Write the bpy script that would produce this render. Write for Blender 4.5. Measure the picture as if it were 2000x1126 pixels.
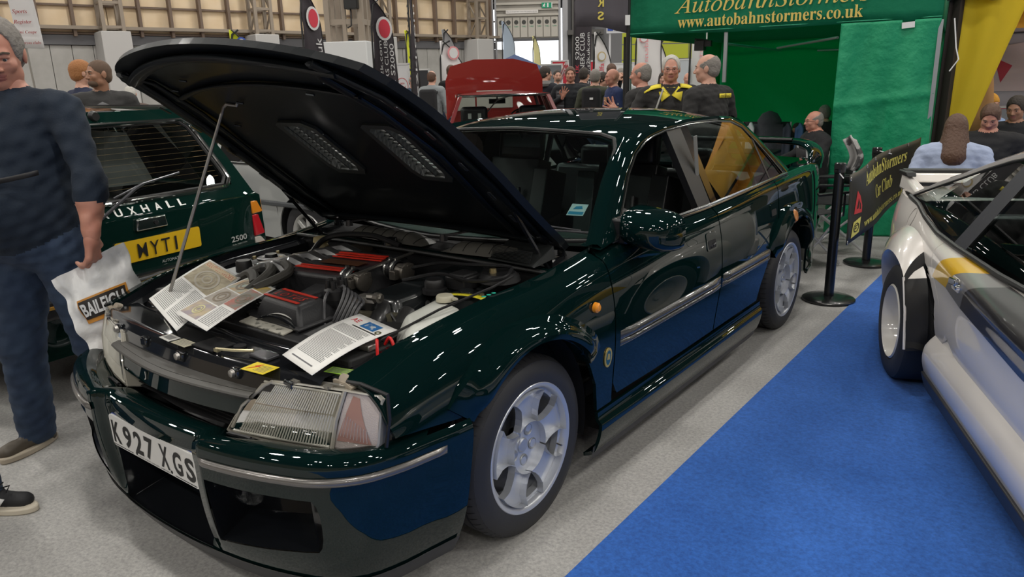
import bpy, math, random
import numpy as np
from mathutils import Vector, Matrix
for _o in list(bpy.data.objects): bpy.data.objects.remove(_o)
SC = bpy.context.scene; COL = SC.collection
PI = math.pi; R = math.radians
# ---------------------------------------------------------------- camera, world, lights
cam = bpy.data.cameras.new('camera'); camo = bpy.data.objects.new('camera', cam); COL.objects.link(camo)
CP = (2.2237, -1.9034, 1.5453); _yaw, _pit, _rol = -0.65362, 0.2687, -0.02629
_f = Vector((math.sin(_yaw)*math.cos(_pit), math.cos(_yaw)*math.cos(_pit), -math.sin(_pit)))
_r = Vector((math.cos(_yaw), -math.sin(_yaw), 0)); _u = _r.cross(_f)
_r2 = math.cos(_rol)*_r+math.sin(_rol)*_u; _u2 = -math.sin(_rol)*_r+math.cos(_rol)*_u
camo.matrix_world = Matrix(((_r2.x,_u2.x,-_f.x,CP[0]),(_r2.y,_u2.y,-_f.y,CP[1]),(_r2.z,_u2.z,-_f.z,CP[2]),(0,0,0,1)))
cam.sensor_width = 36; cam.lens = 36*1453.8/2000; cam.clip_end = 200; cam.clip_start = .05
SC.camera = camo
SC.view_settings.view_transform = 'Standard'; SC.view_settings.look = 'None'
SC.view_settings.exposure = 0.52; SC.view_settings.gamma = 1; SC.view_settings.use_curve_mapping = False
w = bpy.data.worlds.new('hall_air'); SC.world = w; w.use_nodes = True
w.node_tree.nodes['Background'].inputs[0].default_value = (0.86, 0.92, 1.0, 1)
w.node_tree.nodes['Background'].inputs[1].default_value = 0.22
# high-bay lamps hung in pairs under the dark hall roof
_ld = bpy.data.lights.new('high_bay_lamp', 'AREA'); _ld.shape = 'DISK'; _ld.size = 0.36
_ld.energy = 42; _ld.color = (1.0, 0.965, 0.90)
for ix in range(-5, 4):
    for iy in range(-2, 6):
        for d in (-.38, .38):
            o = bpy.data.objects.new('high_bay_lamp', _ld); COL.objects.link(o)
            o.location = (ix*5.2+1.2+d, iy*5.2-1.1, 7.7)
# ---------------------------------------------------------------- materials
MATS = {}
def mat(name, col=(.5,.5,.5), rough=.5, metal=0., coat=0., spec=None, emit=None, alpha=None, trans=None, bump=None, noise=None, sheen=None, ior=None, coat_rough=.03):
    if name in MATS: return MATS[name]
    m = bpy.data.materials.new(name); m.use_nodes = True; nt = m.node_tree; b = nt.nodes['Principled BSDF']
    b.inputs['Base Color'].default_value = (*col, 1); b.inputs['Roughness'].default_value = rough
    b.inputs['Metallic'].default_value = metal
    if coat: b.inputs['Coat Weight'].default_value = coat; b.inputs['Coat Roughness'].default_value = coat_rough
    if spec is not None: b.inputs['Specular IOR Level'].default_value = spec
    if emit: b.inputs['Emission Color'].default_value = (*emit[:3], 1); b.inputs['Emission Strength'].default_value = emit[3]
    if alpha is not None: b.inputs['Alpha'].default_value = alpha
    if trans is not None: b.inputs['Transmission Weight'].default_value = trans
    if ior: b.inputs['IOR'].default_value = ior
    if sheen: b.inputs['Sheen Weight'].default_value = sheen
    if bump or noise:
        tc = nt.nodes.new('ShaderNodeTexCoord')
    if bump:   # (scale, strength)
        n = nt.nodes.new('ShaderNodeTexNoise'); n.inputs['Scale'].default_value = bump[0]; n.inputs['Detail'].default_value = 6
        nt.links.new(tc.outputs['Object'], n.inputs['Vector'])
        bp = nt.nodes.new('ShaderNodeBump'); bp.inputs['Strength'].default_value = bump[1]; bp.inputs['Distance'].default_value = bump[2] if len(bump) > 2 else .01
        nt.links.new(n.outputs['Fac'], bp.inputs['Height']); nt.links.new(bp.outputs['Normal'], b.inputs['Normal'])
    if noise:  # (scale, col2, [lo,hi])
        n = nt.nodes.new('ShaderNodeTexNoise'); n.inputs['Scale'].default_value = noise[0]; n.inputs['Detail'].default_value = 5
        nt.links.new(tc.outputs['Object'], n.inputs['Vector'])
        r = nt.nodes.new('ShaderNodeValToRGB'); lo, hi = noise[2] if len(noise) > 2 else (.35, .65)
        r.color_ramp.elements[0].position = lo; r.color_ramp.elements[1].position = hi
        r.color_ramp.elements[0].color = (*col, 1); r.color_ramp.elements[1].color = (*noise[1], 1)
        nt.links.new(n.outputs['Fac'], r.inputs['Fac']); nt.links.new(r.outputs['Color'], b.inputs['Base Color'])
    MATS[name] = m; return m
def glass(name, tint=(.75,.85,.8), opac=.12, rough=.0):
    """thin pane: mostly clear, tinted, with mirror reflections"""
    if name in MATS: return MATS[name]
    m = bpy.data.materials.new(name); m.use_nodes = True; nt = m.node_tree; nt.nodes.remove(nt.nodes['Principled BSDF'])
    out = nt.nodes['Material Output']
    tr = nt.nodes.new('ShaderNodeBsdfTransparent'); tr.inputs[0].default_value = (*tint, 1)
    gl = nt.nodes.new('ShaderNodeBsdfGlossy'); gl.inputs['Roughness'].default_value = rough
    fr = nt.nodes.new('ShaderNodeFresnel'); fr.inputs['IOR'].default_value = 1.52
    mm = nt.nodes.new('ShaderNodeMath'); mm.operation = 'MULTIPLY_ADD'; mm.inputs[1].default_value = 1.5; mm.inputs[2].default_value = opac*.15
    mm.use_clamp = True
    mx = nt.nodes.new('ShaderNodeMixShader')
    nt.links.new(fr.outputs[0], mm.inputs[0]); nt.links.new(mm.outputs[0], mx.inputs[0])
    nt.links.new(tr.outputs[0], mx.inputs[1]); nt.links.new(gl.outputs[0], mx.inputs[2]); nt.links.new(mx.outputs[0], out.inputs[0])
    MATS[name] = m; return m
def translucent(m, w=.45):
    nt=m.node_tree; b=nt.nodes['Principled BSDF']; tr=nt.nodes.new('ShaderNodeBsdfTranslucent'); mx=nt.nodes.new('ShaderNodeMixShader'); mx.inputs[0].default_value=w
    c=b.inputs['Base Color'].default_value; tr.inputs[0].default_value=tuple(c); out=nt.nodes['Material Output']
    nt.links.new(b.outputs[0],mx.inputs[1]); nt.links.new(tr.outputs[0],mx.inputs[2]); nt.links.new(mx.outputs[0],out.inputs[0]); return m
PAINT = mat('dark_green_pearl_paint', (.0016,.0100,.0095), .5, .0, spec=.0, coat=1, coat_rough=.015)
BLACK = mat('satin_black_plastic', (.012,.012,.013), .42)
GLOSSBLK = mat('gloss_black_metal', (.008,.009,.011), .12, coat=.6)
RUBBER = mat('tyre_rubber', (.026,.026,.029), .62, bump=(60,.15,.002))
SEAL = mat('rubber_seal', (.016,.016,.016), .45)
ALLOY = mat('silver_painted_alloy', (.62,.64,.68), .34, .55, coat=.4)
CHROME = mat('polished_chrome', (.78,.78,.76), .1, 1)
STEEL = mat('dull_steel', (.45,.43,.4), .35, .9)
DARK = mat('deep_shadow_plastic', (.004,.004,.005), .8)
LEATHER = mat('black_leather', (.014,.014,.015), .38, bump=(90,.12,.002))
CARPET_G = None
GLASS = glass('green_tinted_glass', (.62,.78,.74), .2)
SIDEGLASS = glass('side_window_glass', (.72,.82,.8), .5)
mat('ink_black',(.01,.01,.01),.5); mat('print_grey',(.16,.16,.17),.7); mat('grey_black_rubber',(.03,.03,.033),.5); mat('lamp_reflector',(.80,.78,.71),.42,.35,bump=(30,.5,.02)); mat('wiper_metal',(.10,.10,.11),.3,.6)
WHITE = mat('white_print', (.8,.8,.8), .5)
YELLOWP = mat('yellow_print', (.9,.72,.06), .5)
# ---------------------------------------------------------------- object helpers
def props(o, label=None, cat=None, group=None, kind=None):
    if label: o['label'] = label
    if cat: o['category'] = cat
    if group: o['group'] = group
    if kind: o['kind'] = kind
    return o
def thing(name, label, cat, loc=(0,0,0), rz=0, group=None, parent=None):
    o = bpy.data.objects.new(name, None); COL.objects.link(o); o.empty_display_size = .1
    o.location = loc; o.rotation_euler = (0,0,rz)
    return props(o, label, cat, group)
def V(*a): return Vector(a)
class B:
    """collects polygons, then links them as one mesh object"""
    def __init__(s): s.v=[]; s.f=[]; s.m=[]; s.mats=[]; s.n={}; s.cur=0; s.M=None
    def mat(s, m):
        if m not in s.mats: s.mats.append(m)
        s.cur = s.mats.index(m); return s
    def add(s, vs, fs, M=None):
        k=len(s.v); M = M if M is not None else s.M
        if M is not None: vs=[M@Vector(v) for v in vs]
        s.v += [tuple(v) for v in vs]; s.f += [tuple(i+k for i in f) for f in fs]; s.m += [s.cur]*len(fs); return s
    def box(s, c, d, rot=(0,0,0), taper=1.):
        x,y,z=[q/2 for q in d]; t=taper
        vs=[(-x,-y,-z),(x,-y,-z),(x,y,-z),(-x,y,-z),(-x*t,-y*t,z),(x*t,-y*t,z),(x*t,y*t,z),(-x*t,y*t,z)]
        M=Matrix.Translation(c)@Matrix.Rotation(rot[2],4,'Z')@Matrix.Rotation(rot[1],4,'Y')@Matrix.Rotation(rot[0],4,'X')
        if s.M is not None: M=s.M@M
        return s.add(vs,[(3,2,1,0),(4,5,6,7),(0,1,5,4),(1,2,6,5),(2,3,7,6),(3,0,4,7)],M)
    def hexa(s, lo, hi):
        """box from two quads (4 pts each)"""
        return s.add(list(lo)+list(hi),[(3,2,1,0),(4,5,6,7),(0,1,5,4),(1,2,6,5),(2,3,7,6),(3,0,4,7)])
    def tube(s, pts, r, n=8, cap=True, rr=None, flat=1.):
        P=[Vector(p) for p in pts]; vs=[]; fs=[]; up=None
        for i,p in enumerate(P):
            a=P[max(i-1,0)]; b=P[min(i+1,len(P)-1)]; t=(b-a)
            if t.length<1e-9: t=Vector((0,0,1))
            t.normalize()
            if up is None:
                up=Vector((0,0,1)) if abs(t.z)<.9 else Vector((1,0,0))
            u=(up-t*up.dot(t)); 
            if u.length<1e-6: u=t.orthogonal()
            u.normalize(); up=u; w_=t.cross(u); q=rr[i] if rr else r
            for k in range(n):
                a_=2*PI*k/n; vs.append(p+u*(math.cos(a_)*q*flat)+w_*(math.sin(a_)*q))
        m=len(P)
        for i in range(m-1):
            for k in range(n):
                k2=(k+1)%n; fs.append((i*n+k,(i)*n+k2,(i+1)*n+k2,(i+1)*n+k))
        if cap: fs.append(tuple(range(n-1,-1,-1))); fs.append(tuple((m-1)*n+k for k in range(n)))
        return s.add(vs,fs)
    def lathe(s, prof, n=32, c=(0,0,0), axis='Z', cap=False, M=None):
        """prof: [(r,h)]"""
        vs=[];fs=[]
        for r_,h in prof:
            for k in range(n):
                a=2*PI*k/n; q=(r_*math.cos(a),r_*math.sin(a),h)
                if axis=='X': q=(q[2],q[0],q[1])
                elif axis=='Y': q=(q[0],q[2],-q[1])
                vs.append((q[0]+c[0],q[1]+c[1],q[2]+c[2]))
        for i in range(len(prof)-1):
            for k in range(n):
                k2=(k+1)%n; fs.append((i*n+k,i*n+k2,(i+1)*n+k2,(i+1)*n+k))
        if cap:
            fs.append(tuple(range(n-1,-1,-1))); fs.append(tuple((len(prof)-1)*n+k for k in range(n)))
        return s.add(vs,fs,M)
    def prism(s, poly, fn, h0, h1):
        """poly in 2D, fn(u,v,h)->3D ; caps at h0,h1"""
        n=len(poly); vs=[fn(u,v,h0) for u,v in poly]+[fn(u,v,h1) for u,v in poly]
        fs=[tuple(range(n-1,-1,-1)),tuple(range(n,2*n))]+[(i,(i+1)%n,n+(i+1)%n,n+i) for i in range(n)]
        return s.add(vs,fs)
    def grid(s, fn, nu, nv, closeu=False):
        vs=[fn(i/nu,j/nv) for j in range(nv+1) for i in range(nu+(0 if closeu else 1))]; w_=nu+(0 if closeu else 1)
        fs=[]
        for j in range(nv):
            for i in range(nu):
                i2=(i+1)%w_ if closeu else i+1
                fs.append((j*w_+i,j*w_+i2,(j+1)*w_+i2,(j+1)*w_+i))
        return s.add(vs,fs)
    def build(s, name, m=None, parent=None, ang=35, bevel=0, solid=0, subs=0, seg=2, label=None, cat=None, group=None, kind=None, flip=False, loc=None, fixn=False):
        me=bpy.data.meshes.new(name)
        if m is not None: s.mats=[m]; s.m=[0]*len(s.f)
        fs=[f[::-1] for f in s.f] if flip else s.f
        me.from_pydata(s.v,[],fs)
        for q in s.mats: me.materials.append(q)
        me.polygons.foreach_set('material_index',s.m); me.polygons.foreach_set('use_smooth',[True]*len(s.f))
        me.validate(clean_customdata=False); me.update()
        if fixn:
            import bmesh
            bm=bmesh.new(); bm.from_mesh(me); bmesh.ops.remove_doubles(bm,verts=bm.verts,dist=1e-5); bmesh.ops.recalc_face_normals(bm,faces=bm.faces); bm.to_mesh(me); bm.free()
        try: me.set_sharp_from_angle(angle=R(ang))
        except Exception: pass
        if s.n and len(me.polygons)==len(s.f):
            ln=[]
            for p in me.polygons:
                for li in p.loop_indices:
                    q=s.n.get(me.loops[li].vertex_index)
                    ln.append(q if q is not None else tuple(p.normal))
            me.normals_split_custom_set(ln)
        o=bpy.data.objects.new(name,me); COL.objects.link(o)
        if parent: o.parent=parent
        if loc: o.location=loc
        if solid: md=o.modifiers.new('s','SOLIDIFY'); md.thickness=solid; md.offset=0
        if bevel: md=o.modifiers.new('b','BEVEL'); md.width=bevel; md.segments=seg; md.limit_method='ANGLE'; md.angle_limit=R(40)
        if subs: md=o.modifiers.new('u','SUBSURF'); md.levels=subs; md.render_levels=subs
        return props(o,label,cat,group,kind)
def copy_tree(o, parent=None):
    c=o.copy(); COL.objects.link(c); c.parent=parent
    for ch in list(o.children): copy_tree(ch,c)
    return c
# piecewise cubic (monotone) curve
class Crv:
    def __init__(s, pts):
        pts=sorted(pts); s.x=[p[0] for p in pts]; s.y=[p[1] for p in pts]; n=len(pts)
        d=[(s.y[i+1]-s.y[i])/(s.x[i+1]-s.x[i]) for i in range(n-1)]
        s.t=[0]*n
        for i in range(n):
            if i==0: s.t[i]=d[0] if n>1 else 0
            elif i==n-1: s.t[i]=d[-1]
            else: s.t[i]=(d[i-1]+d[i])/2 if d[i-1]*d[i]>0 else 0
    def __call__(s, x):
        X=s.x
        if x<=X[0]: return s.y[0]+(x-X[0])*s.t[0]*.0
        if x>=X[-1]: return s.y[-1]
        import bisect
        i=bisect.bisect_right(X,x)-1; h=X[i+1]-X[i]; q=(x-X[i])/h; q2=q*q; q3=q2*q
        return (2*q3-3*q2+1)*s.y[i]+(q3-2*q2+q)*h*s.t[i]+(-2*q3+3*q2)*s.y[i+1]+(q3-q2)*h*s.t[i+1]
def catmull(P, t):
    n=len(P); i=min(max(int(t),0),n-2); q=t-i
    p1=P[i];p2=P[i+1]; p0=P[i-1] if i>0 else 2*p1-p2; p3=P[i+2] if i+2<n else 2*p2-p1
    return .5*((2*p1)+(-p0+p2)*q+(2*p0-5*p1+4*p2-p3)*q*q+(-p0+3*p1-3*p2+p3)*q*q*q)
def clipax(poly, ax, val, gt):
    out=[]; n=len(poly)
    for i in range(n):
        a=poly[i]; b=poly[(i+1)%n]; ia=(a[ax]>=val) if gt else (a[ax]<=val); ib=(b[ax]>=val) if gt else (b[ax]<=val)
        if ia: out.append(a)
        if ia!=ib:
            t=(val-a[ax])/(b[ax]-a[ax]); p=[a[0]+(b[0]-a[0])*t,a[1]+(b[1]-a[1])*t]; p[ax]=val; out.append(tuple(p))
    return out
def dens(poly, step, close=True):
    out=[]; n=len(poly)
    for i in range(n if close else n-1):
        a=poly[i]; b=poly[(i+1)%n]; L=math.hypot((a[0]-b[0]),(a[1]-b[1])); k=max(1,int(L/step))
        for j in range(k): out.append((a[0]+(b[0]-a[0])*j/k,a[1]+(b[1]-a[1])*j/k))
    if not close: out.append(poly[-1])
    return out
def patch(b, poly, fn, du, dv, thick=.0, flip=False, eps=1e-3, edge=True):
    """polygon in the (u,v) domain of the surface fn, gridded, with a returned edge of depth thick"""
    poly=[(float(p[0]),float(p[1])) for p in poly]
    ar=sum(poly[i][0]*poly[(i+1)%len(poly)][1]-poly[(i+1)%len(poly)][0]*poly[i][1] for i in range(len(poly)))
    if ar<0: poly=poly[::-1]
    cache={}; nrm={}
    def fv(u,v):
        return Vector(fn(u,v))
    def nor(u,v):
        a=fv(u+eps,v)-fv(u-eps,v); c=fv(u,v+eps)-fv(u,v-eps); q=a.cross(c)
        if q.length<1e-12: return Vector((0,0,1))
        q.normalize(); return -q if flip else q
    def vid(p):
        k=(round(p[0],6),round(p[1],6))
        if k not in cache:
            i=len(b.v); w_=fv(*p); n_=nor(*p)
            if b.M is not None: w_=b.M@w_; n_=(b.M.to_3x3()@n_)
            b.v.append(tuple(w_)); b.n[i]=tuple(n_); cache[k]=i
        return cache[k]
    us=[p[0] for p in poly]; vs=[p[1] for p in poly]
    u0=math.floor(min(us)/du)*du; v0=math.floor(min(vs)/dv)*dv
    v=v0
    while v<max(vs)-1e-9:
        row=clipax(clipax(poly,1,v,True),1,v+dv,False)
        if len(row)>=3:
            ru=[p[0] for p in row]; u=math.floor(min(ru)/du)*du
            while u<max(ru)-1e-9:
                c=clipax(clipax(row,0,u,True),0,u+du,False)
                if len(c)>=3:
                    ids=[]
                    for p in c:
                        i=vid(p)
                        if not ids or ids[-1]!=i: ids.append(i)
                    if len(ids)>1 and ids[0]==ids[-1]: ids.pop()
                    if len(ids)>=3 and len(set(ids))==len(ids):
                        A=sum(c[i][0]*c[(i+1)%len(c)][1]-c[(i+1)%len(c)][0]*c[i][1] for i in range(len(c)))
                        if abs(A)>1e-9:
                            b.f.append(tuple(ids[::-1] if flip else ids)); b.m.append(b.cur)
                    elif len(ids)>3:
                        # bridging polygon: split into fans is unsafe, drop repeats
                        seen=[]; [seen.append(i) for i in ids if i not in seen]
                        if len(seen)>=3: b.f.append(tuple(seen[::-1] if flip else seen)); b.m.append(b.cur)
                u+=du
        v+=dv
    if thick and edge:
        dp=dens(poly,min(du,dv)*1.5); n=len(dp); k=len(b.v); vs_=[]
        for p in dp:
            w_=fv(*p); vs_.append(w_)
        for p,w_ in zip(dp,list(vs_)): vs_.append(w_-nor(*p)*thick)
        fs_=[]
        for i in range(n):
            j=(i+1)%n; q=(i,n+i,n+j,j); fs_.append(q if not flip else q[::-1])
        b.add(vs_,fs_)
    return b
# ---------------------------------------------------------------- lettering
def serif(s, base=0x1D400):
    o=''
    for c in s:
        if 'A'<=c<='Z': o+=chr(base+ord(c)-65)
        elif 'a'<=c<='z':
            k=base+26+ord(c)-97; o+=chr(0x210E if k==0x1D455 else k)
        else: o+=c
    return o
_TS=bpy.data.scenes.new('type_bench')
def text_geo(s, size=1, extrude=0., align='CENTER', space=1., bold=0., res=3):
    c=bpy.data.curves.new('lettering','FONT'); c.body=s; c.size=size; c.align_x=align; c.align_y='CENTER'; c.extrude=extrude; c.space_character=space; c.offset=bold
    c.resolution_u=res; o=bpy.data.objects.new('lettering',c); _TS.collection.objects.link(o)
    _TS.view_layers[0].update(); dg=_TS.view_layers[0].depsgraph; me=bpy.data.meshes.new_from_object(o.evaluated_get(dg))
    vs=[tuple(v.co) for v in me.vertices]; fs=[tuple(p.vertices) for p in me.polygons]
    bpy.data.objects.remove(o); bpy.data.curves.remove(c); bpy.data.meshes.remove(me); return vs,fs
def text(b, s, fn, w=None, h=None, sx=1, **k):
    """letters mapped by fn(u,v,d)->3D; w,h: fit the block to this width/height"""
    vs,fs=text_geo(s,**k)
    if not vs: return b
    xs=[v[0] for v in vs]; ys=[v[1] for v in vs]; x0,x1,y0,y1=min(xs),max(xs),min(ys),max(ys)
    if w: ax=w/(x1-x0)
    if h: ay=h/(y1-y0)
    if w and not h: ay=ax
    if h and not w: ax=ay*sx
    if not w and not h: ax=ay=1
    cx=(x0+x1)/2; cy=(y0+y1)/2
    b.add([fn((v[0]-cx)*ax,(v[1]-cy)*ay,v[2]) for v in vs],fs); return b
def frame3(o, ux, uy):
    o=Vector(o); ux=Vector(ux).normalized(); uy=Vector(uy); uy=(uy-ux*uy.dot(ux)).normalized(); n=ux.cross(uy)
    return lambda u,v,d=0: o+ux*u+uy*v+n*d
# ================================================================ HALL
def at(px,py,d):
    """world point seen at that place in the photo, d metres in front of the camera"""
    v=_f+_r2*((px-1000)/1453.8)-_u2*((py-563)/1453.8); return Vector(CP)+v*d
def hit(px,py,n,c):
    v=_f+_r2*((px-1000)/1453.8)-_u2*((py-563)/1453.8); n=Vector(n); s_=(c-n.dot(Vector(CP)))/n.dot(v); return Vector(CP)+v*s_
def carpet(name,c1,c2,sc):
    m=mat(name,c1,.95,noise=(3.2,c2,(.3,.7)),sheen=.2); nt=m.node_tree; b_=nt.nodes['Principled BSDF']; tc=nt.nodes.new('ShaderNodeTexCoord')
    n=nt.nodes.new('ShaderNodeTexNoise'); n.inputs['Scale'].default_value=sc; n.inputs['Detail'].default_value=8; n.inputs['Roughness'].default_value=.75; nt.links.new(tc.outputs['Object'],n.inputs['Vector'])
    mx=nt.nodes.new('ShaderNodeMix'); mx.data_type='RGBA'; mx.blend_type='MULTIPLY'; mx.inputs['Factor'].default_value=.55
    src=b_.inputs['Base Color'].links[0].from_socket; rp=nt.nodes.new('ShaderNodeValToRGB'); rp.color_ramp.elements[0].position=.36; rp.color_ramp.elements[1].position=.62; rp.color_ramp.elements[0].color=(.38,.38,.4,1); rp.color_ramp.elements[1].color=(1.15,1.15,1.13,1)
    nt.links.new(n.outputs['Fac'],rp.inputs['Fac']); nt.links.new(src,mx.inputs['A']); nt.links.new(rp.outputs['Color'],mx.inputs['B']); nt.links.new(mx.outputs['Result'],b_.inputs['Base Color'])
    bp=nt.nodes.new('ShaderNodeBump'); bp.inputs['Strength'].default_value=.35; bp.inputs['Distance'].default_value=.004; nt.links.new(n.outputs['Fac'],bp.inputs['Height']); nt.links.new(bp.outputs['Normal'],b_.inputs['Normal']); b_.inputs['Specular IOR Level'].default_value=.1
    return m
b=B(); b.box((-4,12,-.03),(64,56,.06)); b.build('floor',carpet('grey_exhibition_carpet',(.40,.39,.375),(.47,.46,.445),70),kind='structure')
b=B(); b.box((4.58,.2,.003),(7.0,10.4,.006)); props(b.build('carpet_strip',carpet('blue_exhibition_carpet',(.026,.125,.48),(.038,.155,.56),60)),'bright blue carpet laid beside the dark green saloon','carpet')
# ceiling with dark trusses
b=B(); b.box((-4,12,8.35),(64,56,.1)); b.build('ceiling',mat('dark_roof_deck',(.03,.031,.036),.8),kind='structure')
b=B()
for x in range(-30,24,6): b.box((x,12,8.0),(.2,56,.25))
for y in range(-12,38,6): b.box((-4,y,8.2),(64,.15,.2))
b.build('trim_1',mat('roof_steel',(.07,.065,.06),.6),kind='structure')
# --- wall_left: concrete base, cream cladding, brown steel rails, lattice columns
WT=Vector((.22204,.97504,0)); WN=Vector((.97504,-.22204,0)); W0=Vector((-23.877,7.562,0))
def wl(s_,z,o=0): return W0+WT*s_+WN*o+Vector((0,0,z))
def wbox(b,s0,s1,z0,z1,o0,o1): b.hexa([wl(s0,z0,o1),wl(s1,z0,o1),wl(s1,z0,o0),wl(s0,z0,o0)],[wl(s0,z1,o1),wl(s1,z1,o1),wl(s1,z1,o0),wl(s0,z1,o0)])
CREAM=mat('cream_cladding',(.80,.62,.40),.7,noise=(2.2,(.86,.70,.50),(.3,.7))); BRN=mat('brown_steelwork',(.17,.12,.09),.6); BRNL=mat('pale_brown_steelwork',(.30,.25,.20),.6)
CONC=mat('grey_cast_concrete',(.40,.39,.37),.85,noise=(3,(.46,.45,.43),(.3,.7))); CONL=mat('painted_pale_plinth',(.50,.49,.48),.7)
b=B(); wbox(b,-14,18.8,0,8.3,-.3,-.08); wall=b.build('wall_left',mat('darkened_wall',(.035,.033,.032),.8),kind='structure')  # backing coloured dark; bare above the cladding to dim car roof reflections
def shared(name,src,parent,M):
    o=src.copy(); COL.objects.link(o); o.parent=parent; o.matrix_local=M; o.name=name; return o
def wm(s_,z,o=0): return Matrix.Translation(wl(s_,z,o))@Matrix.Rotation(math.atan2(WT.y,WT.x),4,'Z')
b=B(); b.box((.485,.04,.395),(.95,.06,.775)); pn=b.build('panel',CREAM,wall,bevel=.008); first=True
for i in range(-17,19):
    for z in (3.42,4.23,5.04):
        M=wm(i*.97+.05,z,.02)
        if first: pn.matrix_local=M; first=False
        else: shared('panel',pn,wall,M)
b=B(); b.box((.30,.04,1.52),(.59,.10,3.04)); cp_=b.build('concrete_panel',CONC,wall,bevel=.012); first=True
for i in range(-22,32):
    M=wm(i*.605,.0,.0)
    if first: cp_.matrix_local=M; first=False
    else: shared('concrete_panel',cp_,wall,M)
b=B(); wbox(b,-14,18.8,3.05,3.34,-.05,.10); b.build('dark_ledge',mat('ledge_grey',(.13,.13,.14),.7),wall)
for z0,z1,o,m_ in ((4.19,4.25,.12,BRN),(5.0,5.06,.12,BRN),(5.81,5.87,.12,BRN),(3.50,3.60,.40,BRNL),(3.36,3.41,.12,BRN)):
    b=B(); wbox(b,-14,18.8,z0,z1,.03,o); b.build('rail',m_,wall)
b=B(); b.box((0,-.14,2.95),(.09,.22,5.9)); ml=b.build('mullion',BRN,wall); first=True
for i in range(-17,20):
    if (i-3)%5==0: continue
    M=wm(i*.97,3.30,.02)
    if first: ml.matrix_local=M; first=False
    else: shared('mullion',ml,wall,M)
b=B(); 
for x in (-.28,.28):
    for y in (-.30,-.85): b.box((x,y,3.4),(.11,.11,6.6))
for k in range(9):
    z=.25+k*.72
    b.box((0,-.30,z),(.5,.07,.08)); b.box((0,-.85,z),(.5,.07,.08))
    for x in (-.28,.28): b.box((x,-.57,z+.3),(.05,.62,.05),((.9 if k%2 else -.9),0,0)); b.box((x,-.57,z),(.06,.5,.06))
lc=b.build('lattice_column',BRNL,wall)
b=B(); b.box((0,-.55,0),(.86,1.0,3.42)); pc=b.build('plinth',CONL,wall,bevel=.03)
for j,i in enumerate((-7,-2,3,8,13,18)):
    s_=i*.97
    if j==0: lc.matrix_local=wm(s_,3.30,0); pc.matrix_local=wm(s_,1.71,0)
    else: shared('lattice_column',lc,wall,wm(s_,3.30,0)); shared('plinth',pc,wall,wm(s_,1.71,0))
# --- wall_back with the raised shutter door
P0=at(962,150,34); P0.z=0; BT=Vector((_r.x,_r.y,0)); BN=Vector((_r.y,-_r.x,0))
def wb(s_,z,o=0): return P0+BT*s_+BN*o+Vector((0,0,z))
def bbox(b,s0,s1,z0,z1,o0,o1): b.hexa([wb(s0,z0,o1),wb(s1,z0,o1),wb(s1,z0,o0),wb(s0,z0,o0)],[wb(s0,z1,o1),wb(s1,z1,o1),wb(s1,z1,o0),wb(s0,z1,o0)])
b=B().mat(mat('grey_blue_wall',(.20,.20,.21),.8)); bbox(b,3.25,34,0,5.2,-.3,0); b.mat(mat('darkened_wall')); bbox(b,3.25,34,5.2,8.3,-.3,0); bbox(b,-.6,3.25,6.2,8.3,-.3,0); wbk=b.build('wall_back',None,kind='structure')  # upper wall given a darker colour so the car roof reflects less
b=B(); bbox(b,-.05,.12,0,6.2,.0,.3); bbox(b,.18,.26,0,6.2,.0,.2); bbox(b,3.02,3.12,0,6.2,.0,.2); bbox(b,3.2,3.42,0,9,.0,.35); b.build('door_frame',mat('galvanised_frame',(.36,.36,.38),.5,.3),wbk)
b=B(); bbox(b,3.6,3.75,0,9,0,.5); bbox(b,4.3,4.5,0,9,0,.5); bbox(b,3.4,5.0,3.55,3.75,0,.6); b.build('steel_column',mat('dark_steel_column',(.10,.095,.09),.6),wbk)
sh=B(); bbox(sh,.24,3.04,3.42,6.2,.05,.10); sh=sh.build('door_1',mat('shutter_grey',(.32,.30,.27),.6),kind='structure')
b=B(); 
for z in (4.42,4.66,4.9,5.15,5.4,5.65,5.9): bbox(b,.24,3.04,z,z+.10,.10,.18)
b.build('shutter_slat',mat('shutter_pale',(.50,.47,.42),.5),sh)
b=B(); bbox(b,.24,3.04,3.36,3.47,.05,.2); b.build('bottom_bar',mat('shutter_dark',(.10,.10,.11),.6),sh)
for k in range(8):
    s_=.30+k*.342; b=B(); bbox(b,s_,s_+.30,3.52,4.36,.10,.15); lp=b.build('shutter_panel',mat('shutter_pale'),sh)
    b=B(); c=wb(s_+.15,4.16,.16); n=16
    b.add([c+BT*(.095*math.cos(2*PI*i/n))+V(0,0,.095*math.sin(2*PI*i/n)) for i in range(n)],[tuple(range(n))]); b.build('vent_hole',mat('vent_dark',(.06,.06,.055),.7),lp)
    b=B(); fr=frame3(wb(s_+.15,3.98,.16),BT,(0,0,1)); text(b,'TURBO',lambda u,v,d:fr(u,v,.002),w=.2,h=.055); b.build('green_word',mat('green_print',(.02,.30,.16),.6),lp)
b=B(); fr=frame3(wb(1.40,4.60,.20),BT,(0,0,1)); b.prism([(-.72,-.07),(.72,-.07),(.72,.07),(-.72,.07)],fr,0,.02); sg=b.build('notice_board',mat('notice_white',(.75,.72,.70),.6)); props(sg,'long white notice strip above the shutter door','sign')
b=B(); text(b,'Please do not stack items in front of this emergency exit door',lambda u,v,d:fr(u,v,.022),w=1.36,h=.06); b.build('notice_text',mat('print_grey'),sg)
b=B(); fr=frame3(wb(2.50,4.84,.20),BT,(0,0,1)); b.prism([(-.22,-.11),(.25,-.11),(.25,.11),(-.22,.11)],fr,0,.04); ex=b.build('exit_sign',mat('exit_green',(.0,.32,.16),.5)); props(ex,'green emergency exit sign with a white running figure','sign')
b=B(); 
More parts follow.
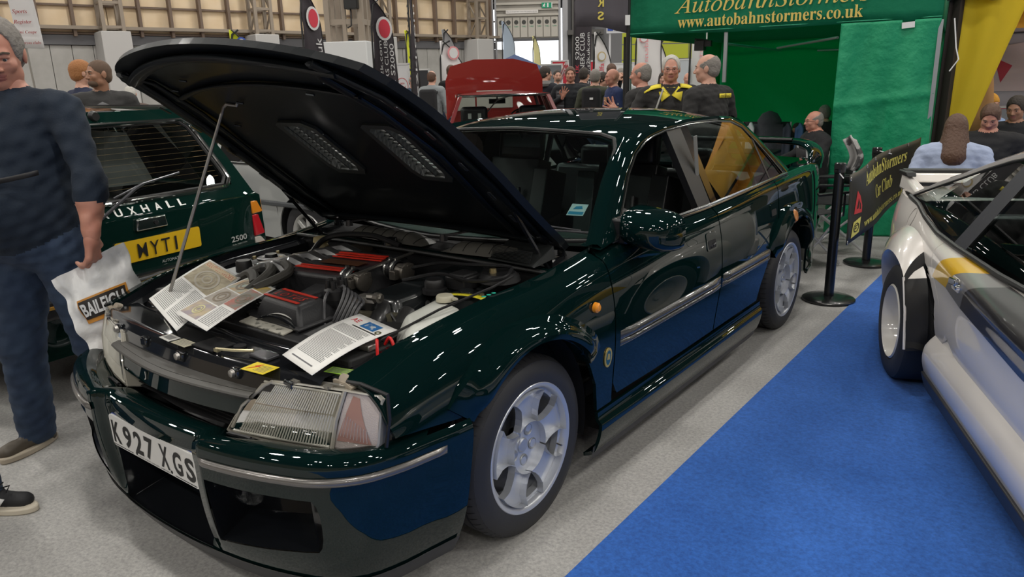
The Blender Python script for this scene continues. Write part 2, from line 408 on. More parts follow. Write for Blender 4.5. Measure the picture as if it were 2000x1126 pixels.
b.prism([(-.18,-.07),(-.15,-.07),(-.12,-.02),(-.10,-.08),(-.07,-.08),(-.09,.0),(-.06,.02),(-.07,.04),(-.11,.05),(-.16,.02)],fr,.04,.045); b.prism([(-.10,.045),(-.07,.045),(-.07,.085),(-.10,.085)],fr,.04,.045); b.prism([(.02,-.09),(.08,-.09),(.08,.09),(.02,.09)],fr,.04,.045); b.prism([(.21,-.11),(.25,-.11),(.25,.11),(.21,.11)],fr,.04,.045); b.build('exit_symbol',WHITE,ex)
b=B(); b.hexa([wb(-1,0,-3.),wb(5,0,-3.),wb(5,0,-3.1),wb(-1,0,-3.1)],[wb(-1,5,-3.),wb(5,5,-3.),wb(5,5,-3.1),wb(-1,5,-3.1)]); b.build('outside_sky',mat('daylight_outside',(.8,.85,.9),.9,emit=(.93,.97,1,1.15)),kind='structure')
b=B(); bbox(b,.8,2.9,2.0,2.04,-2.8,-2.7); b.build('window_1',mat('pale_rail',(.45,.5,.62),.6),kind='structure')
# other hall walls (behind the camera and to the right), far off; tops coloured dark to dim reflections
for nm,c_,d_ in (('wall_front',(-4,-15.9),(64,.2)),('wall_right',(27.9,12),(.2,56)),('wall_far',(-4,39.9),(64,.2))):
    b=B().mat(mat('warm_far_wall',(.30,.25,.19),.8)); b.box((*c_,2.4),(*d_,4.8)); b.mat(mat('darkened_wall')); b.box((*c_,6.6),(*d_,3.6)); b.build(nm,None,kind='structure')
# --- near square lattice column on a white plinth
bc=at(692,150,19); bc.z=0
t=thing('lattice_column','tall square brown lattice column on a white boxed plinth','column',tuple(bc),R(30)); t['kind']='structure'
b=B()
for x in (-.42,.42):
    for y in (-.42,.42): b.box((x,y,5.5),(.13,.13,8.8)); 
for x,y in ((0,-.42),(0,.42),(-.42,0),(.42,0)): b.box((x,y,5.5),(.09,.09,8.8))
for k in range(12):
    z=1.2+k*.95
    for x,y,dx,dy in ((0,-.42,.8,.08),(0,.42,.8,.08),(-.42,0,.08,.8),(.42,0,.08,.8)): b.box((x,y,z),(dx,dy,.13))
b.build('lattice',BRNL,t); b=B(); b.box((0,0,1.32),(1.12,1.12,2.64)); b.build('plinth_box',mat('white_boxing',(.60,.61,.62),.6),t,bevel=.02)
b=B(); b.box((.25,-.50,3.85),(.34,.26,.95),(0,0,0)); b.build('black_case',BLACK,t,bevel=.02); b=B(); b.tube([(.1,-.5,2.95),(.2,-.52,3.0),(.22,-.52,3.3),(.2,-.5,3.4)],.02,6); b.build('cable',BLACK,t)
# ================================================================ BANNERS AND FLAGS
def feather(name,base,h,wd,face,clothm,label,cat='flag',polem=BLACK,z0=1.0,rounded=.35,group=None,ang=0):
    """feather flag: curved pole with a cloth to one side; face = heading of the cloth (radians); returns root and a cloth frame"""
    t=thing(name,label,cat,(base[0],base[1],0),face,group); n=14
    def edge(v): # outer edge width fraction at height v
        return 1-max(0,(v-(1-rounded))/rounded)**2.2*.92
    b=B(); b.tube([(0,0,0),(0,0,h*.6),(.01,0,h*.85),(wd*.15,0,h*.97),(wd*.4,0,h)],.018,6); b.build('pole',polem,t); 
    b=B(); b.grid(lambda u,v:(.02+u*wd*edge(v),.03*math.sin(v*7+u*3),z0+(h-z0)*v*(1-.00*u)),6,n); b.build('cloth',clothm,t,solid=.004)
    b=B(); b.tube([(.02+wd*edge(v/20),.03*math.sin(v/20*7+3),z0+(h-z0)*v/20) for v in range(21)],.012,5); b.build('cloth_hem',polem,t)
    b=B(); b.box((0,0,.02),(.6,.06,.04)); b.box((0,0,.02),(.06,.6,.04)); b.build('foot',BLACK,t)
    return t
def vtext(par,s_,x,z,h,w,m,mirror=False,y=-.02,name='lettering',serif_=False,both_=True):
    b=B(); sg=-1 if mirror else 1; zz=serif(s_) if serif_ else s_
    text(b,zz,lambda u,v,d:(x-v*sg,y,z+u),w=h,h=w); text(b,zz,lambda u,v,d:(x-v*sg,-y+.02,z+u),w=h,h=w); return b.build(name,m,par)
FBLK=mat('black_flag_cloth',(.035,.028,.035),.8); FWHT=mat('white_flag_cloth',(.66,.64,.64),.8); FYEL=mat('lime_flag_cloth',(.62,.66,.03),.8); TW=mat('flag_white_print',(.7,.7,.7),.7); TR=mat('flag_red_print',(.62,.04,.07),.7); TPK=mat('flag_pink_print',(.75,.30,.32),.7)
VH=math.atan2(-_r.x,_r.y)  # unused helper heading
def facing(turn=0): return math.atan2(_r.y,_r.x)+turn   # cloth runs along the camera's right
def fb(px,d): p=at(px,170,d); return (p.x,p.y)
def discs(par,x,z,rx,rz,m1,m2,y=-.03):
    for yy in (y,.03-y*.0+.02):
        b=B(); n=20; b.add([(x+rx*math.cos(2*PI*k/n),yy,z+rz*math.sin(2*PI*k/n)) for k in range(n)],[tuple(range(n))]); b.build('badge_ring',m1,par); b=B(); b.add([(x+rx*.72*math.cos(2*PI*k/n),yy*1.12-.001,z+rz*.78*math.sin(2*PI*k/n)) for k in range(n)],[tuple(range(n))]); b.build('badge_disc',m2,par)
d_=14.4; fl=feather('feather_flag',fb(600,d_),3.42,.75,facing(R(73)),FBLK,'black feather flag with a red round badge, seen nearly edge-on above the raised bonnet','flag'); discs(fl,.36,2.85,.24,.22,TW,TR,-.05); vtext(fl,'s2000uk',.50,2.0,1.0,.22,TW,y=-.05); vtext(fl,'www',.22,1.9,.6,.16,TW,y=-.05)
fl=feather('feather_flag',fb(733,d_),3.15,.60,facing(R(55)),FBLK,'black feather flag reading OWNERS CLUB S2000 beside the white plinth','flag'); discs(fl,.30,2.62,.22,.22,TW,TR,-.05)
vtext(fl,'UK S2000',.47,1.85,1.0,.12,TW,y=-.05); vtext(fl,'OWNERS CLUB',.31,1.75,1.3,.10,TW,y=-.05); vtext(fl,'www.s2k.com',.16,1.75,1.3,.08,TW,y=-.05)
fl=feather('feather_flag',fb(806,14),3.6,.45,facing(R(84)),FBLK,'very narrow black flag edge-on behind the lime yellow flag'); vtext(fl,'s2ki.com',.2,2.2,1.6,.14,TW,y=-.05)
fl=feather('feather_flag',fb(797,17),2.75,.55,facing(R(70)),FYEL,'narrow lime yellow feather flag by the dark panels'); 
fl=feather('feather_flag',fb(458,13),2.55,.42,facing(R(20)),FYEL,'lime feather flag with a blue mark peeping over the bonnet top',rounded=.5); discs(fl,.2,2.3,.1,.13,mat('flag_blue',(.03,.08,.4),.7),TW,-.05)
fl=feather('feather_flag',fb(862,16),2.45,.62,facing(R(30)),FWHT,'white feather flag with pink lettering standing left of the red bonnet',rounded=.6); discs(fl,.3,2.2,.14,.14,TPK,TW,-.05); vtext(fl,'www.classic',.3,1.5,.8,.1,TPK,y=-.05)
fl=feather('feather_flag',fb(868,17),2.75,.6,facing(R(60)),mat('grey_flag_cloth',(.30,.30,.31),.8),'grey feather flag just behind the white one'); vtext(fl,'register',.3,1.8,.9,.12,TW,y=-.05)
fl=feather('feather_flag',fb(983,26),3.6,.7,facing(R(50)),mat('pale_blue_flag',(.40,.48,.60),.8),'pale blue feather flag standing in the bright doorway'); fl=feather('feather_flag',fb(1042,26),3.1,.7,facing(R(65)),mat('yellow_white_flag',(.75,.70,.35),.8),'yellow and white feather flag in the bright doorway')
# big black banner of the S2000 owners behind the crowd
t=thing('tall_banner','tall black banner with UK S2000 OWNERS CLUB written upward behind the crowd','banner',(*fb(1135,15.5),0),facing(R(18)))
b=B(); b.grid(lambda u,v:(-.20+.40*u+.04*v,.02*math.sin(v*5),.8+2.3*v),4,10); b.build('cloth',FBLK,t,solid=.004); b=B(); b.tube([(-.17,0,0),(-.14,0,3.2)],.02,6); b.build('pole',BLACK,t)
b=B(); text(b,'OWNERS CLUB',lambda u,v,d:(.01-v,-.04,2.0+u),w=1.0,h=.10); text(b,'www.s2k.uk.com',lambda u,v,d:(.14-v,-.04,1.98+u),w=1.05,h=.07); text(b,'S2000',lambda u,v,d:(-.10-v,-.04,2.2+u),w=.45,h=.085); b.build('lettering',TW,t); b=B(); text(b,'UK',lambda u,v,d:(-.10-v,-.04,1.80+u),w=.16,h=.085); b.build('red_word',TR,t)
fl=feather('feather_flag',fb(1159,14.5),2.45,.36,facing(R(15)),FWHT,'small white feather flag with a round crest beside the tall black banner',rounded=.5); discs(fl,.15,2.0,.09,.09,mat('crest_gold',(.55,.42,.2),.7),TW,-.05); vtext(fl,'Alfa',.15,1.75,.25,.1,TR,y=-.05)
fl=feather('feather_flag',fb(1240,14.2),2.6,.52,facing(R(15)),FWHT,'white feather flag with red website lettering seen left of the two standing men',rounded=.2); vtext(fl,'moc.straps',.2,1.9,.75,.09,TPK,y=-.05,mirror=True); discs(fl,.14,2.28,.09,.06,TPK,TW,-.05)
fl=feather('feather_flag',fb(1345,12.6),2.5,.42,facing(R(15)),FWHT,'white feather flag with red lettering between the two standing men',rounded=.25); vtext(fl,'parts.co',.2,1.95,.7,.09,TPK,y=-.05)
fl=feather('feather_flag',fb(1282,15.5),2.3,.30,facing(R(15)),FWHT,'short white feather flag just left of the man with the yellow collar',rounded=.7)
# grey hanging banner with mirrored yellow letters, from the tent's corner
t=thing('hanging_banner','dark grey cloth banner with mirrored yellow letters R and S hung from the tent corner','banner',(*fb(1226,8.0),0),facing(0))
b=B(); b.grid(lambda u,v:(-.56+.55*u,.03*math.sin(u*9+v*2),2.10+.02*math.sin(u*4)-.06*u+.9*v),10,6); b.build('cloth',mat('charcoal_banner_cloth',(.10,.09,.105),.8),t,solid=.004)
for ch,z_ in (('R',2.33),('S',2.20),('E',2.46)): b=B(); text(b,ch,lambda u,v,d:(-.30-u,-.045,z_+v),w=.065,h=.085,bold=.02); b.build('yellow_letter',mat('letter_yellow',(.75,.62,.12),.6),t)
b=B(); b.tube([(0,.02,0),(0,.02,3.2)],.022,8); b.build('pole',BLACK,t); b=B(); b.box((-.02,-.05,2.15),(.05,.01,.10)); b.build('tag',WHITE,t)
# white hanging club banner top left
t=thing('hanging_banner','white cloth banner with red script words hanging before the cream wall','banner',(*fb(76,9),0),facing(R(12)))
b=B(); b.grid(lambda u,v:(-.13+.27*u-.05*v,.01*math.sin(v*6),2.10-.02*u+.95*v),4,8); b.build('cloth',FWHT,t,solid=.004); b=B(); b.tube([(-.01,.03,0),(-.10,.03,3.2)],.012,6); b.build('pole',STEEL,t)
for k,(wd_,s_) in enumerate((( .10,'Sports'),(.12,'Register'),(.15,'Mini Coupe'),(.17,'& Marcos clubs'))):
    b=B(); text(b,serif(s_,0x1D468),lambda u,v,d,k=k:(-.01+u-.012*(3-k)*1,-.03,2.58-.115*k+v-.08),w=wd_*1.6); b.build('script_line',mat('dark_red_print',(.30,.02,.02),.7),t)
# exhibition boards
def board(px,d,w_,h_,m,label,turn=0,z0=0,name='display_board',cat='board'):
    p=at(px,170,d); t=thing(name,label,cat,(p.x,p.y,0),facing(turn)); b=B(); b.box((0,0,z0+h_/2),(w_,.03,h_)); b.build('panel',m,t); b=B()
    for x in (-w_/2,w_/2): b.box((x,0,(z0+h_)/2),(.04,.05,z0+h_))
    b.box((0,0,z0+h_),(w_+.04,.05,.04)); b.build('frame',mat('pale_frame',(.55,.55,.55),.5),t); return t
GREYB=mat('grey_loop_board',(.14,.15,.16),.85); REDB=mat('red_board',(.50,.02,.04),.6); WHTB=mat('white_board',(.62,.62,.63),.6)
t=board(786,16,.32,2.0,WHTB,'white roller banner with a round red emblem near the bonnet edge',name='roller_banner',cat='banner'); n=24
b=B(); b.add([(r_*math.cos(2*PI*k/n),-.02,1.55+r_*1.3*math.sin(2*PI*k/n)) for r_ in (.13,.12) for k in range(n)],[(k,(k+1)%n,n+(k+1)%n,n+k) for k in range(n)]); b.add([(-.07,-.02,1.55),(-.05,-.02,1.45),(.05,-.02,1.45),(.07,-.02,1.55),(.02,-.02,1.50),(-.02,-.02,1.50)],[(0,1,2,3,4,5)]); text(b,'S800',lambda u,v,d:(u,-.021,1.60+v),w=.10); b.build('emblem',mat('emblem_red',(.5,.04,.04),.6),t)
board(768,18,.36,1.9,mat('near_black_board',(.03,.03,.035),.8),'plain black display board left of the roller banner'); board(822,19.5,.46,1.95,mat('near_black_board'),'plain black display board right of the roller banner')
board(700,15,.9,1.75,mat('photo_board',(.45,.38,.36),.6,noise=(3,(.25,.05,.05),(.5,.6))),'display board with a red and white photo just behind the bonnet')
board(1078,20,.55,2.0,GREYB,'grey display board right of the blue canopy'); board(1094,20.5,.45,2.1,REDB,'red display board behind the grey puffer jacket man'); board(1160,21.5,.55,2.1,REDB,'red display board with white letters behind the crowd'); board(1180,21,.32,2.0,GREYB,'grey display board beside the red one behind the crowd'); board(1207,21,.6,2.0,WHTB,'white display board left of the tent pole'); board(1255,22.5,.65,2.05,WHTB,'white display board right of the tent pole'); board(1330,22.5,1.0,2.1,mat('pale_grey_board',(.42,.45,.48),.7),'pale grey display board between the standing men')
b=B(); 
# green and yellow food stand with its fascia
t=thing('food_stand','lime green stand fascia with white food lettering behind the tent opening','stand',(*fb(1320,24),0),facing(0)); b=B()
for k,(z0,z1) in enumerate(((1.75,2.15),(2.18,2.62),(2.65,3.3))):
    for x0,x1 in ((-1.75,-1.10),(-1.07,.35),(.38,1.6)): b=B(); b.box(((x0+x1)/2,0,(z0+z1)/2),(x1-x0,.08,z1-z0)); b.build('fascia_panel',mat('lime_fascia',(.42,.46,.03),.5),t)
b=B(); text(b,'Seafood - Meats',lambda u,v,d:(u-.05,-.06,2.83+v),w=1.9,h=.20,bold=.02); b.build('fascia_lettering',WHITE,t); b=B(); b.box((0,.3,.875),(3.4,.5,1.75)); b.build('counter',mat('pale_counter',(.5,.48,.42),.6),t)
p=at(1205,55,22); t=thing('insurance_sign','small white INSURANCE sign under the grey banner','sign',(p.x,p.y,0),facing(0)); b=B(); b.box((0,0,p.z),(.62,.06,.28)); b.tube([(-.2,.05,0),(-.2,.05,p.z)],.03,6); b.build('sign_board',mat('sign_white',(.62,.63,.66),.5),t); b=B(); text(b,'INSURANCE',lambda u,v,d:(.10+u,-.04,p.z-.05+v),w=.36,h=.08); b.build('lettering',mat('print_grey'),t); b=B(); b.box((-.2,-.04,p.z),(.16,.01,.14)); b.build('logo_block',mat('flag_blue'),t)
b=B(); p=at(1148,90,21); t=board(1148,21,.12,2.75,WHTB,'slim white banner with red letters behind the small feather flag',name='roller_banner',cat='banner')
p=at(952,108,33); b=B(); b.box(tuple(p),(.03,.45,.55),(0,0,R(-50))); props(b.build('wall_notice',mat('notice_tan',(.5,.38,.25),.6)),'framed tan notice on the concrete wall by the shutter','sign')
p=at(958,117,33); b=B(); b.box(tuple(p),(.03,.14,.22),(0,0,R(-50))); props(b.build('call_point',mat('bright_red_plastic',(.7,.02,.03),.4)),'small red fire call point beside the shutter frame','alarm')
# blue canopy
p=at(1006,170,22); t=thing('canopy','blue pop-up canopy standing in front of the bright doorway','canopy',(p.x,p.y,0),facing(R(20))); b=B(); CB=mat('blue_canopy_cloth',(.045,.075,.17),.8)
b.add([(-.85,-.85,1.85),(.85,-.85,1.85),(.85,.85,1.85),(-.85,.85,1.85),(-.25,-.25,2.22),(.25,-.25,2.22),(.25,.25,2.22),(-.25,.25,2.22),(0,0,2.36)],[(0,1,5,4),(1,2,6,5),(2,3,7,6),(3,0,4,7),(4,5,8),(5,6,8),(6,7,8),(7,4,8)]); b.build('roof_cloth',CB,t,ang=10)
b=B(); [b.add([(x0,y0,1.85),(x1,y1,1.85),(x1,y1,1.55),(x0,y0,1.55)],[(0,1,2,3)]) for x0,y0,x1,y1 in ((-.85,-.85,.85,-.85),(.85,-.85,.85,.85),(.85,.85,-.85,.85),(-.85,.85,-.85,-.85))]; b.build('valance',mat('navy_canopy_cloth',(.02,.04,.11),.8),t)
for x in(-.85,.85):
    for y in (-.85,.85): b=B(); b.tube([(x,y,0),(x,y,1.85)],.02,6); b.build('leg',STEEL,t)
# balloons on sticks
for px,py,col,nm in ((950,128,(.45,.25,.60),'lilac'),(939,136,(.75,.45,.15),'orange'),(915,134,(.65,.40,.42),'pink')):
    p=at(px,py,17); t=thing('balloon',f'{nm} balloon floating above the red bonnet','balloon',(p.x,p.y,0)); b=B(); b.lathe([(.001,-.10),(.02,-.085),(.06,-.04),(.072,.01),(.06,.055),(.03,.075),(.001,.08)],14,(0,0,p.z)); b.build('skin',mat(nm+'_balloon',col,.3),t); b=B(); b.tube([(0,0,p.z-.1),(0,.0,.0)],.003,4); b.build('string',WHITE,t)
# ================================================================ CLUB TENT
TD=Vector((.9922,.1245,0)); TN=Vector((-.1245,.9922,0)); T0=Vector((-1.89,5.70,0))
tent=thing('gazebo_tent','large green club tent with yellow lettering on its valance','tent',tuple(T0),math.atan2(TD.y,TD.x))
GRN=mat('green_tent_cloth',(.004,.27,.13),.75,bump=(3.5,.5,.05)); GRNI=mat('deep_green_tent_lining',(.004,.42,.18),.8,bump=(2.5,.3,.05)); translucent(GRN,.4); translucent(GRNI,.5); TUBE=mat('tent_aluminium',(.52,.56,.60),.35,.8)
b=B(); b.grid(lambda u,v:(-.02+2.98*u,-.01+.012*math.sin(u*26)*(1-v),2.0+.50*v+.008*math.sin(u*11)),40,5); vl=b.build('front_valance',GRN,tent,solid=.004)
b=B(); b.tube([(-.02,-.012,2.025),(2.96,-.012,2.025)],.006,4); b.tube([(2.66,-.016,2.0),(2.66,-.016,2.5)],.004,4); b.build('valance_seam',mat('pale_green_seam',(.03,.30,.17),.7),vl)
GOLD=mat('gold_lettering',(.72,.55,.13),.6)
b=B(); text(b,serif('www.autobahnstormers.co.uk'),lambda u,v,d:(1.425+u,-.032,2.115+v),w=1.77,h=.115); b.build('lettering',GOLD,vl)
b=B(); text(b,serif('AutobahnStormers',0x1D434).replace(chr(0x210E),chr(0x210E)),lambda u,v,d:(1.43+u,-.032,2.285+v),w=1.86,h=.17); b.build('lettering',GOLD,vl)
b=B(); b.grid(lambda u,v:(-.02,3.0*u,2.0+.5*v),6,3); b.grid(lambda u,v:(2.96,3.0*u,2.0+.5*v),6,3); b.grid(lambda u,v:(2.98*u,3.0,2.0+.5*v),6,3); b.build('side_valance',GRN,tent,solid=.004)
b=B(); b.add([(-.02,0,2.5),(2.96,0,2.5),(2.96,3,2.5),(-.02,3,2.5),(1.47,1.5,3.35)],[(0,1,4),(1,2,4),(2,3,4),(3,0,4)]); b.build('tent_roof',GRN,tent,ang=5)
b=B(); b.grid(lambda u,v:(.15+2.8*u,2.97+.02*math.sin(u*14+v*3),2.02*v),16,6); b.build('back_wall',GRNI,tent,solid=.004)
b=B(); b.grid(lambda u,v:(2.93+.01*math.sin(u*9),.05+2.9*u,2.02*v),8,5); b.build('right_wall',GRNI,tent,solid=.004)
b=B(); b.grid(lambda u,v:(.18+.04*math.sin(u*20),2.2+.75*u,2.02*v),8,4); b.build('left_curtain',GRNI,tent,solid=.004)
random.seed(3)
def cur(u,v):
    z=2.01*v; sag=.05*math.sin(u*9+v*2)*math.sin(PI*v)+.03*math.sin(u*17-v*7)+.05*math.exp(-((v-.62-.06*u)/.02)**2)*.5+.04*math.exp(-((v-.27)/.02)**2)*(1-u)
    return (2.13+.83*u+(.06*(1-v)**2 if u>.5 else -.0),-.03-sag*.7,max(z,.01))
b=B(); b.grid(cur,40,80); b.build('front_curtain',mat('crumpled_green_cloth',(.005,.29,.13),.6,bump=(9,.7,.03)),tent,solid=.004)
for x,y in ((0,0),(2.96,0),(0,3),(2.96,3),(1.04,.02)):
    t_=B(); t_.box((x+.0,y+.0,1.0 if x!=1.04 else 1.75),(.035,.035,2.0 if x!=1.04 else .5)); t_.build('leg',TUBE,tent)
b=B(); b.box((-.045,-.02,1.0),(.03,.03,2.0)); b.build('sleeve',BLACK,tent)
b=B()
for a_,c_ in (((0,.03,2.06),(2.96,.03,2.06)),((0,3,1.9),(2.96,3,1.9)),((1.3,1.3,1.86),(2.1,.05,1.89)),((1.04,.05,1.88),(1.04,2.9,1.88)),((1.5,2.9,1.86),(2.9,2.9,1.86))): b.tube([a_,c_],.014,6)
b.build('truss_bar',TUBE,tent)
b=B(); b.box((.72,.2,1.88),(.10,.10,.10)); b.box((.80,.2,1.90),(.08,.06,.06)); b.tube([(.66,.2,1.95),(.80,.2,1.93)],.012,6); b.build('clamp_lamp',BLACK,tent)
b=B(); b.box((2.70,-.04,1.965),(.105,.006,.052),(0,R(-4),0)); b.build('paper_tag',WHITE,tent); b=B(); b.box((-.03,-.05,2.12),(.012,.006,.06)); b.build('corner_tag',WHITE,tent)
b=B(); b.tube([(3.06,-.05,2.0),(3.10,-.06,1.75),(3.13,-.06,1.65),(3.07,-.06,1.55)],.006,5); b.build('tie_cord',WHITE,tent)
# black and yellow drapes right of the tent, orange canopy behind
def tp(u,y,z): return T0+TD*u+TN*y+V(0,0,z)
b=B(); b.grid(lambda u,v:tp(2.985+.12*u+.10*(v-.3)*.3,.30+.03*math.sin(u*7),.02+2.6*v),4,8); props(b.build('black_drape',mat('black_drape_cloth',(.03,.022,.018),.85),solid=.006),'black cloth drape hanging between the green tent and the yellow drape','drape')
YC=translucent(mat('yellow_drape_cloth',(.80,.63,.035),.8,bump=(2,.25,.05)),.4)
def yd(u,v):
    z=.72+2.0*v; l=3.04+.10*v; r_=3.22+.56*v**1.05; return tp(l+(r_-l)*u,.34+.04*math.sin(u*9)*v,z)
b=B(); b.grid(yd,14,16); props(b.build('yellow_drape',YC,solid=.006),'bright yellow cloth drape gathered downward beside the black drape','drape')
b=B(); b.grid(lambda u,v:tp(2.98+.42*u,.26,2.17+.02*math.sin(u*5)+.45*v),6,3); props(b.build('valance_cloth',mat('charcoal_banner_cloth'),solid=.004),'dark grey cloth valance above the yellow drape','valance')
OR=mat('orange_canopy_cloth',(.72,.33,.03),.8)
ot=thing('orange_canopy','orange canopy valance behind the yellow drape, right edge','canopy',tuple(tp(4.0,1.8,0)),math.atan2(TD.y,TD.x)+R(6))
b=B(); b.grid(lambda u,v:(-.7+2.6*u,0+.02*math.sin(u*20),2.17+.5*v),16,3); b.build('valance',mat('yellow_orange_cloth',(.80,.46,.06),.8),ot,solid=.004)
b=B(); b.grid(lambda u,v:(-.7+2.6*u,.25,1.98+.2*v),6,2); b.build('inner_band',OR,ot); b=B(); b.add([(-.7,0,2.67),(1.9,0,2.67),(1.9,2.5,2.67),(-.7,2.5,2.67),(.6,1.2,3.3)],[(0,1,4),(1,2,4),(2,3,4),(3,0,4)]); b.build('roof_cloth',OR,ot)
for x,y in ((-.68,.0),(1.88,0),(-.68,2.4),(1.88,2.4)): b=B(); b.tube([(x,y,0),(x,y,2.2)],.02,6); b.build('leg',STEEL,ot)
b=B(); b.grid(lambda u,v:tp(3.22+.30*u*(.4+.6*(1-v)),.75,.9+1.4*v),4,6); props(b.build('tan_drape',mat('tan_cloth',(.55,.30,.13),.8),solid=.005),'narrow tan cloth fold beside the yellow drape','drape')
# printed backdrop: a red and white car under bunting
bd=thing('printed_backdrop','printed backdrop with a red and white car picture at the right edge','backdrop',tuple(tp(4.6,3.2,0)),math.atan2(TD.y,TD.x)+R(4))
b=B(); b.box((0,.02,1.25),(2.8,.03,2.5)); b.build('panel',mat('lilac_grey_print',(.40,.36,.41),.6),bd)
def flat(par,name,m,polys,y=-.004): 
    b=B(); [b.add([(x,y,z) for x,z in p],[tuple(range(len(p)))]) for p in polys]; return b.build(name,m,par)
flat(bd,'print_green',mat('print_lime',(.36,.45,.10),.6),[[(-.3,2.45),(1.3,2.45),(1.3,2.05)]])
flat(bd,'print_black',mat('print_black',(.05,.045,.05),.6),[[(-1.3,1.98),(1.3,2.02),(1.3,2.0),(-1.3,1.96)],[(-.8,1.95),(.1,1.97),(.2,1.45),(-.1,1.35)],[(-.55,1.6),(-.5,1.6),(-.7,1.2),(-.75,1.2)]])
flat(bd,'print_pink',mat('print_pale_pink',(.62,.48,.50),.6),[[(-1.2,1.8),(-.6,1.9),(-.5,1.6),(-.7,1.3),(-1.2,1.3)],[(0,1.5),(.5,1.6),(.6,1.2),(.05,1.1)]],-.006)
flat(bd,'print_red',mat('print_crimson',(.50,.04,.07),.6),[[(-1.1,1.1),(-.5,1.12),(-.4,.95),(-.3,.80),(-1.2,.78)],[(0,1.35),(.6,1.4),(.6,1.28),(.0,1.24)],[(-1.1,1.7),(-.9,1.6),(-1.0,1.4)]],-.008)
flat(bd,'print_window',mat('print_windscreen',(.32,.32,.36),.5),[[(-1.05,1.08),(-.6,1.10),(-.55,.92),(-1.1,.90)]],-.010)
flat(bd,'print_white',mat('print_offwhite',(.66,.62,.62),.6),[[(-1.12,1.12),(-.55,1.14),(-.50,.90),(-.53,.90),(-.58,1.11),(-1.12,1.09)],[(.05,1.2),(.6,1.1),(.6,1.02),(.0,1.1)]],-.012)
for k,(x,z,c_) in enumerate(((-1.0,1.97,'w'),(-.72,1.99,'w'),(-.42,1.99,'r'),(-.12,1.98,'w'),(.2,1.98,'r'))):
    b=B(); p=at(1952+k*22,88+(k%2)*2,9.3); m_=mat('bunting_white',(.68,.66,.66),.7) if c_=='w' else mat('bunting_red',(.62,.03,.06),.7); r_=BT if 0 else TD
    b.prism([(-.075,0),(.075,0),(.0,-.20)],lambda u,v,h,p=p:p+TD*u+V(0,0,v)+TN*h,0,.003); o=b.build('bunting_flag',m_); props(o,['white pennant by the yellow drape','white pennant second from the drape','red pennant in the middle of the string','white pennant near the right edge','red pennant cut by the right edge'][k],'pennant','pennants on the string')
b=B(); b.tube([at(1938,84,9.3),at(2030,82,9.3)],.006,5); props(b.build('bunting_string',BLACK),'black string carrying the pennants','string')
# ================================================================ BARRIER
for (x,y,lab) in ((.922,3.50,'black barrier post beside the green saloon boot with the banner tied to it'),(.890,4.76,'black barrier post behind the club banner')):
    t=thing('barrier_post',lab,'post',(x,y,0),0,None)
    b=B(); b.lathe([(0,.0),(.175,.0),(.178,.006),(.178,.016),(.170,.022),(.09,.030),(.04,.036),(0,.036)],40); b.build('base',mat('barrier_black',(.010,.011,.012),.3,coat=.4),t)
    b=B(); b.lathe([(.0,.03),(.033,.03),(.033,.90),(.037,.905),(.037,.965),(.030,.972),(0,.972)],22); b.build('post_tube',mat('barrier_black'),t); b=B(); b.box((0,-.035,.945),(.05,.012,.03)); b.build('webbing_slot',BLACK,t)
BA0=V(.965,3.46,.0); BA1=V(1.03,5.62,0)
def bn(u,v,off=0):
    p=BA0.lerp(BA1,u); z=(.895+.10*u)+(-.48-.02*u)*(1-v)+.02*math.sin(u*8)*(1-v); return Vector((p.x+.035*math.sin(u*7+v*1.2)+off+.05*(1-v)*(1-u),p.y,z))
b=B(); b.grid(lambda u,v:bn(u,v),40,10); bo=b.build('club_banner',mat('black_vinyl_banner',(.030,.028,.018),.45),solid=.003); props(bo,'black vinyl club banner with yellow serif lettering tied between the barrier posts','banner')
YV=mat('banner_yellow',(.78,.70,.16),.5)
def bt(s_,u,v,w,h,ser=True): 
    b=B(); L=2.17
    text(b,serif(s_) if ser else s_,lambda a,c,d:bn(u+a/L,v+c/.49,.0035),w=w,h=h); b.build('lettering',YV,bo)
bt('AutobahnStormers',.50,.80,1.35,.105); bt('Car Club',.53,.47,.66,.10); bt('www.autobahnstormers.co.uk',.50,.15,1.50,.055)
b=B(); b.add([bn(u,v,.0045) for u,v in ((.045,.40),(.075,.72),(.105,.62),(.125,.46),(.12,.36))],[(0,1,2,3,4)]); b.build('red_emblem',mat('emblem_scarlet',(.62,.05,.05),.5),bo)
b=B(); b.add([bn(u,v,.0048) for u,v in ((.07,.45),(.088,.60),(.094,.55),(.085,.45))],[(0,1,2,3)]); b.add([bn(u,v,.0048) for u,v in ((.10,.42),(.095,.55),(.108,.50),(.112,.42))],[(0,1,2,3)]); b.build('emblem_gaps',mat('black_vinyl_banner'),bo)
b=B(); b.add([bn(u,v,.0045) for u,v in ((.03,.06),(.10,.08),(.115,.30),(.045,.28))],[(0,1,2,3)]); yq=b.build('yellow_square',YV,bo)
b=B(); n=16; b.add([bn(.072+r_*math.cos(2*PI*k/n),.18+r_*2.9*math.sin(2*PI*k/n),.006) for r_ in (.024,.019) for k in range(n)],[(k,(k+1)%n,n+(k+1)%n,n+k) for k in range(n)]); b.add([bn(u,v,.006) for u,v in ((.050,.165),(.075,.165),(.068,.20),(.094,.20),(.094,.215),(.06,.215),(.068,.18),(.050,.18))],[tuple(range(8))]); b.build('round_emblem',mat('ink_black'),yq)
b=B(); 
for u,v in ((.0,.96),(.22,.99),(.40,.99),(.6,.99),(.8,.99),(0,.05)): b.lathe([(.008,.0),(.012,.003),(.016,0)],10,M=Matrix.Translation(bn(u+.005,v-.02,.004))@Matrix.Rotation(R(90),4,'Y'))
b.build('eyelet',STEEL,bo)
for q_ in ([(.93,3.47,.90),(.96,3.46,.87)],[(.895,4.72,.95),(1.0,4.76,.92)]): b=B(); b.tube(q_,.004,5); b.build('cable_tie',WHITE,bo)
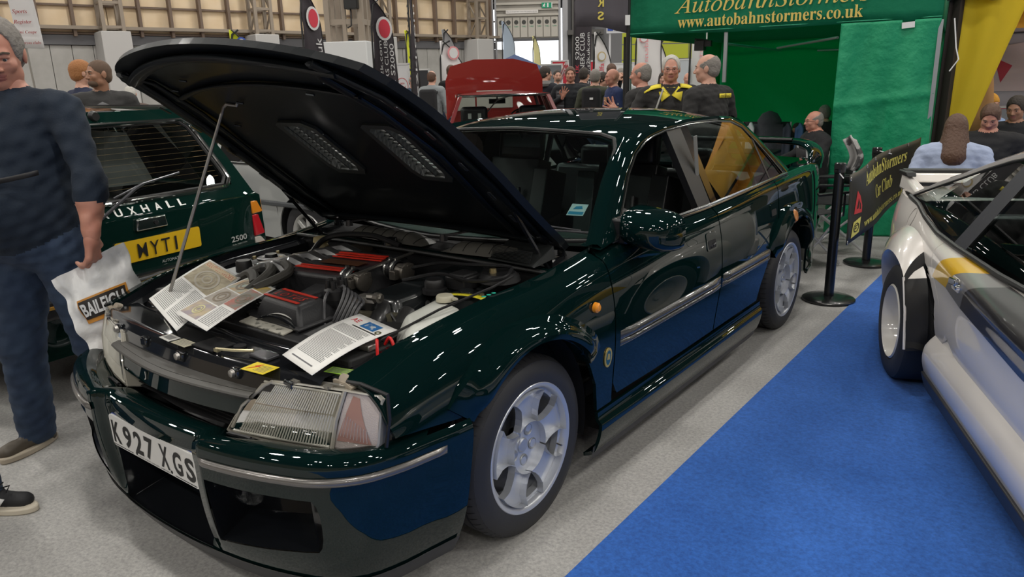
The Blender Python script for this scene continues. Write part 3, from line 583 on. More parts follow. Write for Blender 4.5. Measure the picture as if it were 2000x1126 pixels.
# ---- folding chairs, a table and things round the tent mouth
def fchair(x,y,rz,lab,back=True,cloth=None,hc=.92):
    t=thing('folding_chair',lab,'chair',(x,y,0),rz,'folding camp chairs by the tent'); cl=cloth or mat('black_canvas',(.02,.02,.022),.8)
    for s in (1,-1):
        for a_,c_ in (((s*.27,-.25,.02),(s*.27,.25,.45)),((s*.27,.25,.02),(s*.27,-.25,.45))): b=B(); b.tube([a_,c_],.011,8); b.build('leg',mat('white_metal_tube',(.62,.62,.62),.35,.3),t)
        b=B(); b.tube([(s*.28,.25,.40),(s*.28,.30,hc)],.011,8); b.build('back_post',mat('white_metal_tube'),t); b=B(); b.box((s*.29,0,.62),(.05,.50,.02)); b.tube([(s*.28,-.24,.42),(s*.28,-.24,.61)],.010,6); b.build('armrest',BLACK,t,bevel=.006)
    b=B(); b.grid(lambda u,v:(-.26+.52*u,-.24+.48*v,.45-.04*math.sin(PI*u)*math.sin(PI*v)),6,6); b.build('seat',cl,t,solid=.006)
    if back: b=B(); b.grid(lambda u,v:(-.27+.54*u,.26+.05*v+.03*math.sin(PI*u),.52+(hc-.52)*v),6,6); b.build('backrest',cl,t,solid=.006)
    return t
fchair(.36,4.50,R(150),'folding chair with white tube arms just behind the saloon boot',hc=.84); fchair(.47,5.22,R(115),'folding chair with a towel over its back beside the barrier post')
b=B(); b.grid(lambda u,v:(.57+.11*u+.04*math.sin(v*4),5.10+.05*math.sin(u*6),.74+.30*v-.08*abs(u-.5)*v),8,10); props(b.build('draped_towel',mat('grey_towel',(.42,.41,.40),.85,noise=(9,(.08,.08,.08),(.5,.55))),solid=.012),'grey and black cloth hung over a chair back behind the barrier post','cloth')
c_=fchair(-.82,6.98,R(10),'camp chair with a hooded coat over its back inside the tent',hc=1.02)
b=B(); 
def coat(u,v): a=2*PI*u; r_=.26*(1-.35*v)+.02*math.sin(a*5+v*4); return (-.82+r_*math.cos(a),7.22+.12*math.sin(a)*(1+.2*math.sin(a*3)),.42+.58*v)
b.grid(coat,24,10,closeu=True); b.lathe([(.13,0),(.14,.06),(.09,.14),(.02,.17)],14,(-.82,7.22,.98)); props(b.build('draped_coat',mat('slate_fleece',(.045,.05,.06),.9,bump=(20,.5,.02)),ang=60),'dark grey coat hung over a chair at the tent back','coat')
for k,(x,m_) in enumerate(((-1.06,(.62,.64,.66)),(-.62,(.03,.04,.06)),(-.48,(.04,.10,.22)))):
    b=B(); b.grid(lambda u,v:(x+.10*u,7.12+.02*math.sin(u*5),.62+.40*v-.12*abs(u-.5)),6,6); props(b.build('jacket',mat('jacket_cloth_%d'%k,m_,.8),solid=.03),['white sleeve hanging beside the dark coat','black jacket hanging right of the dark coat','blue jacket hanging rightmost in the tent'][k],'jacket')
tb=thing('folding_table','dark folding table inside the tent mouth','table',(-1.0,6.35,0),.1); b=B(); b.box((0,0,.74),(1.1,.5,.03)); b.build('table_top',BLACK,tb)
for x in(-.5,.5):
    for y in (-.2,.2): b=B(); b.tube([(x,y,0),(x,y,.73)],.012,6); b.build('leg',STEEL,tb)
t=thing('sanitiser_bottle','clear pump bottle on the tent table','bottle',(-1.22,6.3,.755)); b=B(); b.lathe([(0,0),(.028,0),(.03,.01),(.03,.11),(.012,.14),(.012,.16),(0,.16)],14); b.build('bottle_body',mat('clear_plastic_pale',(.55,.60,.62),.2,coat=1),t); b=B(); b.tube([(0,0,.15),(0,0,.20),(.03,0,.20)],.006,6); b.build('pump',WHITE,t)
t=thing('speaker_box','small black upright box on the tent table','box',(-1.38,6.4,.755)); b=B(); b.box((0,0,.13),(.12,.10,.26)); b.build('case',BLACK,t,bevel=.01)
# ================================================================ HERO CAR (world axes: +x car's left, +y rearward)
car = thing('car', 'dark green four-door saloon with its bonnet propped open, standing on grey carpet in the centre', 'car')
# side rows: (x curve, z curve) from sill to the top edge
SROW = [
 (Crv([(-.75,.70),(-.45,.76),(.3,.80),(2.2,.80),(3.4,.73),(3.75,.64),(3.9,.56)]), Crv([(-.8,.13),(3.4,.13),(3.9,.18)])),
 (Crv([(-.75,.74),(-.45,.81),(.3,.868),(2.2,.868),(3.1,.84),(3.5,.775),(3.75,.69),(3.9,.60)]), Crv([(-.8,.155),(3.4,.155),(3.9,.2)])),
 (Crv([(-.75,.78),(-.45,.85),(.3,.893),(2.2,.895),(3.1,.86),(3.5,.79),(3.75,.705),(3.9,.61)]), Crv([(-.8,.262),(3.4,.262),(3.9,.28)])),
 (Crv([(-.75,.80),(-.45,.865),(.3,.872),(2.2,.872),(3.1,.85),(3.5,.79),(3.75,.71),(3.9,.62)]), Crv([(-.8,.335),(0,.318),(3.4,.318),(3.9,.34)])),
 (Crv([(-.80,.80),(-.66,.842),(-.45,.866),(.3,.884),(1.5,.889),(2.4,.888),(3.1,.862),(3.5,.80),(3.75,.72),(3.9,.63)]), Crv([(-.8,.575),(3.9,.58)])),
 (Crv([(-.80,.79),(-.66,.828),(-.45,.855),(.3,.876),(1.5,.882),(2.4,.88),(3.1,.852),(3.5,.795),(3.75,.72),(3.9,.63)]), Crv([(-.8,.66),(-.4,.70),(.5,.735),(3.9,.75)])),
 (Crv([(-.80,.75),(-.66,.79),(-.45,.815),(0,.83),(.5,.846),(1.5,.855),(2.4,.855),(3.1,.825),(3.5,.775),(3.75,.71),(3.9,.62)]), Crv([(-.8,.715),(-.66,.735),(-.45,.775),(0,.82),(.5,.862),(1.5,.885),(2.5,.91),(3.9,.90)])),
 (Crv([(-.80,.70),(-.66,.735),(-.45,.765),(0,.785),(.4,.79),(.6,.805),(.9,.818),(1.5,.825),(2.5,.82),(3.1,.785),(3.5,.74),(3.75,.68),(3.9,.60)]), Crv([(-.8,.735),(-.66,.762),(-.45,.812),(-.13,.85),(.2,.868),(.45,.895),(.62,.918),(1.5,.925),(2.5,.955),(3.2,.965),(3.9,.945)])),
 (Crv([(-.80,.63),(-.66,.665),(-.45,.70),(0,.718),(.4,.722),(.56,.735),(.75,.79),(1.5,.803),(2.5,.795),(2.9,.755),(3.2,.70),(3.6,.66),(3.9,.54)]), Crv([(-.8,.742),(-.66,.77),(-.45,.825),(-.13,.862),(.2,.875),(.4,.895),(.6,.925),(.75,.938),(1.5,.94),(2.5,.972),(3.2,.985),(3.9,.965)])),
]
_rc = {}
def _rows(y):
    k=round(y,5)
    if k not in _rc: _rc[k]=[Vector((a(y),y,b(y))) for a,b in SROW]
    return _rc[k]
def side(y,t):
    return catmull(_rows(y),t)
def side_r(y,t):
    p=catmull(_rows(y),t); return Vector((-p.x,p.y,p.z))
def t_of(y,z):
    lo,hi=0.,8.
    for _ in range(30):
        m=(lo+hi)/2
        if side(y,m).z<z: lo=m
        else: hi=m
    return (lo+hi)/2
def side_x(y,z): return side(y,t_of(y,z)).x
def YZ(pts): return [(y,t_of(y,z)) for y,z in pts]
def archpts(cy,cz,r,a0,a1,n=22): return [(cy+r*math.cos(R(a0+(a1-a0)*i/n)),cz+r*math.sin(R(a0+(a1-a0)*i/n))) for i in range(n+1)]
FA=(-.035,.32,.405); G=.003
rear_arch=[(2.14,.155),(2.17,.30),(2.22,.44),(2.30,.56),(2.42,.645),(2.58,.69),(2.73,.70),(2.90,.68),(3.03,.60),(3.10,.48),(3.13,.34),(3.13,.20)]
def both(name, poly, mtl, thick=.014, du=.03, dv=.125, parent=car, label=None, off=0):
    o=[]
    for s in (1,-1):
        b=B().mat(mtl)
        if s==1: fn=(lambda y,t: side(y,t)) if not off else (lambda y,t: side(y,t)+Vector((off,0,0)))
        else: fn=(lambda y,t: side_r(y,t)) if not off else (lambda y,t: side_r(y,t)-Vector((off,0,0)))
        patch(b,poly,fn,du,dv,thick,flip=(s==-1))
        o.append(b.build(name,parent=parent,label=label))
    return o
# front wing with the arch cut out
fr_top=[(-.655,8),(-.3,8),(.2,8),(.45,8),(.56,8)]
wing=[(.487,t_of(.487,.325))]+[(.487,5.0),(.487,6),(.487,7.0),(.50,7.6),(.56,8)]+[(.3,8),(0,8),(-.45,8),(-.655,8),(-.66,7.5),(-.66,6.),(-.655,5.),(-.64,t_of(-.64,.625)),(-.42,t_of(-.42,.60))]
wing+=YZ([(FA[0]+FA[2]*math.cos(R(a)),FA[1]+FA[2]*math.sin(R(a))) for a in range(138,22,-6)])
wing+=YZ([(.36,.44),(.375,.36),(.378,.325)])
both('front_wing',wing,PAINT)
# side skirt running between the arches
skirt=YZ([(.378,.30),(.372,.22),(.345,.155)])+[(.345,.35),(2.14,.35)]+YZ([(2.14,.155),(2.155,.24),(2.17,.30),(2.171,.315),(.378,.315)])
both('side_skirt',[(.345,.4),(1.2,.4),(2.135,.4)]+YZ([(2.14,.18),(2.17,.315)])+YZ([(1.2,.315),(.378,.315),(.37,.22)]),PAINT,off=.004)
for s in (1,-1):
    b=B(); vs=[(s*.872,.345,.165),(s*.872,2.14,.165),(s*.845,2.14,.10),(s*.845,.345,.10)]
    b.grid(lambda u,v,s=s:(s*(.876-.035*v*v),.345+u*1.795,.185-.085*v),12,4); b.build('sill_strip',mat('grey_black_rubber',(.03,.03,.033),.5),car)
# doors
def door_poly(lead, trail, tb): return lead+trail
d1=[(.495,t_of(.5,.40)),(.53,t_of(.5,.345)),(1.1,t_of(1.1,.332)),(1.50,t_of(1.5,.332)),(1.535,4),(1.54,5),(1.545,6),(1.55,7),(1.548,7.5),(1.545,8),(1.1,8),(.78,8),(.60,8),(.53,7.7),(.495,7),(.495,5)]
both('front_door',d1,PAINT)
d2=[(1.512,t_of(1.5,.332)),(2.12,t_of(2.12,.332)),(2.16,t_of(2.16,.42)),(2.25,t_of(2.25,.56)),(2.36,t_of(2.36,.67)),(2.42,6),(2.45,7),(2.47,8),(2.0,8),(1.558,8),(1.56,7),(1.555,6),(1.55,5),(1.545,4)]
both('rear_door',d2,PAINT)
q=[(2.478,8),(3.1,8),(3.5,8),(3.86,8),(3.88,7),(3.88,5),(3.88,4),(3.88,2.6),(3.70,2.0),(3.15,2.0)]+YZ([(3.13,.34),(3.10,.48),(3.03,.60),(2.90,.68),(2.73,.70),(2.58,.69),(2.46,.66),(2.385,.655)])+[(2.43,6),(2.458,7)]
both('rear_wing',q,PAINT)
# flared arch lips (polar bands standing proud of the wings)
def flare(cy,cz,ri,ro,a0,a1,s,sq=1.):
    def fn(a,k):  # k 0 outer edge ..1 lip .. 1.4 return inward
        q_=(a-90)/55.; ro_=ro+(.050*q_ if q_>0 else -.012*q_)-.02
        rr=[ro_,ro_-.003,ro_-.03,(ri+ro_)/2,ri+.02,ri+.002,ri,ri+.004][:]
        off=[-.004,.024,.029,.038,.043,.038,.020,-.05]
        i=min(int(k),6); f=k-i; r=rr[i]+(rr[i+1]-rr[i])*f; o=off[i]+(off[i+1]-off[i])*f
        th=R(a); y=cy+r*sq*math.cos(th) ; z=cz+r*math.sin(th)
        edge=min(1,(a-a0)/10.,(a1-a)/10.); x=side_x(y,z)+o*max(.25,edge) if o>0 else side_x(y,z)+o
        return Vector((s*x,y,z))
    b=B()
    n=int((a1-a0)/4)
    vs=[];ks=[0,.5,1,1.5,2,2.5,3,3.5,4,4.5,5,5.5,6,7]
    for k in ks:
        for i in range(n+1): vs.append(fn(a0+(a1-a0)*i/n,min(k,6.999)))
    fs=[]
    for j in range(len(ks)-1):
        for i in range(n): fs.append((j*(n+1)+i,j*(n+1)+i+1,(j+1)*(n+1)+i+1,(j+1)*(n+1)+i))
    b.add(vs,fs); return b.build('wheel_arch_flare',PAINT,car,ang=30,flip=(s==1))
for s in (1,-1):
    flare(-.035,.32,.405,.50,34,142,s); flare(2.69,.30,.42,.53,20,146,s,1.0)
# rubbing strips
for s in (1,-1):
    for (y0,y1,zz,h,off) in ((.53,1.53,.588,.019,.016),(1.56,2.26,.592,.019,.016),(.53,1.535,.555,.012,.012),(1.556,2.26,.558,.012,.012)):
        b=B()
        def fn(u,v,s=s,y0=y0,y1=y1,zz=zz,h=h,off=off):
            y=y0+(y1-y0)*u; a=PI*(v-.5)*1.0; z=zz+h*math.sin(a); return (s*(side_x(y,z)+off*math.cos(a)*min(1,(1-u)*12+.05,u*12+.05)),y,z)
        b.grid(fn,24,8); b.build('rubbing_strip',mat('dark_trim_rubber',(.05,.05,.048),.22,coat=.7),car)
# ---------------------------------------------------------------- front bumper swept round the nose
_bp=[(.893,-.375),(.886,-.43),(.872,-.50),(.846,-.63),(.803,-.735),(.722,-.815),(.60,-.868),(.45,-.91),(.30,-.934),(.15,-.946),(0,-.95)]
_bp=_bp+[(-x,y) for x,y in _bp[::-1][1:]]
_S=[0.]
for i in range(1,len(_bp)): _S.append(_S[-1]+math.dist(_bp[i],_bp[i-1]))
SM=_S[-1]/2; _bx=Crv([(a-SM,p[0]) for a,p in zip(_S,_bp)]); _by=Crv([(a-SM,p[1]) for a,p in zip(_S,_bp)])
INS=Crv([(.10,.100),(.14,.080),(.19,.052),(.26,.028),(.36,.010),(.45,.002),(.52,.0),(.555,-.003),(.575,.0),(.590,.009),(.60,.02)])
def bump(s_,z):
    """s_: distance round the nose, + towards the car's left; z height"""
    s_=-s_; x,y=_bx(s_),_by(s_); e=.01; tx,ty=_bx(s_+e)-_bx(s_-e),_by(s_+e)-_by(s_-e); L=math.hypot(tx,ty) or 1
    nx,ny=-ty/L,tx/L
    if x<0: x*=.955
    if nx*x+(ny)*(y)>0: nx,ny=-nx,-ny
    xa=abs(x); d=INS(z)+.042*min(1,max(0,(z-.205)/.06))*(0 if xa>.315 else 1 if xa<.285 else (.315-xa)/.03); return Vector((x+nx*d*1.0,y+ny*d,z))
def bs(x):   # arc position for a given x on the nose
    lo,hi=0,SM
    for _ in range(40):
        m=(lo+hi)/2
        if _bx(-m)<abs(x): lo=m
        else: hi=m
    return math.copysign(lo,x)
bump_b=B().mat(PAINT)
sE=SM; a_e=lambda z: sE-.004-(.0 if z>.5 else .03*(1-((z-.30)/.2)**2 if abs(z-.3)<.2 else 0))
ci=bs(.275); so0=bs(.345); so1=bs(.70)
def P(pl,thick=.02,du=.045,dv=.02): patch(bump_b,pl,bump,du,dv,thick,flip=True,edge=thick>0)
for s in (1,-1):
    f=lambda pts: [(s*a,z) for a,z in pts]
    P(f([(so1,.19),(so1,.305),(so1+.012,.32),(so1+.020,.35),(so1+.022,.39),(so1+.020,.43),(so1+.012,.46),(so1,.475),(so1,.592),(sE,.592),(sE-.0,.52),(sE-.012,.42),(sE-.018,.33),(sE-.03,.19)]),0)
    P(f([(ci,.19),(so0,.19),(so0,.592),(ci,.575)]),0)                      # pillar by the plate
    P(f([(so0,.475),(so1,.475),(so1,.592),(so0,.592)]),0)              # above the side intake
    P(f([(so0,.19),(so1,.19),(so1,.305),(so0,.262)]),0)                # below the side intake
P([(-ci,.19),(ci,.19),(ci,.205),(-ci,.205)],0)
P([(-ci,.515),(ci,.515),(ci,.575),(-ci,.575)],0)
bumper=bump_b.build('front_bumper',parent=car)
# black splitter strip
b=B()
def bnor(s_):
    e=.01; p,q=bump(s_+e,.5),bump(s_-e,.5); t=(p-q); n=Vector((t.y,-t.x,0)).normalized(); c=bump(s_,.5)
    return n if n.x*c.x+n.y*(c.y-.4)>0 else -n
def lip(u,v):
    s_=(u*2-1)*(sE-.035); z=.197-.08*v; return bump(s_,z)+bnor(s_)*(.006 if v<.95 else -.02)
b.grid(lip,80,6); b.build('splitter',mat('grey_black_rubber'),bumper)
# bright-edged rubber insert round the bumper
for s in (1,-1):
    b=B()
    def fn(u,v,s=s):
        s_=s*(bs(.335)+(sE-.10-bs(.335))*u); a=PI*(v-.5); z=.532-.0*u+.013*math.sin(a); p=bump(s_,z); n=(p-Vector((0,.2,p.z)));n.z=0;n.normalize()
        return p+n*.014*math.cos(a)*min(1,u*40+.02,(1-u)*40+.02)
    b.grid(fn,60,8); b.build('bumper_insert',mat('worn_grey_trim',(.16,.15,.14),.28,.5,coat=.5),bumper)
# intake linings (dark boxes behind the openings)
b=B().mat(GLOSSBLK)
def inn(x,z,d): p=bump(bs(x) if abs(x)>1e-3 else 0,z); return (p.x*(1-.05*d/.1),p.y+d,p.z)
for x0,x1,zb,zt in ((-.275,.275,.205,.525),(.345,.70,.28,.475),(-.70,-.345,.28,.475)):
    n=8; 
    for (d0,zz) in ((.0,None),):
        X=[x0+(x1-x0)*i/n for i in range(n+1)]
        zb_=lambda x: zb-.018+(.043*(abs(x)-.345)/.355 if abs(x)>.3 else 0)
        ring=[[inn(x,zb_(x),.005) for x in X],[inn(x,zb_(x)+.035,.14) for x in X],[inn(x,zt-.02,.14) for x in X],[inn(x,zt,.0) for x in X]]
        vs=[p for r_ in ring for p in r_]; fs=[(j*(n+1)+i,j*(n+1)+i+1,(j+1)*(n+1)+i+1,(j+1)*(n+1)+i) for j in range(3) for i in range(n)]
        b.add(vs,fs)
        for xx in (x0,x1): b.add([inn(xx,zb_(xx)-.0,.0),inn(xx,zb_(xx)+.035,.14),inn(xx,zt-.02,.14),inn(xx,zt,.0)],[(0,1,2,3)])
b.build('air_intake',GLOSSBLK,bumper)
# number plate
pf=frame3((.008,-.9015,.4605),(1,.0,0),(0,-.02,1)); 
b=B().mat(mat('plate_white',(.74,.73,.70),.35,coat=.5)); 
def rr(w,h,r,n=4): return [(sx*(w/2-r)+r*math.cos(R(a0+90*i/n)),sy*(h/2-r)+r*math.sin(R(a0+90*i/n))) for sx,sy,a0 in ((1,1,0),(-1,1,90),(-1,-1,180),(1,-1,270)) for i in range(n+1)]
b.prism(rr(.525,.113,.012),lambda u,v,h:pf(u,v,h),-.004,.004); plate=b.build('number_plate',None,car,label='white number plate reading K927 XGS')
b=B(); b.prism(rr(.53,.117,.014),lambda u,v,h:pf(u,v,h),-.008,-.0035); b.build('plate_edge',mat('blue_plate_edge',(.05,.09,.35),.4),plate)
for i,(ch,x) in enumerate(zip('K927XGS',(-.225,-.152,-.082,-.012,.078,.155,.226))):
    b=B(); text(b,ch,lambda u,v,d,x=x:pf(x+u,v-.002,.0048+d),w=.052,h=.080,bold=.03); b.build('character',mat('ink_black'),plate)
b=B(); text(b,'ALBION STREET GARAGES · ABERDEEN',lambda u,v,d:pf(u*1,v-.0505,.0046+d),w=.20,h=.0048); b.prism([(-.26,-.0525),(-.13,-.0525),(-.13,-.050),(-.26,-.050)],lambda u,v,h:pf(u,v,h),.004,.0046); b.prism([(.13,-.0525),(.25,-.0525),(.25,-.050),(.13,-.050)],lambda u,v,h:pf(u,v,h),.004,.0046)
for x in(-.105,.11): b.lathe([(0,.0052),(.0055,.0052),(.0055,.004)],10,M=Matrix.Translation(pf(x,-.045,0))@Matrix.Rotation(R(90),4,'X'))
b.build('supplier_print',mat('ink_black'),plate)
# ---------------------------------------------------------------- nose: grille panel between the lamps
nose_y=Crv([(-.45,-.775),(-.33,-.80),(0,-.835),(.33,-.80),(.45,-.775)])
b=B().mat(PAINT)
pts=[(-.335,.565),(.335,.565),(.405,.70),(-.405,.70)]
patch(b,[(-.375,.628),(.375,.628),(.405,.692),(-.405,.692)],lambda x,z: Vector((x,nose_y(x)+ (z-.63)*.25,z)),.05,.02,.03,flip=False)
b.build('grille_panel',parent=car)
b=B(); b.grid(lambda u,v:((u*2-1)*.41,nose_y((u*2-1)*.41)+.012-.022*math.sin(PI*v)*1.0,.693+.010*math.cos(PI*v)+.0),40,6); b.grid(lambda u,v:((u*2-1)*.41,nose_y((u*2-1)*.41)+.012+.05*v,.704),40,1)
b.build('grille_rubber',mat('worn_bonnet_rubber',(.075,.072,.066),.5),car)
b=B(); b.grid(lambda u,v:((u*2-1)*(.36+.04*v),nose_y((u*2-1)*.38)+.06+.02*math.sin(v*2.5),.545+.10*v),24,8)
for k in range(5): b.box((0,-.765,.565+k*.014),(.70,.02,.004))
b.build('grille_mesh',DARK,car)
b=B(); b.tube([(-.122,-.823,.668),(-.118,-.825,.652),(-.116,-.827,.645),(-.126,-.827,.641)],.0035,6); b.build('badge_remnant',CHROME,car)
# shelf: top of the bumper rolling back under the lamps and grille
b=B().mat(PAINT)
def shelf(s_,k):
    x_=abs(s_); zc_=.575+.017*min(1,max(0,(x_-ci)/.25)); e=max(0,(x_-.95)/.3)
    a=bump(s_,zc_); n=Vector((-a.x*.35,-a.y+.1,0)).normalized()
    m_=a+n*.03+V(0,0,.020); c=a+n*.115+V(0,0,-.030+.05*min(1,e*2)); m2=a+n*.075+V(0,0,.012)
    return a*(1-k)**3+m_*3*k*(1-k)**2+m2*3*k*k*(1-k)+c*k**3
b.grid(lambda u,v: shelf((u*2-1)*(sE-.16),v),90,8); b.build('bumper_top',None,car)
# ---------------------------------------------------------------- headlamps
LENS=glass('headlamp_glass',(.93,.93,.90),.9,.03)
def lampset(s):
    par=thing('x','',''); bpy.data.objects.remove(par)
    IB=V(.302,-.812,.568);OB=V(.812,-.668,.578);OT=V(.808,-.636,.742);IT=V(.410,-.742,.738)
    X=lambda p:Vector((p.x if s>0 else -p.x*.94,p.y,p.z))
    def surf(u,v,d=0):   # u inner->outer v bottom->top
        a=IB.lerp(OB,u); c=IT.lerp(OT,u); p=a.lerp(c,v)
        bul=.020*math.sin(PI*min(max(u,0),1))*1.0+.010*math.sin(PI*min(max(v,0),1)); n=Vector((.25,-.93,.25))
        return X(p+n*(bul+d))
    outl=[(.02,.0),(.3,-.04),(.66,-.04),(.90,.0),(.985,.10),(1,.20),(1,.93),(.97,.99),(.78,1.01),(.72,1.02),(.3,1.02),(.12,1.0),(.04,.92),(0,.3),(0,.03)]
    b=B(); n=len(outl); 
    cen=[(u+(.5-u)*.0,v) for u,v in outl]
    vs=[surf(u,v,.004) for u,v in outl]+[surf(u+(.5-u)*.02,v+(.5-v)*.05,.006) for u,v in outl]+[surf(u+(.5-u)*.0,v,-.06)+X(V(0,.0,0)) for u,v in outl]+[surf(u+(.5-u)*.02,v+(.5-v)*.05,-.004) for u,v in outl]
    fs=[]
    for i in range(n):
        j=(i+1)%n; fs+=[(i,j,n+j,n+i),(i,2*n+i,2*n+j,j),(n+i,n+j,3*n+j,3*n+i)]
    b.add(vs,fs); b.add([surf(u,v,-.055) for u,v in outl],[tuple(range(n))])
    hl=b.build('headlamp',mat('aged_clear_plastic',(.36,.34,.29),.3,coat=.6),car,ang=25,label='large clear headlamp unit with clips along its top')
    # reflector bowl and main lens
    b=B(); 
    def bowl(u,v):
        du=abs(u-.34)/.34; dv=abs(v-.5)/.5; dd=max(0,1-max(du**2.2,dv**2.2)); return surf(.03+u*.66/.68*.985 if 0 else .03+.66*u/.68*1.0,.05+v*.90,-.012-.055*dd)
    b.grid(lambda u,v:bowl(u*.68,v),24,14); 
    b.lathe([(.0,.03),(.02,.028),(.026,.0),(.03,-.01)],14,M=Matrix.Translation(surf(.36,.5,-.045))@Matrix.Rotation(R(75),4,'X'))
    b.build('reflector',mat('lamp_reflector',(.82,.80,.74),.16,.92,bump=(26,.5,.02)),hl)
    b=B().mat(LENS); patch(b,[(.03,.06),(.71,.02),(.72,.97),(.15,.96),(.05,.86)],lambda u,v:surf(u,v,.003),.04,.08,flip=(s==1)); b.build('lens',parent=hl)
    # vertical flutes moulded in the lens
    b=B().mat(mat('lens_flutes',(.70,.68,.60),.25,coat=1,alpha=.58))
    for k in range(34):
        u=.10+k*.0178
        for v0,v1 in ((.05,.30),(.31,.58),(.60,.80 if k<4 else .93)): b.tube([surf(u,v0,.004),surf(u+.003,v1,.004)],.0024,4,cap=False)
    for v in (.955,.05): b.tube([surf(.05,v,.003),surf(.3,v+.0,.004),surf(.71,v-.01,.004)],.004,5)
    b.build('lens_fluting',parent=hl)
    b=B(); b.tube([surf(.725,-.01,.002),surf(.725,.5,.004),surf(.725,1.,.002)],.0065,6); b.build('lens_divider',mat('aged_clear_plastic'),hl); b=B(); b.tube([surf(.03,.10,.004),surf(.015,.5,.006),surf(.07,.9,.004),surf(.12,.98,.004)],.005,6)
    b.build('lens_edge',mat('aged_clear_plastic'),hl)
    # indicator
    b=B().mat(mat('indicator_clear',(.50,.44,.42),.22,coat=1,bump=(300,.5,.003))); patch(b,[(.735,.03),(.90,.04),(.985,.17),(.985,.93),(.95,.965),(.74,.97)],lambda u,v:surf(u,v,-.002),.04,.08,flip=(s==1))
    ind=b.build('indicator',parent=hl)
    b=B().mat(mat('indicator_pink',(.36,.20,.17),.25,coat=1)); patch(b,[(.745,.16),(.95,.15),(.84,.90),(.79,.93)],lambda u,v:surf(u,v,.000),.04,.08,flip=(s==1)); b.build('indicator_bulb_cover',parent=hl)
    b=B().mat(mat('indicator_flutes',(.6,.55,.5),.2,coat=1,alpha=.4))
    for k in range(9): b.tube([surf(.765+k*.02,.25-.01*k,.0015),surf(.775+k*.018,.62-.03*k,.0015)],.0014,4,cap=False)
    b.build('indicator_fluting',parent=hl)
    # clips and brackets on top
    b=B()
    for u in (.30,.58): p=surf(u,1.03,-.004); b.box(p,(.028,.014,.008)); b.box(p+V(0,-.007,.0),(.018,.004,.012))
    b.tube([surf(.1,1.04,-.015),surf(.4,1.055,-.02),surf(.74,1.045,-.02)],.006,6)
    b.build('lamp_clip',mat('grey_zinc',(.33,.31,.27),.4,.6),hl)
    b=B(); p=surf(.66,1.08,-.035); b.box(p,(.07,.03,.02)); b.lathe([(.0,.01),(.016,.01),(.016,-.012)],12,M=Matrix.Translation(p+V(0,0,.012))@Matrix.Rotation(R(60),4,'X')); b.box(p+V(s*.03,0,.004),(.03,.035,.008),(0,.4,0)); b.build('lamp_adjuster',mat('cream_plastic',(.42,.36,.28),.5),hl)
    # washer wiper at the foot
    b=B(); p0=surf(.28,-.14,.03); p1=surf(.20,.0,.026)
    b.tube([surf(.06,.02,.024),surf(.20,.01,.026),surf(.235,.0,.028)],.006,6); b.tube([surf(.235,.0,.028),p0],.009,6); b.box(p0+V(0,0,-.006),(.04,.03,.024),(0,0,.3)); b.tube([surf(.04,.005,.02),surf(.26,-.02,.022)],.0035,5)
    b.build('lamp_wiper',BLACK,hl)
    return hl
for s in (1,-1): lampset(s)
# black lamp surround (shut face against the wing)
for s in (1,-1):
    b=B(); b.tube([(s*.823,-.655,.60),(s*.832,-.645,.68),(s*.826,-.64,.748),(s*.74,-.655,.765),(s*.69,-.662,.763)],.006,6); b.build('lamp_gasket',BLACK,car)
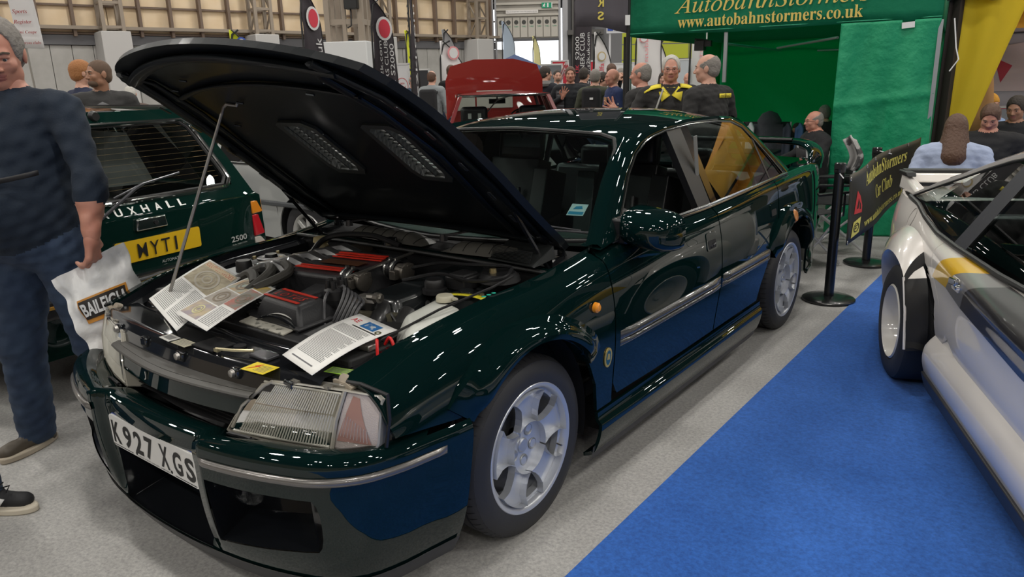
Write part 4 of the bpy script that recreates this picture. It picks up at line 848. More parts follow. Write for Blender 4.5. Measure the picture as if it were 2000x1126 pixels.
# ---------------------------------------------------------------- wheels
def wheel(name_loc, x, y, s, wdt, rim=.2285, tyre=.3225, steer=0):
    root=B().mat(RUBBER)
    hw=wdt/2; prof=[(rim-.012,hw-.030),(rim,hw-.008),(rim+.010,hw-.002),(rim+.035,hw+.003),(tyre-.045,hw+.001),(tyre-.018,hw-.008),(tyre-.006,hw-.020),(tyre-.001,hw-.034),(tyre,hw-.045)]
    full=prof+[(tyre+.0012,hw*.5),(tyre-.007,hw*.49),(tyre-.007,hw*.40),(tyre+.0015,hw*.39),(tyre+.0018,.008),(tyre-.007,.006),(tyre-.007,-.006),(tyre+.0018,-.008),(tyre+.0015,-hw*.39),(tyre-.007,-hw*.40),(tyre-.007,-hw*.49),(tyre+.0012,-hw*.5)]+[(r_,-h) for r_,h in prof[::-1]]
    root.lathe(full,72,axis='X')
    t=root.build('tyre',None,None,ang=28)
    # tread blocks at the shoulders
    tb=B(); N=66
    for k in range(N):
        for sg in (1,-1):
            a=2*PI*(k+.5*(sg<0))/N; da=2*PI/N*.43
            pr=[(tyre+.0035,hw*.53),(tyre+.0035,hw-.040),(tyre-.002,hw-.026),(tyre-.013,hw-.0115)]
            vs=[]
            for r_,h in pr:
                for aa in (a-da,a+da): vs.append((sg*h,r_*math.cos(aa+.02*sg*(hw-h)/hw*3),r_*math.sin(aa+.02*sg*(hw-h)/hw*3)))
            for r_,h in pr:
                for aa in (a-da,a+da): vs.append((sg*h,(r_-.006)*math.cos(aa+.02*sg*(hw-h)/hw*3),(r_-.006)*math.sin(aa+.02*sg*(hw-h)/hw*3)))
            fs=[(0,1,3,2),(2,3,5,4),(4,5,7,6)]+[(0,2,10,8),(2,4,12,10),(4,6,14,12),(1,9,11,3),(3,11,13,5),(5,13,15,7),(0,8,9,1),(6,7,15,14)]
            if sg<0: fs=[f[::-1] for f in fs]
            tb.add(vs,fs)
    tr=tb.build('tread_block',RUBBER,t,kind='stuff')
    # rim barrel + flange
    b=B().mat(ALLOY); xo=hw-.006
    b.lathe([(rim-.004,xo-.012),(rim+.008,xo),(rim+.004,xo+.004),(rim-.006,xo+.002),(rim-.014,xo-.006),(rim-.018,xo-.02),(rim-.030,xo-.10),(rim-.035,-hw+.03),(rim,-hw+.01)],72,axis='X')
    rm=b.build('rim',None,None,ang=40)
    # spoked face
    b=B().mat(ALLOY); fx=lambda r: xo-.022-.026*max(0,(rim-.03-r)/(rim-.03))
    rout=rim-.020
    def face(th,r): return Vector((fx(r),r*math.cos(th),r*math.sin(th)))
    for k in range(5):
        a=2*PI*k/5+.35
        wi=lambda r: (.46*( .105/r))+.10*(r-.1)/.1 if r<.15 else .46*(.105/r)+.10*(r-.1)/.1
        sp=[]
        rs=[.098,.115,.135,.155,.175,.19,rout]
        for r in rs: sp.append((a-min(.6283,[.60,.44,.36,.33,.32,.35,.40][rs.index(r)]),r))
        for r in rs[::-1]: sp.append((a+min(.6283,[.60,.44,.36,.33,.32,.35,.40][rs.index(r)])-.0,r))
        patch(b,sp,face,.07,.02,.028,flip=False)
        patch(b,[(a-.62832,.022),(a+.62832,.022),(a+.62832,.0985),(a-.62832,.0985)],face,.105,.02,0,flip=False)
    b.lathe([(rout+.003,xo-.022),(rout-.004,xo-.0205),(rout-.010,xo-.024),(rout-.011,xo-.05)],60,axis='X')
    sf=b.build('spokes',None,None,ang=30)
    b=B(); b.lathe([(0,fx(0)+.012),(.022,fx(0)+.012),(.026,fx(0)+.009),(.0275,fx(.03)-.01)],24,axis='X')
    cp=b.build('centre_cap',mat('alloy_cap',(.5,.52,.56),.3,.6),None)
    b=B()
    for k in range(5):
        a=2*PI*(k+.5)/5+.35; c=(fx(.055)+.0005,.058*math.cos(a),.058*math.sin(a)); b.lathe([(.0,-.002),(.012,-.001),(.018,.002),(.020,.0035),(.022,.0)],16,c,'X')
    nb=b.build('wheel_bolt',mat('alloy_recess',(.40,.41,.42),.35,.6),None)
    b=B(); b.tube([(xo-.03,(rim-.025)*math.cos(-.35),(rim-.025)*math.sin(-.35)),(xo+.003,(rim-.035)*math.cos(-.35),(rim-.035)*math.sin(-.35))],.0035,8); vl=b.build('valve',STEEL,None)
    # brake disc, plus a dark backing disc added to darken the spoke windows
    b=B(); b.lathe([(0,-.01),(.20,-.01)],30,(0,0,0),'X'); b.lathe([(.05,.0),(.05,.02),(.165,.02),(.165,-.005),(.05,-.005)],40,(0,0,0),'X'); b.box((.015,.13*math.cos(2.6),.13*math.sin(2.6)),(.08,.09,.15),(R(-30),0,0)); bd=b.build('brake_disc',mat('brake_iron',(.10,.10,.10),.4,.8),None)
    r0=bpy.data.objects.new('wheel',None); COL.objects.link(r0); r0.parent=car
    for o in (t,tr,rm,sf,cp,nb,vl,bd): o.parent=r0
    r0.location=(x,y,tyre-.004); r0.rotation_euler=(0,0,(0 if s>0 else PI)+steer)
    return r0
# every wheel: every wheel is one part of the car, tyre and rim its sub-parts
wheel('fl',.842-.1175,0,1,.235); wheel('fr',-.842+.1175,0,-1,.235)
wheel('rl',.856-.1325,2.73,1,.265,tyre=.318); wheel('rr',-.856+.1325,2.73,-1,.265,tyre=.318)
# wheel wells
for s in (1,-1):
    for cy,rr_ in ((-.02,.43),(2.68,.47)):
        b=B()
        A=[-.25+(PI+.5)*k/20 for k in range(21)]
        b.grid(lambda u,v:((.50+.30*v)*s,cy+rr_*math.cos(-.25+(PI+.5)*u),.30+rr_*math.sin(-.25+(PI+.5)*u)),20,1); b.add([(.5*s,cy+rr_*math.cos(a),.30+rr_*math.sin(a)) for a in A],[tuple(range(21))]); b.build('wheel_well',DARK,car)
b=B(); b.box((0,1.5,.17),(1.35,3.9,.06)); b.box((0,1.35,.20),(1.60,1.6,.10)); b.build('underbody',DARK,car)
# ---------------------------------------------------------------- glasshouse
gx=lambda z: .80-.42*(z-.94)
def gp(y,z,off=0): return Vector((gx(z)+off,y,z))
DLO_top=[(.66,.955),(.78,1.062),(.911,1.172),(1.02,1.24),(1.14,1.283),(1.32,1.312),(1.64,1.325),(2.0,1.322),(2.18,1.308),(2.30,1.270),(2.42,1.19),(2.58,1.07),(2.70,.985)]
roof_z=Crv([(1.02,1.318),(1.10,1.338),(1.25,1.368),(1.5,1.392),(1.75,1.400),(2.05,1.392),(2.3,1.360),(2.42,1.325)])
def roof(x,y):
    e=abs(x)/.62; return Vector((x,y,roof_z(y)-.055*e**3.2-.010*e*e))
hy=lambda x: 1.085-.045*(x/.6)**2   # header edge
ry=lambda x: 2.40-.05*(x/.6)**2
b=B().mat(PAINT)
rp=[(x/20*.60,hy(x/20*.6)) for x in range(-20,21)]+[(.612,1.10),(.617,1.5),(.617,2.1),(.61,2.36)]+[(x/20*.60,ry(x/20*.6)) for x in range(20,-21,-1)]+[(-.61,2.36),(-.617,2.1),(-.617,1.5),(-.612,1.10)]
patch(b,rp,roof,.06,.06,.015,flip=False); b.build('roof_panel',parent=car)
# pillars and cant rails
for s in (1,-1):
    M_=lambda p:Vector((s*p.x,p.y,p.z))
    # rail from A pillar foot over the roof edge to C pillar foot: two edges -> strip
    outer=[(.52,.930),(.66,1.045),(.80,1.150),(.93,1.235),(1.04,1.285),(1.16,1.318),(1.34,1.340),(1.64,1.352),(2.0,1.350),(2.20,1.338),(2.34,1.30),(2.50,1.205),(2.66,1.095),(2.84,.985)]
    inner=[(.64,.945),(.76,1.052),(.895,1.165),(1.01,1.236),(1.13,1.280),(1.22,1.298),(1.36,1.314),(1.64,1.327),(1.98,1.325),(2.17,1.312),(2.30,1.275),(2.42,1.195),(2.58,1.075),(2.70,.975)]
    SE=[(.722,.948),(.698,1.045),(.664,1.148),(.632,1.235),(.598,1.292)]
    def inb(y,z): # inboard top edge of the rail (windscreen / roof side)
        if y<1.1:
            return V(gx(z)-.030,y-.022,z+.014) if y<1.0 else V(gx(z)-.022,y-.008,z+.022)
        if y<2.25: return V(.612,y,roof(.612,min(max(y,1.10),2.4)).z+.002)
        return V(gx(z)-.05,y+.03,z+.025)
    b=B(); vs=[]; n=len(outer)
    for (yi,zi),(yo,zo) in zip(inner,outer):
        pi_=gp(yi,zi,-.012); p1=gp(yi,zi,.004); p2=gp((yi+yo)/2,(zi+zo)/2,.010); p3=gp(yo,zo,.0); p4=inb(yo,zo); vs+=[M_(pi_),M_(p1),M_(p2),M_(p3),M_(p3.lerp(p4,.5)+V(.004,0,.006)),M_(p4),M_(p4+V(-.03,0,-.012))]
    fs=[(i*7+k,i*7+k+1,(i+1)*7+k+1,(i+1)*7+k) for i in range(n-1) for k in range(6)]
    b.add(vs,fs); b.build('roof_rail',PAINT,car,ang=50,flip=(s==-1))
    # bright drip moulding + black window surround
    b=B(); b.tube([M_(gp(y,z,.010)) for y,z in inner],.0045,6); b.build('drip_moulding',mat('dark_bright_trim',(.16,.16,.15),.15,.9),car)
    # B pillar (front door frame trailing edge)
    b=B(); 
    for (ya,yb,za,zb,m_) in ((1.372,1.505,.93,1.32,BLACK),(1.53,1.585,.93,1.325,GLOSSBLK)):
        b.mat(m_); lo=[M_(gp(ya+ .06,za,.006)),M_(gp(yb+.07,za,.006)),M_(gp(yb+.07,za,-.03)),M_(gp(ya+.06,za,-.03))]; hi=[M_(gp(ya-.02+.02,zb,.006)),M_(gp(yb+.03,zb,.006)),M_(gp(yb+.03,zb,-.03)),M_(gp(ya,zb,-.03))]
        b.hexa(lo,hi)
    b.build('b_pillar',None,car,fixn=True)
    for (y0,y1) in ((2.178,2.235),(2.395,2.46)):
        b=B(); za=1.31 if y0<2.3 else 1.21; w_=.011
        b.hexa([M_(gp(y1-w_,.95,.007)),M_(gp(y1+w_,.95,.007)),M_(gp(y1+w_,.95,-.012)),M_(gp(y1-w_,.95,-.012))],[M_(gp(y0-w_,za,.007)),M_(gp(y0+w_,za,.007)),M_(gp(y0+w_,za,-.012)),M_(gp(y0-w_,za,-.012))])
        b.build('window_divider',BLACK,car,fixn=True)
    # belt mouldings
    b=B(); b.grid(lambda u,v:M_(V(side(.66+2.06*u,7.55+.45*v).x+.006,.66+2.06*u,side(.66+2.06*u,7.55+.45*v).z+.004+.006*math.sin(PI*v))),30,4); b.tube([M_(V(gx(.95)+.004,.66+i*.08,.945+.027*max(0,(i*.08-.9)/1.1))) for i in range(27)],.010,6)
    b.build('belt_moulding',mat('belt_trim',(.10,.10,.10),.2,.7,coat=.5),car)
    # glass: rear door and quarter lights; front door window is wound down
    for nm,pl in (('rear_door_glass',[(1.66,.94),(2.235,.955),(2.18,1.31),(2.0,1.325),(1.60,1.327)]),('rear_quarter_glass',[(2.235,.955),(2.46,.965),(2.395,1.21),(2.30,1.272),(2.18,1.31)]),('quarter_light',[(2.46,.965),(2.70,.98),(2.58,1.072),(2.42,1.192),(2.395,1.21)])):
        b=B(); patch(b,pl,lambda y,z:M_(gp(y,z,-.004)+V(.012*math.sin((y-1.4)*2.2),0,0)),.1,.06,flip=(s==-1)); b.build(nm,SIDEGLASS,car)
    # door mirror
    b=B(); cx,cy,cz=.902,.735,.975
    def mir(u,v):
        a=2*PI*u; k=v; 
        yy=[-.115,-.113,-.10,-.075,-.03,.02,.055,.06][min(int(k*7),7)]+0
        f=k*7-int(k*7) if k<1 else 0; ys=[-.125,-.118,-.100,-.070,-.03,.02,.052,.056]; ws=[.002,.055,.088,.108,.122,.130,.130,.120]; hs=[.002,.032,.050,.064,.073,.079,.080,.074]
        i=min(int(k*7),6); f=k*7-i; y_=ys[i]+(ys[i+1]-ys[i])*f; w_=ws[i]+(ws[i+1]-ws[i])*f; h_=hs[i]+(hs[i+1]-hs[i])*f
        c_,s_=math.cos(a),math.sin(a); ex=.55; X=math.copysign(abs(c_)**ex,c_)*w_; Z=math.copysign(abs(s_)**ex,s_)*h_
        return (s*(cx+X+.02*(y_)),cy+y_-X*.10,cz+Z-.012*(X/.13)+.0)
    b.grid(mir,32,14,closeu=True); b.f=[f for f in b.f]; mo=b.build('door_mirror',PAINT,car,ang=60,fixn=True)
    b=B(); b.box((s*.80,.70,.97),(.08,.10,.10)); b.hexa([(s*.755,.60,.93),(s*.815,.60,.93),(s*.815,.80,.94),(s*.76,.80,.94)],[(s*.73,.76,1.04),(s*.755,.76,1.03),(s*.76,.82,1.03),(s*.73,.82,1.04)]); b.build('mirror_mount',BLACK,mo,fixn=True,bevel=.01)
    b=B(); b.prism([(x,z) for x,z in [(-.108,-.06),(.108,-.065),(.118,.05),(-.10,.062)]],lambda u,v,h:(s*(cx+u),cy+.050-u*.10+h,cz+v),0,.004); b.build('mirror_glass',mat('mirror',(.7,.72,.74),.03,1),mo)
    # door handle
    b=B().mat(PAINT); yh=1.425; t0=t_of(yh,.80)
    b.prism(rr(.115,.085,.014),lambda u,v,h:M_(V(side_x(yh+u,.80+v)+h,yh+u,.80+v)),-.006,.0035)
    hd=b.build('door_handle',PAINT,car,fixn=True)
    b=B(); b.prism(rr(.088,.040,.008),lambda u,v,h:M_(V(side_x(yh+u,.785+v)+h,yh+u,.785+v)),.0035,.0042); b.build('handle_recess',DARK,hd); b=B(); b.tube([M_(V(side_x(yh,.78)+.006,yh-.02,.775)),M_(V(side_x(yh,.78)+.010,yh+.01,.79)),M_(V(side_x(yh,.78)+.006,yh+.035,.782))],.005,6); b.build('handle_lever',CHROME,hd)
    b=B(); yh2=2.31; b.prism(rr(.10,.075,.014),lambda u,v,h:M_(V(side_x(yh2+u,.82+v)+h,yh2+u,.82+v)),-.006,.0035); hd2=b.build('door_handle',PAINT,car,fixn=True); b=B(); b.prism(rr(.08,.036,.008),lambda u,v,h:M_(V(side_x(yh2+u,.805+v)+h,yh2+u,.805+v)),.0035,.0042); b.build('handle_recess',DARK,hd2)
    # repeater lamp and round wing badge
    b=B(); p=M_(V(side_x(.356,.745),.356,.745)); b.lathe([(.0,.020),(.012,.019),(.019,.013),(.021,.0)],18,M=Matrix.Translation(p)@Matrix.Rotation(R(90*s),4,'Y')); b.build('side_repeater',mat('amber_plastic',(.85,.30,.02),.2,coat=1),car)
    b=B(); p=M_(V(side_x(.435,.527)+.001,.435,.527)); fr_=lambda u,v,d=0:M_(V(side_x(.435+u,.527+v)+.002+d,.435+u,.527+v))
    b.mat(mat('gold_enamel',(.75,.55,.16),.3,.5)); b.prism([(.026*math.cos(2*PI*k/20),.040*math.sin(2*PI*k/20)) for k in range(20)],fr_,-.001,.003); b.mat(mat('badge_green',(.02,.10,.16),.3)); b.prism([(.018*math.cos(2*PI*k/20),.030*math.sin(2*PI*k/20)) for k in range(20)],fr_,.0031,.0036); b.mat(mat('gold_enamel')); b.prism([(-.012,-.006),(.010,-.010),(.008,.014),(-.006,.018)],fr_,.0037,.004)
    b.build('wing_badge',None,car,fixn=True)
    b=B(); p=M_(V(side_x(2.62,.735)+.02,2.62,.72)); b.lathe([(.0,.028),(.03,.024),(.042,.010),(.046,.0)],20,M=Matrix.Translation(p+V(0,-.02,.02))@Matrix.Rotation(R(80*s),4,'Y')); b.build('rear_reflector',mat('dull_amber_plastic',(.45,.16,.03),.35,coat=.6),car)
# windscreen: bowed glass
wy=Crv([(.90,0.),(1.35,.62)])
def scr(x,z,off=0):
    k=(z-.915)/.41; y0=.415+.165*(x/.73)**2; y1=1.080-.045*(x/.6)**2; return Vector((x,y0+(y1-y0)*k-.012*math.sin(PI*k)+off,z+.012*(1-(x/.7)**2)*k))
sp=[(-.715,.935),(-.4,.922),(0,.915),(.4,.922),(.715,.935),(.725,.96),(.62,1.262),(.585,1.298),(.5,1.312),(0,1.322),(-.5,1.312),(-.585,1.298),(-.62,1.262),(-.725,.96)]
b=B(); patch(b,sp,scr,.08,.05); b.build('windscreen',GLASS,car)
b=B(); pp=dens(sp,.05); b.tube([scr(x,z,-.004) for x,z in pp]+[scr(*pp[0],-.004)],.0085,6); b.build('windscreen_rubber',SEAL,car)
b=B(); vs=[];ip=[(x*.975,.935+(z-.935)*.955+.008) for x,z in pp]
vs=[scr(x,z,.004) for x,z in pp]+[scr(x,z,.004) for x,z in ip]; n=len(pp); b.add(vs,[(i,(i+1)%n,n+(i+1)%n,n+i) for i in range(n)]); b.build('screen_frit',DARK,car)
# A pillar face beside the screen
for s in (1,-1):
    b=B(); SE=[(.726,.935),(.700,1.045),(.666,1.148),(.634,1.235),(.600,1.296)]; OU=[(.52,.930),(.66,1.045),(.80,1.150),(.93,1.235),(1.04,1.285)]; vs=[]
    for (xs,zs),(yo,zo) in zip(SE,OU):
        a=scr(xs,zs,-.008); c=V(gx(zo)-(.030 if yo<1 else .022),yo-(.022 if yo<1 else .008),zo+(.014 if yo<1 else .022))
        for k in range(5):
            q=a.lerp(c,k/4)+V(.3,-.7,.4)*.008*math.sin(PI*k/4); vs.append((s*q.x,q.y,q.z))
    b.add(vs,[(i*5+k,i*5+k+1,(i+1)*5+k+1,(i+1)*5+k) for i in range(4) for k in range(4)])
    a=scr(.600,1.296,-.008); c=V(gx(1.285)-.022,1.032,1.307); d=V(.617,1.10,roof(.617,1.10).z); e=V(.56,hy(.56),roof(.56,hy(.56)).z)
    b.add([(s*q.x,q.y,q.z) for q in (a,c,d,e)],[(0,1,2,3)])
    b.build('a_pillar',PAINT,car,flip=(s==-1))
    b=B(); b.grid(lambda u,v,s=s:(s*(.72+.09*v),.50+.16*u+.0*v,.925+.02*u+.01*(1-v)),3,3); b.build('pillar_foot',PAINT,car,flip=(s==-1))
# stickers on the screen
b=B(); fr_=lambda u,v,d=0:scr(.60+u-.25*v*0,1.015+v,-.003-d)+V(0,0,0)
b=B().mat(mat('sticker_white',(.7,.75,.78),.4)); b.prism([(-.035,-.018),(.035,-.018),(.035,.022),(-.035,.022)],lambda u,v,h:scr(.60+u,1.035+v,.004+h),0,.001); b.mat(mat('sticker_blue',(.05,.30,.5),.4)); b.prism([(-.031,-.014),(.031,-.014),(.031,-.004),(-.031,-.004)],lambda u,v,h:scr(.60+u,1.035+v,.0035-h),0,.001); b.prism([(-.02,.004),(.02,.006),(.012,.016),(-.012,.014)],lambda u,v,h:scr(.60+u,1.035+v,.0035-h),0,.001); b.build('screen_sticker',None,car,fixn=True,label='small white and blue windscreen sticker')
b=B(); 
for x,z in ((-.60,.995),(-.57,.975),(-.59,.955),(-.625,.972)): b.lathe([(0,.0),(.011,.0)],10,M=Matrix.Translation(scr(x,z,-.003))@Matrix.Rotation(R(60),4,'X'))
b.build('screen_dots',WHITE,car)
# rear screen, boot, C pillars
b=B(); patch(b,[(-.52,0),(.52,0),(.55,1),(-.55,1)],lambda x,k:Vector((x*(1+.12*k),2.38+.62*k-.05*(x/.6)**2,1.325-.345*k+.03*math.sin(PI*k))),.1,.1,flip=True); b.build('rear_screen',SIDEGLASS,car)
for s in (1,-1):
    b=B(); b.grid(lambda u,v,s=s:(s*((.545+.075*u)*(1-v)+(gx(1.32-.34*u)-.03)*v),(2.36+.62*u)*(1-v)+(2.30+.55*u)*v,1.34-.345*u+.0*v-.01*(1-v)),10,3); b.build('c_pillar',PAINT,car,flip=(s==1))
b=B().mat(PAINT); patch(b,[(-.66,2.98),(.66,2.98),(.62,3.7),(.55,3.84),(-.55,3.84),(-.62,3.7)],lambda x,y:Vector((x,y,.985-.02*(x/.7)**2-.03*max(0,(y-3.4))**1)),.08,.08,.02); b.build('boot_lid',parent=car)
b=B(); b.box((0,3.84,.68),(1.20,.05,.5)); b.build('tail_panel',PAINT,car,bevel=.02)
b=B().mat(PAINT); b.grid(lambda u,v:(lambda a:(.800*math.copysign(abs(math.sin(a))**.55,math.sin(a))*(1-.05*v),3.47+.42*abs(math.cos(a))**.8,.57-.37*v))(-PI/2+PI*u),40,6); b.build('rear_bumper',None,car)
b=B(); b.grid(lambda u,v:(.66-.10*u,3.80+.07*u,.90-.2*v),4,3); b.build('tail_lamp',mat('red_lamp',(.4,.01,.01),.2,coat=1),car)
# big rear wing: blade whose ends sweep down into the rear wings
b=B(); WP=[(.705,.90),(.712,.97),(.69,1.03),(.63,1.072),(.52,1.088),(.30,1.095),(0,1.098)]; WP=[Vector((a,0,c)) for a,c in WP]
N=30; path=[catmull(WP,i*6/N) for i in range(N+1)]; path=[Vector((q.x,0,q.z)) for q in path]+[Vector((-q.x,0,q.z)) for q in path[::-1][1:]]
def hoop(u,v):
    f_=u*(len(path)-1); i=min(int(f_),len(path)-2); q=path[i].lerp(path[i+1],f_-i); t=(path[i+1]-path[i]).normalized(); nn=Vector((t.z,0,-t.x)); up=min(1,max(0,(q.z-.95)/.13))
    a=2*PI*v; c_,s_=math.cos(a),math.sin(a); L=.20-.07*up; yc=3.66+.06*up; return q+Vector((0,yc+L*c_,0))+nn*(-.022*s_)
b.grid(hoop,70,14); wing_o=b.build('rear_spoiler',PAINT,car,ang=60)
b=B(); b.grid(lambda u,v:((u*2-1)*.56,3.60+.015*math.cos(2*PI*v),1.108+.012*math.sin(2*PI*v)),10,8); b.build('spoiler_lip',BLACK,wing_o)
# ---------------------------------------------------------------- interior
b=B(); b.box((0,1.7,.34),(1.5,2.6,.06)); b.box((0,.70,.50),(1.46,.06,.5)); b.build('cabin_floor',DARK,car)
b=B(); b.grid(lambda u,v:((u*2-1)*.72,.50+.28*v+.12*(u*2-1)**2*(1-v),.905+.02*math.sin(PI*v)-.03*v*v),24,6); b.box((0,.80,.78),(1.44,.10,.24)); b.box((-.38,.80,.90),(.36,.14,.07)); b.build('dashboard',mat('dash_grey_green',(.05,.065,.06),.55),car,bevel=.01)
b=B(); b.lathe([(.185+.013*math.cos(a),.013*math.sin(a)) for a in [2*PI*k/8 for k in range(9)]],32,M=Matrix.Translation((-.37,.93,.90))@Matrix.Rotation(R(68),4,'X')); b.box((-.37,.93,.90),(.30,.03,.07),(R(-22),0,0)); b.build('steering_wheel',BLACK,car)
def seat(x,y,head=True):
    st=bpy.data.objects.new('seat',None); COL.objects.link(st); st.parent=car; st.location=(x,y,.38)
    b=B(); b.box((0,0,.09),(.50,.50,.16)); b.box((-.23,0,.13),(.07,.48,.12)); b.box((.23,0,.13),(.07,.48,.12)); b.build('seat_cushion',LEATHER,st,bevel=.04,seg=3)
    b=B(); b.box((0,.30,.44),(.34,.12,.62),(R(-14),0,0)); 
    for k in (-1,0,1): b.tube([(k*.07,.185,.22),(k*.07,.25,.60)],.012,6)
    for s in (1,-1): b.box((s*.215,.275,.42),(.10,.17,.56),(R(-14),0,R(-8*s)))
    b.build('backrest',LEATHER,st,bevel=.035,seg=3)
    b=B(); b.box((0,.385,.83),(.29,.10,.21),(R(-10),0,0)); hr=b.build('headrest',LEATHER,st,bevel=.04,seg=3)
    b=B(); b.box((0,.325,.865),(.145,.008,.09),(R(-10),0,0)); b.build('headrest_panel',mat('grey_vinyl',(.22,.20,.20),.3),st); b=B(); b.tube([(-.08,.37,.66),(-.08,.38,.75)],.007,6); b.tube([(.08,.37,.66),(.08,.38,.75)],.007,6); b.build('headrest_post',CHROME,st)
    return st
seat(.36,1.22); seat(-.36,1.22)
b=B(); b.box((0,2.05,.50),(1.24,.50,.18)); b.box((0,2.32,.76),(1.24,.14,.52),(R(-18),0,0)); 
for x in (-.33,.33): b.box((x,2.42,1.07),(.26,.09,.14))
b.build('rear_bench',LEATHER,car,bevel=.035,seg=3)
b=B(); b.box((0,2.62,.95),(1.30,.42,.02)); b.build('parcel_shelf',BLACK,car)
b=B(); b.tube([(.73,1.52,1.28),(.745,1.55,1.0),(.70,1.45,.72),(.55,1.35,.50)],.022,6,flat=.15); b.build('seat_belt',mat('belt_webbing',(.16,.16,.15),.7),car)
b=B(); b.box((0,1.12,1.27),(.22,.02,.06)); b.tube([(0,1.10,1.31),(0,1.12,1.28)],.008,6); b.build('interior_mirror',BLACK,car)
b=B(); b.grid(lambda u,v:roof(-.55+1.1*u,1.10+1.26*v)-V(0,0,.03),10,12); b.build('headlining',mat('headlining_grey',(.20,.21,.20),.8),car)
for s in (1,-1):
    b=B(); b.box((s*.755,1.45,.66),(.03,1.7,.52)); b.build('door_card',LEATHER,car)
# ---------------------------------------------------------------- bonnet, opened about the rear hinge line
BA=R(34.5+9.5); HY,HZ=.47,.925
zc=Crv([(-.88,.690),(-.80,.715),(-.65,.768),(-.45,.818),(-.13,.862),(.2,.890),(.47,.925)])
bw=Crv([(-.88,.40),(-.80,.60),(-.65,.655),(-.45,.690),(0,.710),(.35,.715),(.47,.70)])
def bon_c(x,y,d=0):   # closed skin
    hw=bw(y); e=x/hw; hump=.022*math.exp(-((abs(e)-.62)/.13)**2)*0; return Vector((x,y,zc(y)+.018*(1-e*e)-d))
def opn(p):
    dy,dz=p[1]-HY,p[2]-HZ; c,s_=math.cos(BA),math.sin(BA)
    # front swings up
    return Vector((p[0],HY+dy*c+dz*s_,HZ-dy*s_+dz*c))
nb=24
edgeF=[(-.655+1.31*i/nb,-.865+.12*((i/nb*2-1)**2)+.06*abs(i/nb*2-1)**6) for i in range(nb+1)]
outl=edgeF+[(.675,-.60),(.695,-.42),(.708,-.1),(.714,.2),(.712,.40),(.70,.45),(.5,.435),(.2,.40),(0,.395),(-.2,.40),(-.5,.435),(-.70,.45),(-.712,.40),(-.714,.2),(-.708,-.1),(-.695,-.42),(-.675,-.60)]
def fn_o(x,y): return opn(bon_c(x,y))
BUND=mat('bonnet_underside_black_green',(.003,.005,.0065),.5,spec=.25,coat=.18,bump=(5,.08,.02),coat_rough=.15)
# the outer skin, with the two louvred vents cut out
VENTS=((-.135,.015),(.325,.470))
b=B().mat(PAINT)
def win(v):
    x0,x1=v; return [(x0,-.33),(x0,-.09),(x0+.02,-.05),(x1-.02,-.05),(x1,-.08),(x1,-.31),(x1-.03,-.345),(x0+.02,-.345)]
def sub(x0,x1,y0,y1): # clip outline to a rectangle
    return clipax(clipax(clipax(clipax(outl,0,x0,True),0,x1,False),1,y0,True),1,y1,False)
rects=[(-.8,.8,-1,-.345),(-.8,.8,-.05,.6),(-.8,-.135,-.345,-.05),(.015,.325,-.345,-.05),(.470,.8,-.345,-.05)]
for r_ in rects:
    q=sub(*r_)
    if len(q)>2: patch(b,q,fn_o,.06,.06,0)
bonnet=b.build('bonnet',parent=car,label='open bonnet with two louvred vents, underside black')
b=B().mat(BUND)
def fn_i(x,y):
    e=abs(x)/.7; rib=0
    return opn(bon_c(x,y,.022+.003*math.cos(x*9)*math.cos(y*7)))
for r_ in rects:
    q=sub(*r_)
    if len(q)>2: patch(b,[(x*.985,y) for x,y in q],fn_i,.05,.05,0,flip=True)
n=len(outl); dp=dens(outl,.05); n=len(dp); b.add([fn_o(x,y) for x,y in dp]+[opn(bon_c(x*.985,y,.024)) for x,y in dp],[(i,(i+1)%n,n+(i+1)%n,n+i) for i in range(n)])
b.build('bonnet_underside',parent=bonnet)
# raised stamped frame along the edges of the underside
b=B().mat(BUND)
for s in (1,-1):
    b.tube([opn(bon_c(s*x,y,.034)) for x,y in [(.52,-.74),(.60,-.55),(.635,-.35),(.65,-.05),(.655,.2),(.64,.38)]],.026,8,flat=.45)
    b.tube([opn(bon_c(s*x,y,.034)) for x,y in [(.52,-.74),(.46,-.66),(.50,-.45),(.54,-.2),(.53,.1),(.53,.36)]],.016,8,flat=.5)
b.tube([opn(bon_c(x,-.80+.10*(x/.5)**2,.036)) for x in [-.56+.08*i for i in range(15)]],.03,8,flat=.45)
b.tube([opn(bon_c(x,-.62+.08*(x/.5)**2,.034)) for x in [-.5+.1*i for i in range(11)]],.015,8,flat=.5)
b.tube([opn(bon_c(x,.36,.034)) for x in [-.62+.124*i for i in range(11)]],.024,8,flat=.5)
b.build('bonnet_frame',None,bonnet,ang=60)
for s in (1,-1):
    for y in (-.5,-.36,-.18,0,.15,.28): b=B(); b.prism(rr(.05,.016,.007),lambda u,v,h:opn(bon_c(s*(.643)+v,y+u,.052+h)),0,.003); b.build('frame_slot',mat('slot_edge',(.10,.11,.12),.25,.8),bonnet)
b=B()
for x,y in ((-.10,-.62),(.25,-.55),(-.42,-.35),(.02,-.30),(.3,-.12),(-.2,-.5),(.42,-.62),(-.3,-.66),(-.45,-.6)): b.tube([opn(bon_c(x,y,.030)),opn(bon_c(x+.03,y+.008,.030))],.004,5)
b.build('bonnet_clip',mat('slot_edge'),bonnet)
